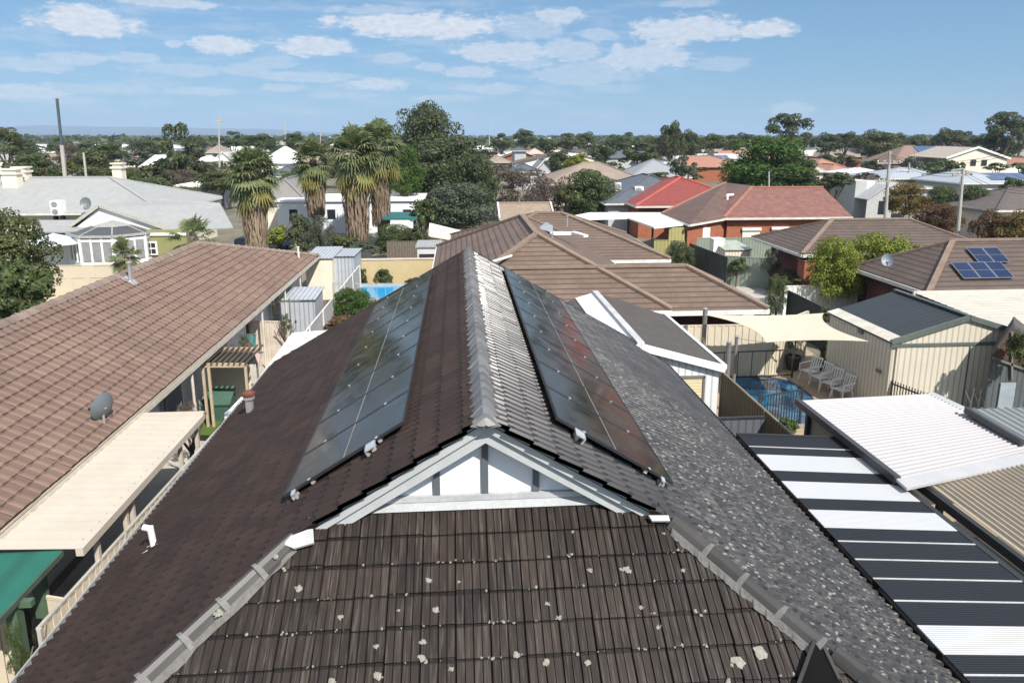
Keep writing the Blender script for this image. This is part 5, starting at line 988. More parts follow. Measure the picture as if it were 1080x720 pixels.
# grand villa on the left
vl, VY = fh('villa with pale grey corrugated hip roof and cream chimneys, at the far left', -200, 172, 225, 187.5, 3.5, 13, cw, GRF, name='villa', over=.5)
vl['category'] = 'villa'
for (xl, xr, yt, yb_, Yc, l) in ((0, 16, 178, 200, 57, 0), (12, 26, 176, 200, 58.5, 1), (117, 127, 172, 190, 60, 2)):
    a, b = V(xl, yt, Yc), V(xr, yt, Yc); zb = V(xl, yb_+8, Yc).z; m_ = MB(); m_.box(a.x, Yc, zb, b.x, Yc+.8, a.z-.45); m_.box(a.x-.1, Yc-.1, a.z-.45, b.x+.1, Yc+.9, a.z-.3); m_.box(a.x+.05, Yc+.05, a.z-.3, b.x-.05, Yc+.75, a.z-.1); m_.box(a.x-.08, Yc-.08, a.z-.1, b.x+.08, Yc+.88, a.z); m_.build('chimney', cw, vl)
# its front wing: gable, flat side roof and conservatory
vg = thing('villa_wing', 'white gabled wing of the grey roofed villa with olive green side wall', 'house', G(160, 262, 0)); Yg = 49.
ap, l_, r_ = V(104, 217, Yg), V(73, 239, Yg), V(183, 244, Yg); far = Vc((0, 6.5, 0)); rr2 = V(246, 236, 52)
m_ = MB(); m_.slab([l_, ap, ap+far, l_+far], .08); m_.slab([ap, r_, V(246, 240, 51), V(232, 214, 58), ap+far], .08); ro = m_.build('roof', GRF, vg)
m_ = MB(); m_.mesh([(l_.x+.3, Yg+.2, 0), (r_.x-.3, Yg+.2, 0), (r_.x-.3, Yg+.2, r_.z-.1), (ap.x, Yg+.2, ap.z-.12), (l_.x+.3, Yg+.2, l_.z-.1)], [(0, 1, 2, 3, 4)]); m_.build('wall', ww_, vg)
m_ = MB(); m_.beam(l_, ap, .08, .2); m_.beam(ap, r_, .08, .2); m_.build('bargeboard', M('stone_trim', (.42, .42, .36), .7), vg)
ol = M('olive_render', (.23, .23, .10), .8, var=.1); a, b = V(146, 243, 48.6), V(196, 243, 48.6); m_ = MB(); m_.box(a.x, 48.6, 0, b.x, 49.1, a.z); m_.build('side_wall', ol, vg); m_ = MB(); zz_ = V(150, 246, 48.5).z; m_.box(a.x, 48.5, zz_-.18, b.x, 48.6, zz_); m_.build('string_course', MAT['wht'], vg)
a, b = V(147, 255, 48.4), V(166, 269, 48.4); m_ = MB(); m_.box(a.x, 48.45, b.z, b.x, 48.58, a.z); wf = m_.build('window', MAT['wht'], vg); w3 = (b.x-a.x-.3)/3
m_ = MB()
for i in range(3):
    for j in range(2): zc0 = b.z+.1+j*(a.z-b.z-.1)/2; m_.box(a.x+.1+i*(w3+.05), 48.43, zc0, a.x+.1+i*(w3+.05)+w3, 48.45, zc0+(a.z-b.z-.3)/2)
m_.build('pane', MAT['glass'], wf)
cn = thing('conservatory', 'octagonal glass roofed conservatory with white walls in front of the grey roofed villa', 'conservatory', G(98, 285, 0)); Yc = 46.
cx_ = V(96, 250, Yc).x; Rr = 2.75; cen = Vc((cx_, Yc+3.0, 0)); zt_, ze_ = V(100, 232, Yc+3).z, V(95, 251, Yc).z; n = 8
ring = [cen+Vc((Rr*cos(pi/8+2*pi*i/n), Rr*sin(pi/8+2*pi*i/n), ze_)) for i in range(n)]; top = [cen+Vc((Rr*.45*cos(pi/8+2*pi*i/n), Rr*.45*sin(pi/8+2*pi*i/n), zt_-.35)) for i in range(n)]
m_ = MB()
for i in range(n): j = (i+1) % n; m_.slab([ring[i], ring[j], top[j], top[i]], .04)
m_.build('glass_roof', M('smoked_roof', (.06, .065, .07), .3, var=.2), cn); m_ = MB()
for i in range(n): j = (i+1) % n; m_.slab([top[i], top[j], cen+Vc((0, 0, zt_))], .03); m_.beam(ring[i], top[i], .07, .09); m_.beam(ring[i], ring[j], .1, .16)
m_.build('roof_frame', MAT['corr'], cn)
for i in range(n):
    j = (i+1) % n; a, b = ring[i], ring[j]; m_ = MB(); c1 = cen+(a-cen)*.96; c2 = cen+(b-cen)*.96; [m_.beam((u_.x, u_.y, .8), (u_.x, u_.y, ze_-.1), .11, .11) for u_ in (c1+(c2-c1)*.33, c1+(c2-c1)*.66)]; m_.beam((c1.x, c1.y, 0), (c1.x, c1.y, ze_-.1), .16, .16); m_.beam((c1.x, c1.y, .45), (c2.x, c2.y, .45), .08, .9); m_.beam((c1.x, c1.y, ze_-.25), (c2.x, c2.y, ze_-.25), .08, .2); wf = m_.build('window', MAT['wht'], cn)
    m_ = MB(); d1 = c1+(c2-c1)*.06; d2 = c1+(c2-c1)*.94; m_.beam((d1.x, d1.y, (ze_+.55)/2+.02), (d2.x, d2.y, (ze_+.55)/2+.02), .03, ze_-1.3); m_.build('pane', M('curtained_pane', (.24, .25, .25), .25), wf)
def acunit(label, xl, xr, yt, yb_, Y, grille=2):
    a, b = V(xl, yt, Y), V(xr, yb_, Y); root = thing('cooling_unit', label, 'air conditioner', ((a.x+b.x)/2, Y, b.z)); m_ = MB(); m_.box(a.x, Y, b.z+.12, b.x, Y+.75, a.z); m_.build('casing', MAT['wht'], root)
    m_ = MB(); c = (a.x+b.x)/2-(b.x-a.x)*.08
    for i in range(grille): z = b.z+.12+(a.z-b.z-.12)*(i+.5)/grille; m_.tube((c, Y-.02, z), (c, Y+.01, z), (a.z-b.z)/grille*.36, n=14)
    m_.build('fan_grille', M('fan_grey', (.25, .25, .25), .6), root); m_ = MB()
    for x in (a.x+.1, b.x-.1): m_.box(x-.04, Y+.05, b.z-.3, x+.04, Y+.6, b.z+.12)
    m_.build('feet', MAT['dark'], root); return root
acunit('white air conditioner with two fans on the roof of the grey villa', 52, 65, 212, 229, 52.2)
acunit('left white cooling box on the dark slate roof near the red roof', 649, 655, 193, 203, 67.6, 1); acunit('right white cooling box on the dark slate roof near the red roof', 670, 678.5, 197, 208, 66.3, 1)
dish('small grey satellite dish above the white gable of the villa wing', V(91, 221, 51.5), .45, radians(170), radians(15), M('grey_dish', ()), 1.)
lt = thing('lean_to_roof', 'low grey skillion roof between the villa and its conservatory', 'roof', G(60, 238, 3)); m_ = MB(); m_.slab([V(38, 232, 51.), V(95, 232, 51.), V(95, 244, 48), V(34, 244, 48)], .1); m_.build('sheeting', GRF, lt); m_ = MB(); m_.box(V(40, 240, 50).x, 48.4, 0, V(92, 240, 50).x, 51, 2.4); m_.build('wall', ww_, lt)
um = thing('patio_umbrella', 'pale blue market umbrella beside the conservatory', 'umbrella', G(62, 290, 0)); c = G(62, 290, 0); m_ = MB(); n = 8; zt = 2.75
ring = [c+Vc((1.9*cos(2*pi*i/n+.3), 1.9*sin(2*pi*i/n+.3), 2.15)) for i in range(n)]
for i in range(n): j = (i+1) % n; m_.mesh([ring[i], ring[j], c+Vc((0, 0, zt)), ring[i]-Vc((0, 0, .03)), ring[j]-Vc((0, 0, .03)), c+Vc((0, 0, zt-.03))], [(0, 1, 2), (5, 4, 3), (0, 3, 4, 1)])
m_.build('canopy', M('pale_blue_cloth', (.50, .58, .62), .8, var=.05), um); m_ = MB(); m_.tube(c, c+Vc((0, 0, zt)), .05, n=8); m_.build('pole', MAT['wht'], um)
al = thing('drying_rack', 'tall grey folding clothes airer on the cream court beside the conservatory', 'clothes airer', G(84, 277, 0)); c = G(84, 278, 0); m_ = MB()
for s_ in (-1, 1):
    m_.beam(c+Vc((s_*.9, 0, 0)), c+Vc((0, 0, 2.1)), .05, .05)
m_.build('legs', MAT['zinc'], al); m_ = MB()
for i in range(5): z = .4+i*.32; w_ = .9*(1-z/2.1); m_.beam(c+Vc((-w_, 0, z)), c+Vc((w_, 0, z)), .03, .03)
m_.build('rungs', MAT['zinc'], al)
ribfence('fence', 'long cream boundary fence in front of the court, left of the brown roof', (G(20, 293, 1.8).x, 36.7), (G(150, 293, 1.8).x, 36.7), 1.8, M('court_fence', (.50, .44, .34), .7, var=.06), posts=False, rib=.8)
ribfence('fence', 'cream court wall right below the conservatory windows', (G(36, 277, 1.8).x, 40.), (G(147, 277, 1.8).x, 40.), 1.85, M('court_fence', ()), posts=False, rib=1.6)
ribfence('fence', 'cream side fence running towards the big bush on the left', (G(20, 293, 1.8).x+.3, 36.6), (-20.0, 24.), 1.8, M('court_fence', ()), posts=False, rib=.8)
# red brick house on the right
RB, _ = fh('red brick house with faded terracotta hip roof and roller shutters', 764, 899, 229, 197.5, 2.9, 9.5, br, MAT['red'], kind='hl', capm=M('terracotta_cap', (.33, .15, .11), .8), over=.4)
Yr_ = G(830, 229, 2.9).y+.36
def shutter(root, xl, xr, yt, yb_, Y, mt, hood=True):
    a, b = V(xl, yt, Y), V(xr, yb_, Y); m_ = MB(); m_.box(a.x, Y-.05, b.z, b.x, Y-.005, a.z); s_ = m_.build('roller_shutter', mt, root)
    if hood: m_ = MB(); m_.box(a.x-.06, Y-.16, a.z, b.x+.06, Y-.005, a.z+.2); m_.build('shutter_box', MAT['wht'], s_)
shm = M('shutter_cream', (.68, .66, .56), .6, var=.04, course=(.07, .3, .2)); shutter(RB, 783, 800, 243, 262, Yr_, shm); shutter(RB, 814, 829, 242, 262, Yr_, shm)
RB2 = thing('brick_house', 'red brick wing with dark weathered terracotta roof, left of the faded terracotta roof', 'house', G(735, 250, 0)); WT_ = M('weathered_terracotta', (.15, .085, .065), .8, var=.3, course=(.31, .6, .2), vscale=.8, col2=(.085, .06, .05))
A, B, C2 = G(698, 225, 2.85), G(727, 236.5, 2.85), G(768, 229.5, 2.85); T_, T2 = V(765, 192.5, 60), V(803, 197, 57.3); Bk = Vc((C2.x+3, C2.y+3, 3.6))
m_ = MB(); m_.slab([A, B, T_], .08); m_.slab([B, C2, T_], .08); m_.slab([C2, Bk, T2, T_], .08); ro = m_.build('roof', WT_, RB2); m_ = MB(); m_.beam(C2, T2, .3, .12); m_.beam(A+Vc((0, 0, .02)), T_, .25, .1); m_.build('ridge_cap', M('terracotta_cap', ()), ro)
m_ = MB(); dn = Vc((0, 0, -.1)); A2, B2, C3 = A+Vc((.35, .35, 0)), B+Vc((.05, .45, 0)), C2+Vc((0, .35, 0)); z0v = lambda p: Vc((p.x, p.y, 0))
m_.face([z0v(A2), z0v(B2), B2+dn, A2+dn]); m_.face([z0v(B2), z0v(C3), C3+dn, B2+dn]); m_.build('wall', br, RB2); m_ = MB(); m_.beam(A+dn, B+dn, .13, .14); m_.beam(B+dn, C2+dn, .13, .14); m_.build('gutter', M('gutter_cream', ()), RB2)
k_ = B2+(C3-B2)*.42; a, b = V(739, 240, k_.y), V(748, 252, k_.y); m_ = MB(); m_.box(a.x, k_.y-.12, b.z, b.x, k_.y+.1, a.z); m_.build('roller_shutter', MAT['wht'], RB2)
dpz = C3+Vc((-.25, -.12, 0)); m_ = MB(); m_.tube((dpz.x, dpz.y, 0), (dpz.x, dpz.y, 2.8), .05, n=8); m_.build('downpipe', MAT['wht'], RB2)
RB3 = house('bright red tiled roof rising behind the white flat carport', 'house', V(668, 220, 61).x, V(800, 220, 61).x, 60.2, 73, 2.9, 5.0, br, RRF, kind='hip', over=.4, capm=M('red_cap', (.5, .10, .07), .7))
p = V(727, 203, 63.5); sw = thing('skylight', 'small white vent strip on the bright red roof', 'vent', p); m_ = MB(); m_.beam(p+Vc((-.6, -.2, 0)), p+Vc((.6, .2, .1)), .3, .2); m_.build('cover', MAT['wht'], sw); m_ = MB(); m_.beam(p+Vc((-.6, -.2, -.15)), p+Vc((.6, .2, -.05)), .34, .12); m_.build('base', MAT['zinc'], sw)
p = V(767, 210, 55.5); sw = thing('vent_pipe', 'white bent vent on the weathered terracotta roof', 'vent', p); m_ = MB(); m_.tube(p-Vc((0, 0, .5)), p+Vc((0, 0, .3)), .1, n=8); m_.build('pipe', MAT['wht'], sw); m_ = MB(); m_.tube(p+Vc((-.1, 0, .3)), p+Vc((.5, 0, .35)), .1, n=8); m_.build('bend', MAT['wht'], sw)
wc = thing('carport', 'long flat white carport roof with olive wall, left of the red brick house', 'carport', G(640, 235, 2)); 
m_ = MB(); P5 = [G(583, 231.5, 2.75), G(622, 224, 2.8), G(697, 224, 2.8), G(723, 236, 2.75), G(690, 239.5, 2.75), G(662, 229.5, 2.75)]; m_.slab(P5, .12); m_.build('sheeting', WRF, wc)
a, b = G(706, 238, 2.7), G(723, 238, 2.7); m_ = MB(); m_.box(a.x, a.y, 0, b.x, a.y+.2, 2.55); m_.build('wall', M('olive_yellow', (.36, .33, .13), .7, var=.08, ribs=(.25, .3)), wc)
m_ = MB()
for x, y in ((690, 239), (664, 231), (723, 237)): m_ = MB(); p = G(x, y, 2.7); m_.box(p.x-.06, p.y+.3, 0, p.x+.06, p.y+.42, 2.65); m_.build('post', BK, wc)
ribfence('fence', 'olive yellow fence panel below the white carport', (V(690, 255, 46.5).x, 46.5), (V(722, 255, 46.5).x, 46.5), 1.9, M('olive_yellow', ()), posts=False)
fh('dark slate roofed house with two white cooling boxes, behind the white carport', 638, 765, 214, 184, 2.8, 14, gw, DRF, kind='hip')
fh('wide tan brown roofed house behind the round green tree', 575, 690, 194, 171, 2.9, 12, cw, TRF)
fh('grey roofed house partly hidden by the grey leafed tree', 665, 730, 187, 168, 3, 10, gw, M('mid_grey_roof', (.26, .27, .29), .7, var=.1))
so_, Ys = fh('grey house with a solar panelled roof and a white garage door', 735, 775, 172, 163, 3, 9, gw, DRF)
m_ = MB(); Yp = Ys+.8
sa2 = thing('solar_array', 'bluish solar panels on the grey roof left of the big green tree', 'solar panels', V(755, 170, Ys+1)); zr_ = V(755, 163, Ys+4.5).z
for i in range(5):
    x0 = V(742, 170, Ys).x+i*1.35; m_ = MB(); k5 = (zr_-3)/4.5; m_.slab([(x0, Ys+.9, 3+.9*k5+.12), (x0+1.25, Ys+.9, 3+.9*k5+.12), (x0+1.25, Ys+3.9, 3+3.9*k5+.12), (x0, Ys+3.9, 3+3.9*k5+.12)], .04); m_.build('solar_panel', M('far_panel', (.09, .11, .17), .25), sa2)
a, b = V(741, 175, Ys-.1), V(760, 179, Ys-.1); 
shutter(so_, 741, 760, 174.5, 179, Ys+.36, MAT['wht'], False)
fh('plain tan tiled roof end standing just above the big brown hips', 527, 585, 231, 214, 2.9, 5, cw, M('tan_flat_tile', (.30, .235, .175), .85, var=.2, vscale=3, course=(.31, .3, .15)), 'gx')
cs_ = thing('cream_shed', 'cream shed with a steep pale skillion roof left of the brown hips', 'shed', G(475, 250, 0)); Yq = 50; m_ = MB(); m_.slab([V(452, 248, Yq), V(500, 256, Yq), V(498, 246, Yq+3), V(453, 235, Yq+3)], .12); m_.build('roof', M('pale_yellow_sheet', (.74, .70, .56), .6, var=.05), cs_)
a, b = V(454, 250, Yq+.2), V(497, 256, Yq+.2); m_ = MB(); m_.mesh([(a.x, Yq+.2, 0), (b.x, Yq+.2, 0), (b.x, Yq+.2, b.z), (a.x, Yq+.2, a.z), (a.x, Yq+2.8, 0), (a.x, Yq+2.8, a.z+.8)], [(0, 1, 2, 3), (4, 0, 3, 5)]); m_.build('wall', cw, cs_); a, b = V(456, 251.5, Yq+.1), V(480, 257, Yq+.1); m_ = MB(); m_.box(a.x, Yq+.1, b.z, b.x, Yq+.19, a.z-.1); m_.build('opening', M('tan_shade', (.3, .26, .17), .8), cs_)
w2 = thing('white_shed', 'small white and grey cabin with dark window slot left of the brown hips', 'shed', G(455, 270, 0)); Yq = 43; a, b = V(440, 261, Yq), V(464, 275, Yq); m_ = MB(); m_.box(a.x, Yq, 0, b.x, Yq+2.5, a.z); m_.build('wall', M('pale_grey_wall', (.55, .55, .56), .7), w2); m_ = MB(); m_.box(a.x-.1, Yq-.1, a.z, b.x+.1, Yq+2.6, a.z+.08); m_.build('roof', GRF, w2); c1, c2 = V(442, 268, Yq), V(461, 271.5, Yq); m_ = MB(); m_.box(c1.x, Yq-.02, c2.z, c2.x, Yq-.002, c1.z); m_.build('window', MAT['glass'], w2)
ga = thing('awning', 'teal green flat awning beyond the palms', 'awning', G(422, 228, 2.4)); m_ = MB(); m_.slab([G(403, 230.5, 2.5), G(440, 230.5, 2.5), G(440, 223.5, 2.5), G(405, 223.5, 2.5)], .12); m_.build('cloth', M('teal', (.02, .13, .13), .7), ga); m_ = MB()
for x in (404, 439): m_ = MB(); p = G(x, 230, 2.4); m_.box(p.x-.05, p.y+.1, 0, p.x+.05, p.y+.2, 2.38); m_.build('post', MAT['post'], ga)
wb = thing('white_building', 'long white walled building behind the palm trunks', 'building', G(330, 240, 0)); Yq = 66; a, b = V(292, 213, Yq), V(445, 213, Yq); m_ = MB(); m_.box(a.x, Yq, 0, b.x, Yq+7, a.z); m_.build('wall', M('bluish_white', (.66, .68, .72), .75, var=.05), wb); m_ = MB(); m_.box(a.x-.2, Yq-.2, a.z, b.x+.2, Yq+7.2, a.z+.15); m_.build('roof', WRF, wb)
for x in (305, 345, 425): c1, c2 = V(x, 221, Yq), V(x+9, 231, Yq); m_ = MB(); m_.box(c1.x, Yq-.03, c2.z, c2.x, Yq-.002, c1.z); m_.build('window', MAT['glass'], wb)
fh('grey tiled roof house between the two left palms', 268, 322, 211, 187, 2.9, 11, cw, M('warm_grey_roof', (.21, .20, .19), .8, var=.1)); fh('brilliant white hip roofed house above the grey tiled roof', 272, 318, 172, 155, 3., 12, ww_, WRF)
# remaining far houses: (label, xl, xr, ye, yr, ze, depth, wall, roof, kind)
L_ = [('small white roofed house with dark window between the pine and the villa', 148, 172, 175, 163.5, 3., 9, ww_, WRF, 'hip'), ('white hip roofed cottage right of the tall pine', 203, 224, 170, 165, 2.8, 8, ww_, WRF, 'hip'),
 ('long flat white roof between the pine and the first palm', 183, 238, 196, 194.5, 2.9, 8, gw, WRF, 'hip'), ('house with brown roof below the tall pine', 150, 190, 187, 180, 2.8, 9, cw, TRF, 'hip'), ('house with a short bright red roof left of the pine', 130, 149, 165, 160, 3, 9, cw, M('orange_red_roof', (.40, .10, .06), .7, var=.1), 'hip'),
 ('cream roofed bungalow on the far left beyond the villa', 40, 68, 165, 157, 3, 9, gw, M('cream_roof', (.6, .58, .5), .6), 'hip'), ('purple grey roofed house beside the leaning pole', 48, 76, 178, 162, 3, 10, gw, M('mauve_roof', (.22, .19, .20), .8, var=.1), 'hip'), ('low white building far left among trees', 104, 122, 155, 151.5, 3, 10, ww_, M('grey_far_roof', (.35, .35, .35), .7), 'gx'),
 ('pale house with a gable left edge beyond the villa', -10, 16, 168, 163, 3.2, 9, cw, GRF, 'gx'), ('grey shed roof behind the villa chimneys', 62, 96, 190, 186, 3, 8, gw, DRF, 'gx'), ('grey brown far house right of the second pole', 215, 238, 161, 153, 3, 11, gw, TRF, 'hip'), ('white gabled far house left of the first palm', 226, 244, 168, 160, 3, 9, ww_, M('pale_far_roof', (.5, .5, .5), .6), 'gy'),
 ('grey dark roofed house between the white roof and grey tiled roof', 282, 318, 186, 174, 3, 9, gw, DRF, 'hip'), ('low white far house behind the first white roof', 283, 312, 152, 149.5, 3, 12, ww_, WRF, 'gx'),
 ('pale far house right of the dark leafy tree', 503, 520, 157, 153.5, 3.2, 10, ww_, WRF, 'gx'), ('brown long roofed house with white upper wall', 512, 540, 171, 164, 3, 9, gw, TRF, 'hip'), ('two storey house with grey roof and white column, mid distance', 541, 557, 159, 155, 5.4, 9, gw, DRF, 'hip'), ('cream walled house with flat pink roof right of the two storey one', 556, 574, 162, 156.5, 3.4, 9, cw, M('pinkish_roof', (.5, .38, .32), .8), 'hip'),
 ('house with dark solar panels in front of the two storey house', 540, 572, 181, 173, 3, 9, gw, DRF, 'hip'), ('grey green gabled house left of the dark conifer pair', 566, 584, 178, 168, 3, 9, gw, M('green_grey_roof', (.28, .31, .29), .7), 'gy'), ('dim red roofed cottage behind the brownish tree', 572, 596, 192, 186, 2.8, 8, br, M('orange_red_roof', ()), 'hip'),
 ('brown far house at the edge of the conifers', 612, 634, 168, 161, 3, 9, ww_, TRF, 'gy'), ('low roofed house with white walls, behind the big green tree on the right', 850, 897, 164, 158.5, 3.2, 9, M('pinky_wall', (.55, .45, .36), .8), M('flat_cream_roof', (.6, .55, .47), .8), 'gx'),
 ('terracotta roofed house left of the white chimney house', 858, 892, 176, 167, 3, 10, cw, M('pale_terracotta', (.34, .17, .12), .8, var=.15), 'hip'), ('cream house with beige hip roof above the red brick roof', 852, 873, 181, 173, 3, 8, cw, M('beige_roof', (.42, .38, .31), .8), 'hip'), ('house with pale terracotta lower roof near the hedge', 874, 903, 181, 173, 3, 9, cw, M('pale_terracotta', ()), 'hip'),
 ('grey gabled house with bright white carport roof', 897, 942, 184, 177, 3, 8, gw, WRF, 'hip'), ('wide blue grey roofed house in front of the cream gable', 935, 1015, 188, 177, 3, 10, gw, M('blue_grey_roof', (.33, .36, .40), .6, var=.06), 'hip'), ('blue grey roofed house at the right with white skillion front', 1013, 1075, 193, 180, 3, 10, gw, M('blue_grey_roof', ()), 'hip'),
 ('brown roofed house with a blue solar roof right of centre right', 942, 1010, 171, 153.5, 3.4, 12, M('shade_brick', (.2, .16, .13), .8), M('brown_solar_roof', (.22, .15, .115), .8, var=.2), 'hip'), ('grey house with a pale roof left of the autumn tree', 918, 985, 198, 190, 2.9, 9, gw, M('stone_roof', (.36, .35, .32), .7, var=.1), 'hip'),
 ('brown roofed far house at the right edge beyond the cream gable', 1060, 1110, 172, 166, 3, 9, cw, TRF, 'hip'), ('dark brown hip roofed house at the right edge above the autumn bushes', 1052, 1180, 221, 198, 2.9, 9, cw, M('dark_brown_roof', (.12, .10, .09), .8, var=.2, course=(.31, .4, .2)), 'hip')]
FH = {}
for t in L_:
    wins = ()
    Y_ = G((t[1]+t[2])/2, t[3], t[5]).y; W_h = V(t[2], t[3], Y_).x-V(t[1], t[3], Y_).x-.9
    k = max(1, int(W_h/4)); wins = [('f', (i+.5)*W_h/k-.7, 1.4, 1.0, 2.2) for i in range(k)] if Y_ < 260 else ()
    r_, Y_ = fh(*t[:9], kind=t[9], wins=wins); FH[t[0]] = (r_, Y_)
# cream gable house (right) with two dark windows
cgH, Yc = None, G(1030, 186, .8).y; Yc = 128.; l_, a_, r_ = V(998, 167, Yc), V(1032, 155.5, Yc), V(1066, 167.5, Yc)
cgH = thing('house', 'large cream gabled house wall with two dark windows, right of centre at the right', 'house', (a_.x, Yc, 0)); m_ = MB(); far = Vc((3, 16, 0)); m_.slab([l_, a_, a_+far, l_+far], .2); m_.slab([a_, r_, r_+far, a_+far], .2); m_.build('roof', M('cream_brown_roof', (.42, .36, .30), .8), cgH)
m_ = MB(); m_.mesh([(l_.x+.5, Yc+.3, 0), (r_.x-.5, Yc+.3, 0), (r_.x-.5, Yc+.3, r_.z-.2), (a_.x, Yc+.3, a_.z-.3), (l_.x+.5, Yc+.3, l_.z-.2), (r_.x+2.5, Yc+16, 0), (r_.x+2.5, Yc+16, r_.z-.2)], [(0, 1, 2, 3, 4), (1, 5, 6, 2)]); m_.build('wall', cw, cgH); m_ = MB(); m_.beam(l_, a_, .2, .35); m_.beam(a_, r_, .2, .35); m_.build('bargeboard', MAT['wht'], cgH)
for x in (1025, 1036.5): a, b = V(x, 168.5, Yc), V(x+5, 175, Yc); m_ = MB(); m_.box(a.x, Yc+.2, b.z, b.x, Yc+.28, a.z); wf = m_.build('window', M('win_brown', (.14, .09, .06), .6), cgH); m_ = MB(); m_.box(a.x+.12, Yc+.17, b.z+.12, b.x-.12, Yc+.2, a.z-.12); m_.build('pane', MAT['glass'], wf)
bs = thing('solar_array', 'large blue solar panel field on the brown roof beside the cream gable', 'solar panels', V(993, 160, 135)); m_ = MB()
rz = FH['brown roofed house with a blue solar roof right of centre right'][1]; ze, zr = 3.4, V(976, 153.5, rz+6).z; kq = (zr-ze)/6; xs0 = V(970, 160, rz+3).x
for i in range(9):
    for j in range(2): y0, y1 = rz+1.2+j*2.2, rz+3.3+j*2.2; x0 = xs0+i*1.15; m_ = MB(); m_.slab([(x0, y0, ze+(y0-rz)*kq+.15), (x0+1.1, y0, ze+(y0-rz)*kq+.15), (x0+1.1, y1, ze+(y1-rz)*kq+.15), (x0, y1, ze+(y1-rz)*kq+.15)], .05); m_.build('solar_panel', M('far_panel_blue', (.06, .10, .20), .3), bs)
b2 = thing('solar_array', 'solar panels on the blue grey roof at the right edge', 'solar panels', V(1050, 185, 100)); rz = FH['blue grey roofed house at the right with white skillion front'][1]; ze, zr = 3, V(1044, 180, rz+5).z; kq = (zr-ze)/5; xs0 = V(1040, 185, rz+2).x
for i in range(4):
    y0, y1 = rz+.8, rz+3.6; x0 = xs0+i*1.5; m_ = MB(); m_.slab([(x0, y0, ze+(y0-rz)*kq+.15), (x0+1.4, y0, ze+(y0-rz)*kq+.15), (x0+1.4, y1, ze+(y1-rz)*kq+.15), (x0, y1, ze+(y1-rz)*kq+.15)], .05); m_.build('solar_panel', M('far_panel_blue', ()), b2)
# grey modern block with white wall
gb2 = thing('building', 'grey rendered block with a white stepped wall above the brown roof on the right', 'building', G(915, 240, 0)); Yq = 74; m_ = MB(); a, b = V(903, 191, Yq), V(915, 191, Yq); m_.box(a.x, Yq, 0, b.x, Yq+5, a.z); m_.build('tower', gw, gb2); m_ = MB(); c = V(926, 191, Yq+.2); m_.box(b.x, Yq+.1, 0, b.x+.9, Yq+5, c.z); m_.build('white_wall', MAT['wht'], gb2)
m_ = MB(); a, b = V(915, 207, Yq-2), V(952, 207, Yq-2); m_.mesh([(a.x, Yq-2, 0), (b.x, Yq-2, 0), (b.x, Yq-2, a.z-.3), ((a.x+b.x)/2, Yq-2, a.z+1.1), (a.x, Yq-2, a.z-.3)], [(0, 1, 2, 3, 4)]); m_.slab([(a.x-.2, Yq-2.3, a.z-.3), ((a.x+b.x)/2, Yq-2.3, a.z+1.2), ((a.x+b.x)/2, Yq+4, a.z+1.2), (a.x-.2, Yq+4, a.z-.3)], .1); m_.slab([((a.x+b.x)/2, Yq-2.3, a.z+1.2), (b.x+.2, Yq-2.3, a.z-.3), (b.x+.2, Yq+4, a.z-.3), ((a.x+b.x)/2, Yq+4, a.z+1.2)], .1); m_.build('wing', gw, gb2)
for (x0, x1, y0, y1) in ((927, 933, 212, 226), (940, 950, 225, 240)): a, b = V(x0, y0, Yq-2), V(x1, y1, Yq-2); m_ = MB(); m_.box(a.x, Yq-2.04, b.z, b.x, Yq-2.005, a.z); m_.build('window', MAT['glass'], gb2)
ribfence('fence', 'pale street fence panels between the autumn trees', (V(952, 240, 62).x, 62), (V(1050, 240, 62).x, 60), 1.6, M('pale_street_fence', (.5, .5, .46), .7, var=.1), posts=False)
# random roofs far beyond, glimpsed between trees
fr_g = 'far roofs glimpsed among the distant trees'; rr_ = random.Random(3)
far_roofs = [WRF, TRF, GRF, M('pale_terracotta', ()), DRF, BRF, M('pale_far_roof', ())]
for i in range(120):
    Y = rr_.uniform(130, 420); px = rr_.uniform(-40, 1120); x = V(px, 150, Y).x; w_ = rr_.uniform(11, 17); d_2 = rr_.uniform(9, 12); ze = 2.9
    if 400 < px < 520 or 780 < px < 850: continue
    rm_, wm_ = rr_.choice(far_roofs), rr_.choice((cw, ww_, gw, br))
    house('distant low house half hidden among the trees below the horizon', 'house', x, x+w_, Y, Y+d_2, ze, ze+rr_.uniform(1.6, 2.4), wm_, rm_, kind=rr_.choice(('hip', 'hip', 'gx', 'gy')), group=fr_g, gutter=False, rot=rr_.choice((0, 0, .15, -.2)))
# ============================================================ poles
def stobie(label, xb, yb_, xt, yt, Y, w_=.3, arms=(), col=None, name='power_pole', two=False):
    b, t = V(xb, yb_, Y), V(xt, yt, Y); b = b-(t-b)*((b.z)/(t.z-b.z)); root = thing(name, label, 'pole', b); m_ = MB()
    if two:
        mid = b+(t-b)*.62; m_.beam(b, mid, w_, w_*.7, up=(0, 1, 0)); m_.build('shaft', col or conc, root); m_ = MB(); m_.beam(mid, t, w_*.75, w_*.5, up=(0, 1, 0)); m_.build('upper_shaft', M('dark_pole', (.07, .09, .11), .6), root)
    else: m_.tube(b, t, w_/2, w_*.33, n=8); m_.build('shaft', col or conc, root)
    for (z_, hw_) in arms:
        c = t-Vc((0, 0, z_)); m_ = MB(); m_.beam(c+Vc((-hw_, -.1, 0)), c+Vc((hw_, .1, 0)), .1, .12); ar = m_.build('crossarm', M('pole_arm', (.35, .34, .32), .7), root)
        for u in (-.9, -.35, .35, .9): m_ = MB(); m_.lathe(c+Vc((u*hw_, 0, .06)), [(.05, 0), (.09, .08), (.05, .16), (.02, .2)], 6); m_.build('insulator', M('insulator', (.5, .45, .4), .3), ar)
    return root
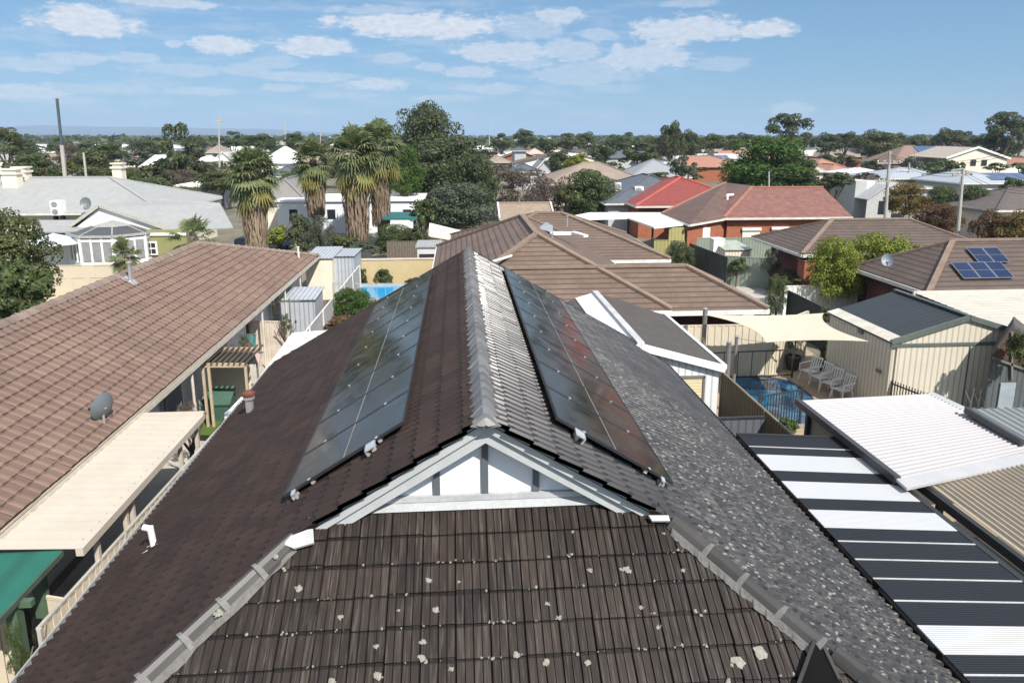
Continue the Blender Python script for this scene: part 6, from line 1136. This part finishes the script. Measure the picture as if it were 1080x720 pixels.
stobie('tall leaning power pole behind the grey villa roof, dark above and pale below', 69, 190, 60, 104, 80, .32, two=True, arms=())
stobie('short pale pole right of the leaning pole behind the villa', 91, 188, 88, 161, 74, .3); stobie('thin tall pole standing right of the dark pine', 232, 200, 230.5, 122, 105, .28, arms=((.9, .5),))
stobie('slim far mast left of the second palm', 301, 150, 300, 129, 210, .35); stobie('far mast right of the big dome shaped tree', 516, 150, 516.5, 127, 220, .35); stobie('faint far pole above the second palm', 338, 152, 338, 137, 200, .3)
p1 = stobie('pale power pole with white crossarms left of the autumn tree', 933, 240, 938.5, 160, 60, .34, arms=((1.0, 1.1), (2.6, .8))); p2_ = stobie('power pole between the brown and the green street trees, with a street lamp', 1009, 258, 1016, 178, 54, .32, arms=((.5, .9),))
stobie('dark power pole in front of the blue grey roofs', 959, 200, 959, 172, 98, .35, arms=((.8, 1.4),)); stobie('white pole in front of the big green tree above the red roof', 811, 200, 811, 181, 62, .2); stobie('slim white pole left of the tall dark tree', 732, 175, 732, 150, 170, .35)
stobie('short aerial mast on the blue grey roof', 965, 172, 965, 158, 132, .25)
m_ = MB(); m_.beam(V(1003, 180, 54), V(1015, 178, 54), .1, .1); m_.beam(V(1015, 178, 54), V(1024, 183, 54), .1, .1); m_.build('lamp_arm', M('pole_arm', ()), p2_)
wires = thing('power_line', 'thin wires between the two power poles on the right', 'wires', (24, 57, 6)); 
for k in range(3):
    a = V(938.5, 163+k*4, 60)+Vc((.3*k, 0, 0)); b = V(1015, 180+k*2.5, 54); m_ = MB(); n = 12; pr = None
    for i in range(n+1):
        t = i/n; p = a*(1-t)+b*t-Vc((0, 0, .5*4*t*(1-t)))
        if pr is not None: m_.tube(pr, p, .018, n=4)
        pr = p
    m_.build('wire', BK, wires)
carr = thing('parked_car', 'dark blue covered car parked behind the first palm trunk', 'car', G(282, 262, 0)); car(carr, G(281, 263, 0), M('navy_paint', (.02, .03, .05), .35))

for k, (p, q_, Ya, Yb, l) in enumerate((((938, 163), (1100, 150), 60, 40, 'thin wires running right from the pale power pole'), ((938, 162), (811, 182), 60, 62, 'thin wires between the pale power pole and the white pole by the green tree'), ((1016, 180), (1120, 196), 54, 50, 'thin wires leaving the street lamp pole to the right'))):
    w_ = thing('power_line', l, 'wires', V(*p, Ya))
    for j in range(2):
        a, b = V(p[0], p[1]+j*3, Ya), V(q_[0], q_[1]+j*3, Yb); pr = None; m_ = MB()
        for i in range(15):
            t = i/14; c = a*(1-t)+b*t-Vc((0, 0, .9*4*t*(1-t)))
            if pr is not None: m_.tube(pr, c, .016, n=4)
            pr = c
        m_.build('wire', BK, w_)
# ============================================================ vegetation
def meshobj(name, vs, fs, mt):
    me = bpy.data.meshes.new(name); me.vertices.add(len(vs)); me.vertices.foreach_set('co', np.asarray(vs, dtype=np.float32).ravel()); n, k = fs.shape
    me.loops.add(n*k); me.loops.foreach_set('vertex_index', fs.astype(np.int32).ravel()); me.polygons.add(n); me.polygons.foreach_set('loop_start', np.arange(0, n*k, k, dtype=np.int32)); me.polygons.foreach_set('loop_total', np.full(n, k, dtype=np.int32)); me.update(calc_edges=True); me.materials.append(mt); return me
def leaves(C, N, size, rng, asp=.55):
    n = len(C); t = rng.normal(size=(n, 3)); N = N/np.maximum(np.linalg.norm(N, axis=1), 1e-6)[:, None]; t -= (t*N).sum(1)[:, None]*N; t /= np.maximum(np.linalg.norm(t, axis=1), 1e-6)[:, None]; b = np.cross(N, t); s = size*rng.uniform(.55, 1.4, n)[:, None]
    v = np.stack([C-t*s, C+b*s*asp, C+t*s, C-b*s*asp], 1).reshape(-1, 3); return v, np.arange(4*n).reshape(n, 4)
def crown_mesh(name, mt, nleaf, nclump, size, rng, flat=1., shape='round', clr=(.22, .42), droop=0.):
    cs = []
    while len(cs) < nclump:
        p = rng.uniform(-1, 1, 3); r = np.linalg.norm(p)
        if r > 1 or r < .25: continue
        if shape == 'round' and p[2] < -.75: continue
        if shape == 'cone' and np.hypot(p[0], p[1]) > (1-p[2])*.55+.08: continue
        if shape == 'dome' and p[2] < -.35: continue
        cs.append(p*(1-.12))
    cs = np.array(cs); cr = rng.uniform(clr[0], clr[1], nclump); w = cr**2/np.sum(cr**2); idx = rng.choice(nclump, nleaf, p=w); d = rng.normal(size=(nleaf, 3)); d /= np.linalg.norm(d, axis=1)[:, None]; d[:, 2] = np.where((d[:, 2] < -.2) & (rng.random(nleaf) < .55), -d[:, 2], d[:, 2])
    C = cs[idx]+d*(cr[idx]*rng.uniform(.55, 1.08, nleaf)**.5)[:, None]*np.array([1, 1, .8]); N = d+rng.normal(size=(nleaf, 3))*.55; N[:, 2] += .25-droop
    v, f = leaves(C, N, size, rng); return meshobj(name, v, f, mt)
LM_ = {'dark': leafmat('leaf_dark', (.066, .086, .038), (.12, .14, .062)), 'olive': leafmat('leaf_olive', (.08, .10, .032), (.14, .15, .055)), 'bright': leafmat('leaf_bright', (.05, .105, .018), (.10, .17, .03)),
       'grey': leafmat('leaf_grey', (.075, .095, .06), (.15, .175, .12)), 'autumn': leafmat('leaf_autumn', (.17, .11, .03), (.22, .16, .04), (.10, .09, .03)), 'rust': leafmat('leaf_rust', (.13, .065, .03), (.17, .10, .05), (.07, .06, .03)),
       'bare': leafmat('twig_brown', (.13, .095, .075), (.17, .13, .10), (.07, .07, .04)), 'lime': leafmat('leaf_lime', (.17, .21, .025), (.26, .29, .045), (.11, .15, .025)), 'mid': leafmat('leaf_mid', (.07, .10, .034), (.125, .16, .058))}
rg = np.random.default_rng(5)
PROT = {'hero': crown_mesh('crown_hero', LM_['dark'], 17000, 110, .034, rg, clr=(.16, .32)), 'dome': crown_mesh('crown_dome', LM_['dark'], 15000, 90, .032, rg, shape='dome', clr=(.2, .32)), 'r1': crown_mesh('crown_round', LM_['dark'], 7000, 50, .05, rg, clr=(.2, .34)), 'r2': crown_mesh('crown_loose', LM_['dark'], 5000, 22, .055, rg, clr=(.16, .34)),
        'gum': crown_mesh('crown_gum', LM_['dark'], 5500, 30, .048, rg, clr=(.16, .32)), 'cone': crown_mesh('crown_cone', LM_['dark'], 5000, 40, .05, rg, shape='cone', clr=(.14, .26)), 'f1': crown_mesh('crown_far', LM_['dark'], 1100, 16, .11, rg, clr=(.25, .42)), 'f2': crown_mesh('crown_far_loose', LM_['dark'], 900, 12, .11, rg, clr=(.2, .38)), 'shrub': crown_mesh('crown_shrub', LM_['dark'], 3500, 26, .075, rg, clr=(.2, .36)), 'big': crown_mesh('crown_big_bush', LM_['dark'], 18000, 110, .032, rg, clr=(.16, .30)), 'fine': crown_mesh('crown_twiggy', LM_['dark'], 8000, 45, .03, rg, clr=(.12, .3))}
def trunk_mesh(rng, h=1., forks=5):
    m_ = MB(); p0 = Vc((0, 0, -.02)); p = Vc((rng.uniform(-.03, .03), rng.uniform(-.03, .03), .45)); m_.tube(p0, p, .05, .036, 8)
    for i in range(forks):
        a = 2*pi*i/forks+rng.uniform(-.4, .4); q_ = p+Vc((.17*cos(a), .17*sin(a), .25+rng.uniform(-.05, .1))); m_.tube(p-Vc((0, 0, .03)), q_, .026, .016, 6)
        for k in (-1, 1): m_.tube(q_-Vc((0, 0, .01)), q_+Vc((.12*cos(a+k*.7), .12*sin(a+k*.7), .17)), .014, .005, 5)
    me = bpy.data.meshes.new('trunk'); me.from_pydata([tuple(v) for v in m_.v], [], m_.f); me.materials.append(MAT['trunk']); return me
TM = [trunk_mesh(rg) for _ in range(4)]
def tree(label, px, yt, yb_, wpx, Y, kind, proto='r1', name='tree', group=None, cat='tree', dpt=1., trunk=True, rz=None):
    top, bot = V(px, yt, Y), V(px, yb_, Y); rx = wpx/2*Y/745; rz_ = (top.z-bot.z)/2; root = thing(name, label, cat, (top.x, Y, 0), group); del root['o_']
    c = bpy.data.objects.new('crown' if cat == 'tree' else 'foliage', PROT[proto]); COL.objects.link(c); c.parent = root
    cz = (top.z+bot.z)/2
    if proto == 'dome': rz_ = (top.z-bot.z)/1.35; cz = bot.z+rz_*.35
    c.location = (0, 0, cz); c.scale = (rx/.98, rx*dpt/.98, rz_/.98); c.rotation_euler = (0, 0, random.uniform(0, 6.28) if rz is None else rz)
    if proto in ('f1', 'f2', 'r1', 'r2', 'gum', 'cone', 'shrub', 'hero', 'dome', 'big', 'fine'): c.material_slots[0].link = 'OBJECT'; c.material_slots[0].material = LM_[kind]
    if trunk:
        t = bpy.data.objects.new('trunk' if cat == 'tree' else 'stems', random.choice(TM)); COL.objects.link(t); t.parent = root; hh = max(.5, cz+rz_*.35); t.scale = (max(hh*.75, rx*1.1), max(hh*.75, rx*1.1), hh); t.rotation_euler = (0, 0, random.uniform(0, 6.28))
    return root
T = tree
T('large dense olive and dark bush at the left edge beyond the brown roof ridge', -8, 222, 345, 104, 27, 'olive', 'big', cat='bush', name='bush'); T('darker lower bush in front of the large bush at the left edge', 12, 268, 345, 60, 25, 'mid', 'shrub', cat='bush', name='bush')
T('tall dome crowned tree, the highest in the middle of the view', 449, 108, 172, 74, 86, 'dark', 'dome'); T('broad dark leafy tree right below the dome crowned tree', 472, 142, 222, 96, 78, 'dark', 'hero'); T('dense dark tree left of the brown twiggy tree', 497, 160, 238, 60, 70, 'dark', 'hero')
T('grey green leafy tree above the cream shed', 478, 193, 250, 86, 60, 'grey', 'hero'); T('bright green conical tree right of the tallest palms', 425, 152, 214, 42, 70, 'bright', 'hero'); T('low rounded grey bush right of the teal awning', 448, 205, 250, 30, 58, 'mid', 'shrub', cat='bush', name='bush')
T('brown twiggy tree behind the tan brick building', 546, 175, 240, 78, 74, 'bare', 'fine'); T('second brownish tree beside the round green tree', 582, 184, 240, 56, 71, 'bare', 'fine'); T('round green tree left of the dark slate roof', 624, 178, 240, 64, 68, 'mid', 'hero'); T('small olive tree left of the round green tree', 600, 190, 222, 30, 67, 'olive', 'shrub')
T('dark conifer pair member, left of the yellow green tree', 590, 158, 184, 28, 110, 'dark', 'r1'); T('yellow green tree above the round green tree', 608, 160, 182, 28, 105, 'lime', 'shrub')
T('dark shrub among the palms, left of centre', 318, 220, 268, 34, 52, 'dark', 'shrub', cat='bush', name='bush'); T('grey twiggy shrub with pale leaves beneath the second palm', 336, 226, 275, 36, 49, 'grey', 'fine', cat='bush', name='bush'); T('olive shrub row below the palm skirts', 362, 245, 275, 60, 50, 'olive', 'shrub', cat='bush', name='bush'); T('green shrub right of the palm trunks', 418, 236, 272, 50, 50, 'mid', 'big', cat='bush', name='bush'); T('bush beside the small cabin left of the brown hips', 440, 228, 270, 22, 49, 'dark', 'shrub', cat='bush', name='bush')
T('yellow green flowering shrub behind the first palm', 292, 236, 262, 30, 54, 'lime', 'shrub', cat='bush', name='bush'); T('white flowered shrub at the foot of the tallest palms', 378, 255, 272, 44, 48, 'grey', 'shrub', cat='bush', name='bush')
T('broad bright green bush in front of the blue pool', 372, 303, 345, 52, 31.5, 'bright', 'big', cat='bush', name='bush'); T('olive bush at the right end of the blue pool', 402, 310, 345, 42, 32.5, 'olive', 'shrub', cat='bush', name='bush'); T('low reddish plants below the bright green bush', 366, 332, 350, 50, 29, 'rust', 'shrub', cat='plant', name='plant', trunk=False)
T('small tree against the sandy yellow wall', 405, 281, 302, 18, 42.3, 'mid', 'shrub'); T('thin climbing plant left of the small tree by the sandy wall', 381, 281, 302, 12, 42.3, 'mid', 'shrub', cat='plant', name='plant'); T('low dark shrub at the right end of the sandy yellow wall', 434, 292, 302, 16, 42, 'dark', 'shrub', cat='bush', name='bush')
T('tall ragged dark pine left of the first palm', 186, 132, 212, 46, 100, 'dark', 'r2', name='pine_tree'); T('side limb crown of dark foliage right of the pine', 200, 150, 200, 34, 102, 'dark', 'r2'); T('bare reddish twiggy tree below the dark pine', 190, 178, 203, 42, 92, 'bare', 'fine'); T('dark olive tree left of the first palm', 232, 178, 205, 46, 88, 'olive', 'r1'); T('big dark green tree mass behind the villa right hip', 148, 186, 225, 70, 74, 'mid', 'hero'); T('rounded green tree behind the villa chimney', 120, 176, 205, 50, 80, 'olive', 'hero'); T('dark tree sloping down behind the villa roof right end', 188, 197, 222, 46, 70, 'mid', 'r1'); T('small lime green shrub under the long white roof', 204, 198, 210, 14, 78, 'lime', 'shrub', cat='bush', name='bush')
T('tree left of the leaning pole behind the villa', 35, 160, 195, 42, 92, 'mid', 'r1'); T('tree right of the leaning pole behind the villa', 92, 158, 200, 50, 90, 'olive', 'r1'); T('brownish bare tree touching the leaning pole', 70, 150, 178, 30, 105, 'bare', 'fine'); T('tall olive tree at the far left edge', 3, 133, 170, 40, 120, 'olive', 'gum'); T('bright roundish tree between the leaning pole and the second pole', 112, 150, 172, 34, 120, 'mid', 'r1')
T('large bright green tree behind the terracotta roof on the right', 810, 143, 214, 100, 82, 'bright', 'hero'); T('lower right limb of bright foliage beside the large green tree', 845, 165, 200, 40, 80, 'mid', 'r1'); T('tall open gum tree rising above the horizon on the right', 834, 118, 158, 48, 150, 'dark', 'gum'); T('tall dark tree left of the solar panelled grey house', 708, 128, 172, 30, 140, 'dark', 'r1'); T('dark tree touching the tall dark tree on its right', 726, 137, 170, 28, 145, 'dark', 'r1'); T('grey leafed silvery tree in front of the tall dark tree', 722, 165, 192, 28, 80, 'grey', 'r2')
T('broad autumn toned tree left of the tall dark tree', 675, 150, 178, 46, 125, 'olive', 'r2'); T('dark pine in the row left of the autumn toned tree', 636, 152, 172, 30, 135, 'dark', 'r1'); T('olive shrub on the tan roof edge', 690, 180, 196, 34, 88, 'olive', 'shrub', cat='bush', name='bush')
T('rounded dark hedge behind the right end of the terracotta roof', 882, 180, 202, 40, 66, 'dark', 'shrub', cat='bush', name='bush'); T('yellow and orange autumn tree right of the pale pole', 958, 192, 232, 46, 63, 'autumn', 'hero'); T('rust coloured tree below the autumn tree', 992, 214, 250, 50, 57, 'rust', 'hero'); T('green leafy tree right of the autumn tree', 998, 196, 230, 40, 62, 'mid', 'hero'); T('green tree behind the street lamp pole', 1030, 195, 240, 42, 60, 'mid', 'hero'); T('dark rust bush at the right edge', 1048, 222, 268, 44, 52, 'rust', 'r1'); T('yellowing bush at the extreme right edge', 1075, 222, 268, 44, 50, 'autumn', 'r1')
T('small dark shrubs beside the blue grey house', 1013, 170, 184, 12, 118, 'dark', 'f1', cat='bush', name='bush'); T('round shrub in front of the cream gable', 1052, 171, 181, 24, 115, 'mid', 'f1', cat='bush', name='bush'); T('shrubs left of the cream gable windows', 996, 171, 182, 20, 116, 'dark', 'f1', cat='bush', name='bush'); T('dark bush at the edge of the dark brown roof, right', 1072, 185, 208, 30, 75, 'mid', 'shrub', cat='bush', name='bush')
T('big gum tree standing above the horizon at the right edge', 1066, 116, 165, 52, 150, 'dark', 'gum'); T('lower dark gum left of the big gum at the right edge', 1046, 140, 168, 40, 155, 'dark', 'gum'); T('rounded olive tree behind the blue solar roof', 1003, 135, 160, 34, 190, 'olive', 'r1'); T('light olive tree above the grey roofs right of centre', 926, 137, 170, 50, 160, 'olive', 'r1'); T('dark tree pair left of the light olive tree', 873, 140, 165, 34, 190, 'dark', 'r1')
T('yellow green feathery hedge in front of the brown roof on the right, left half', 886, 248, 322, 62, 33.0, 'lime', 'big', cat='bush', name='hedge', trunk=False); T('yellow green feathery hedge in front of the brown roof on the right, right half', 936, 245, 318, 98, 33.6, 'lime', 'big', cat='bush', name='hedge', trunk=False); T('low end of the feathery hedge beside the solar panel roof', 978, 254, 300, 40, 34.2, 'lime', 'shrub', cat='bush', name='hedge', trunk=False)
T('dark conical shrub at the right corner of the big brown house', 717, 254, 292, 34, 44, 'dark', 'big', cat='bush', name='bush'); T('small bush beside the dark conical shrub', 703, 268, 290, 20, 43, 'mid', 'shrub', cat='bush', name='bush'); T('leafy small tree beside the white picket fence', 822, 288, 335, 28, 31, 'mid', 'fine'); T('small bush at the foot of the leafy small tree', 806, 318, 338, 20, 30.5, 'mid', 'shrub', cat='bush', name='bush')
T('climbing shrub on the pale fence by the driveway', 778, 270, 292, 24, 40, 'mid', 'shrub', cat='bush', name='bush'); T('rusty low plants near the brick pier', 835, 285, 300, 44, 37.5, 'olive', 'shrub', cat='plant', name='plant', trunk=False); T('white flowering tree near the corner of the hedge roof', 815, 262, 292, 24, 39, 'grey', 'fine'); T('bush at the far end of the shade sail', 872, 322, 345, 16, 25.5, 'dark', 'shrub', cat='bush', name='bush'); T('green bush behind the black pool bars', 832, 440, 458, 22, 18.2, 'bright', 'shrub', cat='bush', name='bush'); T('dry spiky plant behind the first shade sail post', 733, 338, 362, 16, 25.8, 'olive', 'fine', cat='plant', name='plant')
T('small olive bush at the foot of the garden bed', 300, 330, 352, 14, 27, 'olive', 'fine', cat='plant', name='plant'); T('dry tangled plant beside the grey cloth', 196, 424, 446, 26, 17.4, 'bare', 'fine', cat='plant', name='plant'); T('small dark potted shrub in the side yard near the pink fence', 256, 352, 372, 12, 24, 'dark', 'fine', cat='plant', name='plant'); T('bush at the bottom left by the gutter', 12, 655, 725, 24, 8.4, 'mid', 'fine', cat='plant', name='plant')
T('overgrown bush against the rusty gable at the right edge', 1082, 346, 392, 34, 18.4, 'olive', 'shrub', cat='bush', name='bush', trunk=False)
for (p, r_), s_ in zip(POTS, (1., .75)):
    c = bpy.data.objects.new('foliage', PROT['fine']); COL.objects.link(c); c.parent = r_; c.location = (0, 0, 1.25*s_); c.scale = (.30*s_, .30*s_, .62*s_); c.material_slots[0].link = 'OBJECT'; c.material_slots[0].material = LM_['dark']
# ---- far belts
gR = random.Random(11); kinds = ['dark', 'dark', 'mid', 'olive', 'grey', 'mid', 'bare']
def fartree(Y, px, h, w_, label, grp):
    x = V(px, 150, Y).x; root = thing('tree', label, 'tree', (x, Y, 0), grp); del root['o_']; c = bpy.data.objects.new('crown', PROT[gR.choice(('f1', 'f2', 'f1'))]); COL.objects.link(c); c.parent = root; c.location = (0, 0, h*.58); c.scale = (w_/2, w_/2, h*.44); c.rotation_euler = (0, 0, gR.uniform(0, 6.28)); c.material_slots[0].link = 'OBJECT'; c.material_slots[0].material = LM_[gR.choice(kinds)]
    t = bpy.data.objects.new('trunk', TM[gR.randrange(4)]); COL.objects.link(t); t.parent = root; t.scale = (h*.8, h*.8, h*.75)
for i in range(120):
    px = -60+1200*(i+gR.random())/120; Y = gR.uniform(170, 300); fartree(Y, px, gR.uniform(4.5, 9.2)*(.7+.3*sin(px*.02)), gR.uniform(7, 13), 'tree in the belt of trees just below the horizon', 'trees in the belt below the horizon')
for i in range(60):
    px = -60+1200*(i+gR.random())/60; Y = gR.uniform(85, 165)
    if 520 < px < 800 and Y < 110: continue
    fartree(Y, px, gR.uniform(3.5, 6.), gR.uniform(4, 8), 'garden tree among the mid distance roofs', 'garden trees between the mid distance roofs')
for i, (px, yt, w_, Y) in enumerate(((528, 141, 26, 210), (553, 136, 24, 200), (575, 145, 30, 230), (600, 141, 34, 190), (618, 139, 24, 215), (652, 142, 30, 205), (664, 140, 22, 240), (690, 144, 26, 200), (752, 141, 30, 205), (771, 143, 22, 220), (786, 140, 26, 230), (893, 139, 30, 190), (908, 143, 22, 210), (946, 140, 24, 215), (968, 143, 26, 205), (1018, 139, 30, 195), (1030, 144, 24, 230), (24, 146, 26, 190), (60, 145, 24, 210), (150, 147, 30, 200), (205, 143, 24, 230), (245, 139, 26, 200), (272, 141, 40, 210), (310, 139, 22, 190), (1080, 128, 30, 170))):
    tree('larger dark rounded tree standing against the horizon line', px, yt, yt+20, w_, Y, gR.choice(('dark', 'mid', 'olive', 'dark')), 'r1' if i % 3 else 'r2', group='larger trees against the horizon')
def belt(name, Y0, Y1, n, hmin, hmax, seed, kind, leaf):
    rng = np.random.default_rng(seed); Y = rng.uniform(Y0, Y1, n); px = rng.uniform(-120, 1200, n); X = np.array([V(a, 150, b).x for a, b in zip(px, Y)]); h = rng.uniform(hmin, hmax, n)*(.75+.35*np.sin(px*.021+Y*.01)); r = rng.uniform(5, 9, n); per = 60
    d = rng.normal(size=(n, per, 3)); d /= np.linalg.norm(d, axis=2)[..., None]; d[..., 2] = np.abs(d[..., 2])
    C = np.stack([X, Y, h*.45], 1)[:, None, :]+d*np.stack([r, r, h*.55], 1)[:, None, :]*rng.uniform(.7, 1.05, (n, per, 1)); v, f_ = leaves(C.reshape(-1, 3), (d+rng.normal(size=d.shape)*.4).reshape(-1, 3), leaf, rng, .8)
    o = bpy.data.objects.new(name, meshobj(name, v, f_, LM_[kind])); COL.objects.link(o); tag(o, kind='stuff')
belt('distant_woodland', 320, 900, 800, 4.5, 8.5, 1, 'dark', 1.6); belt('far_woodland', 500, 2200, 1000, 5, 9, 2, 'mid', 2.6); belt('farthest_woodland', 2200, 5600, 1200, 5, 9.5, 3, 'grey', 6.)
rng = np.random.default_rng(9); n = 700; Y = rng.uniform(430, 3500, n); px = rng.uniform(-100, 1180, n); m_ = MB()
for a, b in zip(px, Y): x = V(a, 150, b).x; w_ = rng.uniform(9, 22); m_.box(x, b, 0, x+w_, b+8, rng.uniform(3, 5.5))
tag(m_.build('distant_suburb', M('far_pale_roofs', (.5, .47, .42), .8, var=.5, vscale=.02)), kind='stuff')
# ---- palms
FGR, FYE, FDR = leafmat('palm_green', (.13, .165, .065), (.26, .30, .145)), leafmat('palm_yellow', (.22, .20, .05), (.28, .25, .07)), leafmat('palm_dry', (.34, .26, .18), (.48, .39, .29), (.20, .14, .10))
def fan(vs, fs, base, dirv, L, rad, rng, nb=15, droop=.3):
    d = Vc(dirv).normalized(); sd = d.cross(Vc((0, 0, 1)))
    if sd.length < .05: sd = Vc((1, 0, 0))
    sd.normalize(); up = sd.cross(d); tip = Vc(base)+d*L
    k = len(vs); vs += [Vc(base)+sd*.03, Vc(base)-sd*.03, tip-sd*.02, tip+sd*.02]; fs.append((k, k+1, k+2, k+3))
    for i in range(nb):
        a = radians(-105+210*i/(nb-1)); dd = (d*cos(a)+sd*sin(a)).normalized(); l = rad*(.75+.25*cos(a))*rng.uniform(.85, 1.1); m1 = tip+dd*l*.55; e = tip+dd*l+Vc((0, 0, -droop*l*rng.uniform(.5, 1.4))); w_ = dd.cross(up).normalized()*rad*.06
        k = len(vs); vs += [tip, m1+w_, e, m1-w_]; fs.append((k, k+1, k+2, k+3))
def palm(label, px, yt, Y, rpx, yskirt=None, name='palm_tree', trunk_r=.3, skirt=True, nf=88, small=False, srad=None):
    top = V(px, yt, Y); R0 = rpx*Y/745; root = thing(name, label, 'palm', (top.x, Y, 0)); del root['o_']; rng = random.Random(int(px)); zc = top.z-R0*.85; m_ = MB(); m_.tube((0, 0, -.05), (0, 0, zc), trunk_r*1.15, trunk_r, 12); 
    me = bpy.data.meshes.new('trunk'); me.from_pydata([tuple(v) for v in m_.v], [], m_.f); me.materials.append(M('palm_trunk', (.22, .17, .13), .9, var=.4, vscale=6)); t = bpy.data.objects.new('trunk', me); COL.objects.link(t); t.parent = root
    for nm, mt, n, e0, e1, dr in (('crown', FGR, nf, -58, 87, .32), ('yellowing_fronds', FYE, int(nf*.2), -80, -50, .4)):
        vs, fs = [], []
        for i in range(n):
            a = rng.uniform(0, 2*pi); el = radians(e0+(e1-e0)*((i+.5)/n)**.9+rng.uniform(-8, 8)); L = R0*(.58 if nm == 'crown' else .85)*rng.uniform(.85, 1.1); fan(vs, fs, (0, 0, zc-rng.uniform(0, .3)), (cos(a)*cos(el), sin(a)*cos(el), sin(el)), L, R0*.55, rng, droop=dr)
        me = bpy.data.meshes.new(nm); me.from_pydata([tuple(v) for v in vs], [], fs); me.materials.append(mt); o = bpy.data.objects.new(nm, me); COL.objects.link(o); o.parent = root
    if skirt:
        zs = V(px, yskirt, Y).z; vs, fs = [], []; sr = srad or R0*.45
        for i in range(1300):
            a = rng.uniform(0, 2*pi); z = zs+(zc-.25*R0-zs)*rng.random()**.8; rr = trunk_r+.05+(sr-trunk_r)*rng.uniform(.35, 1)*(.55+.45*(z-zs)/(zc-zs)); l = rng.uniform(.35, 1.7)*min(1., R0/2); c = Vc((rr*cos(a), rr*sin(a), z)); w_ = Vc((-sin(a), cos(a), 0))*rng.uniform(.03, .09); e = Vc(((rr-.12)*cos(a+.05), (rr-.12)*sin(a+.05), max(z-l, zs-.3))); k = len(vs); c2 = c*.5+e*.5+Vc((cos(a)*.06, sin(a)*.06, 0)); vs += [c, c2+w_, e, c2-w_]; fs.append((k, k+1, k+2, k+3))
        me = bpy.data.meshes.new('dead_fronds'); me.from_pydata([tuple(v) for v in vs], [], fs); me.materials.append(FDR); o = bpy.data.objects.new('dead_fronds', me); COL.objects.link(o); o.parent = root
    return root
palm('fan palm with thick dry skirt standing alone beyond the brown roof, leftmost tall palm', 263, 153, 45, 31, 262, srad=.9); palm('shaded fan palm with dark skirt, second tall palm from the left', 329, 147, 62, 24, 226, srad=1.05)
palm('tall fan palm with long hanging dead fronds, third tall palm from the left', 372, 134, 55, 31, 252, srad=1.25); palm('tallest fan palm with pale hanging dead fronds, rightmost of the group', 398, 127, 58, 28, 236, srad=1.0)
palm('short young fan palm in front of the villa wing', 201, 226, 41, 27, skirt=False, nf=30, trunk_r=.15, name='young_palm'); palm('small mop headed palm beside the conservatory', 129, 250, 36, 19, skirt=True, yskirt=282, nf=34, trunk_r=.1, name='young_palm', srad=.5)
palm('spindly little palm above the dark pine', 370, 292, 33, 14, skirt=False, nf=16, trunk_r=.06, name='young_palm') if False else None
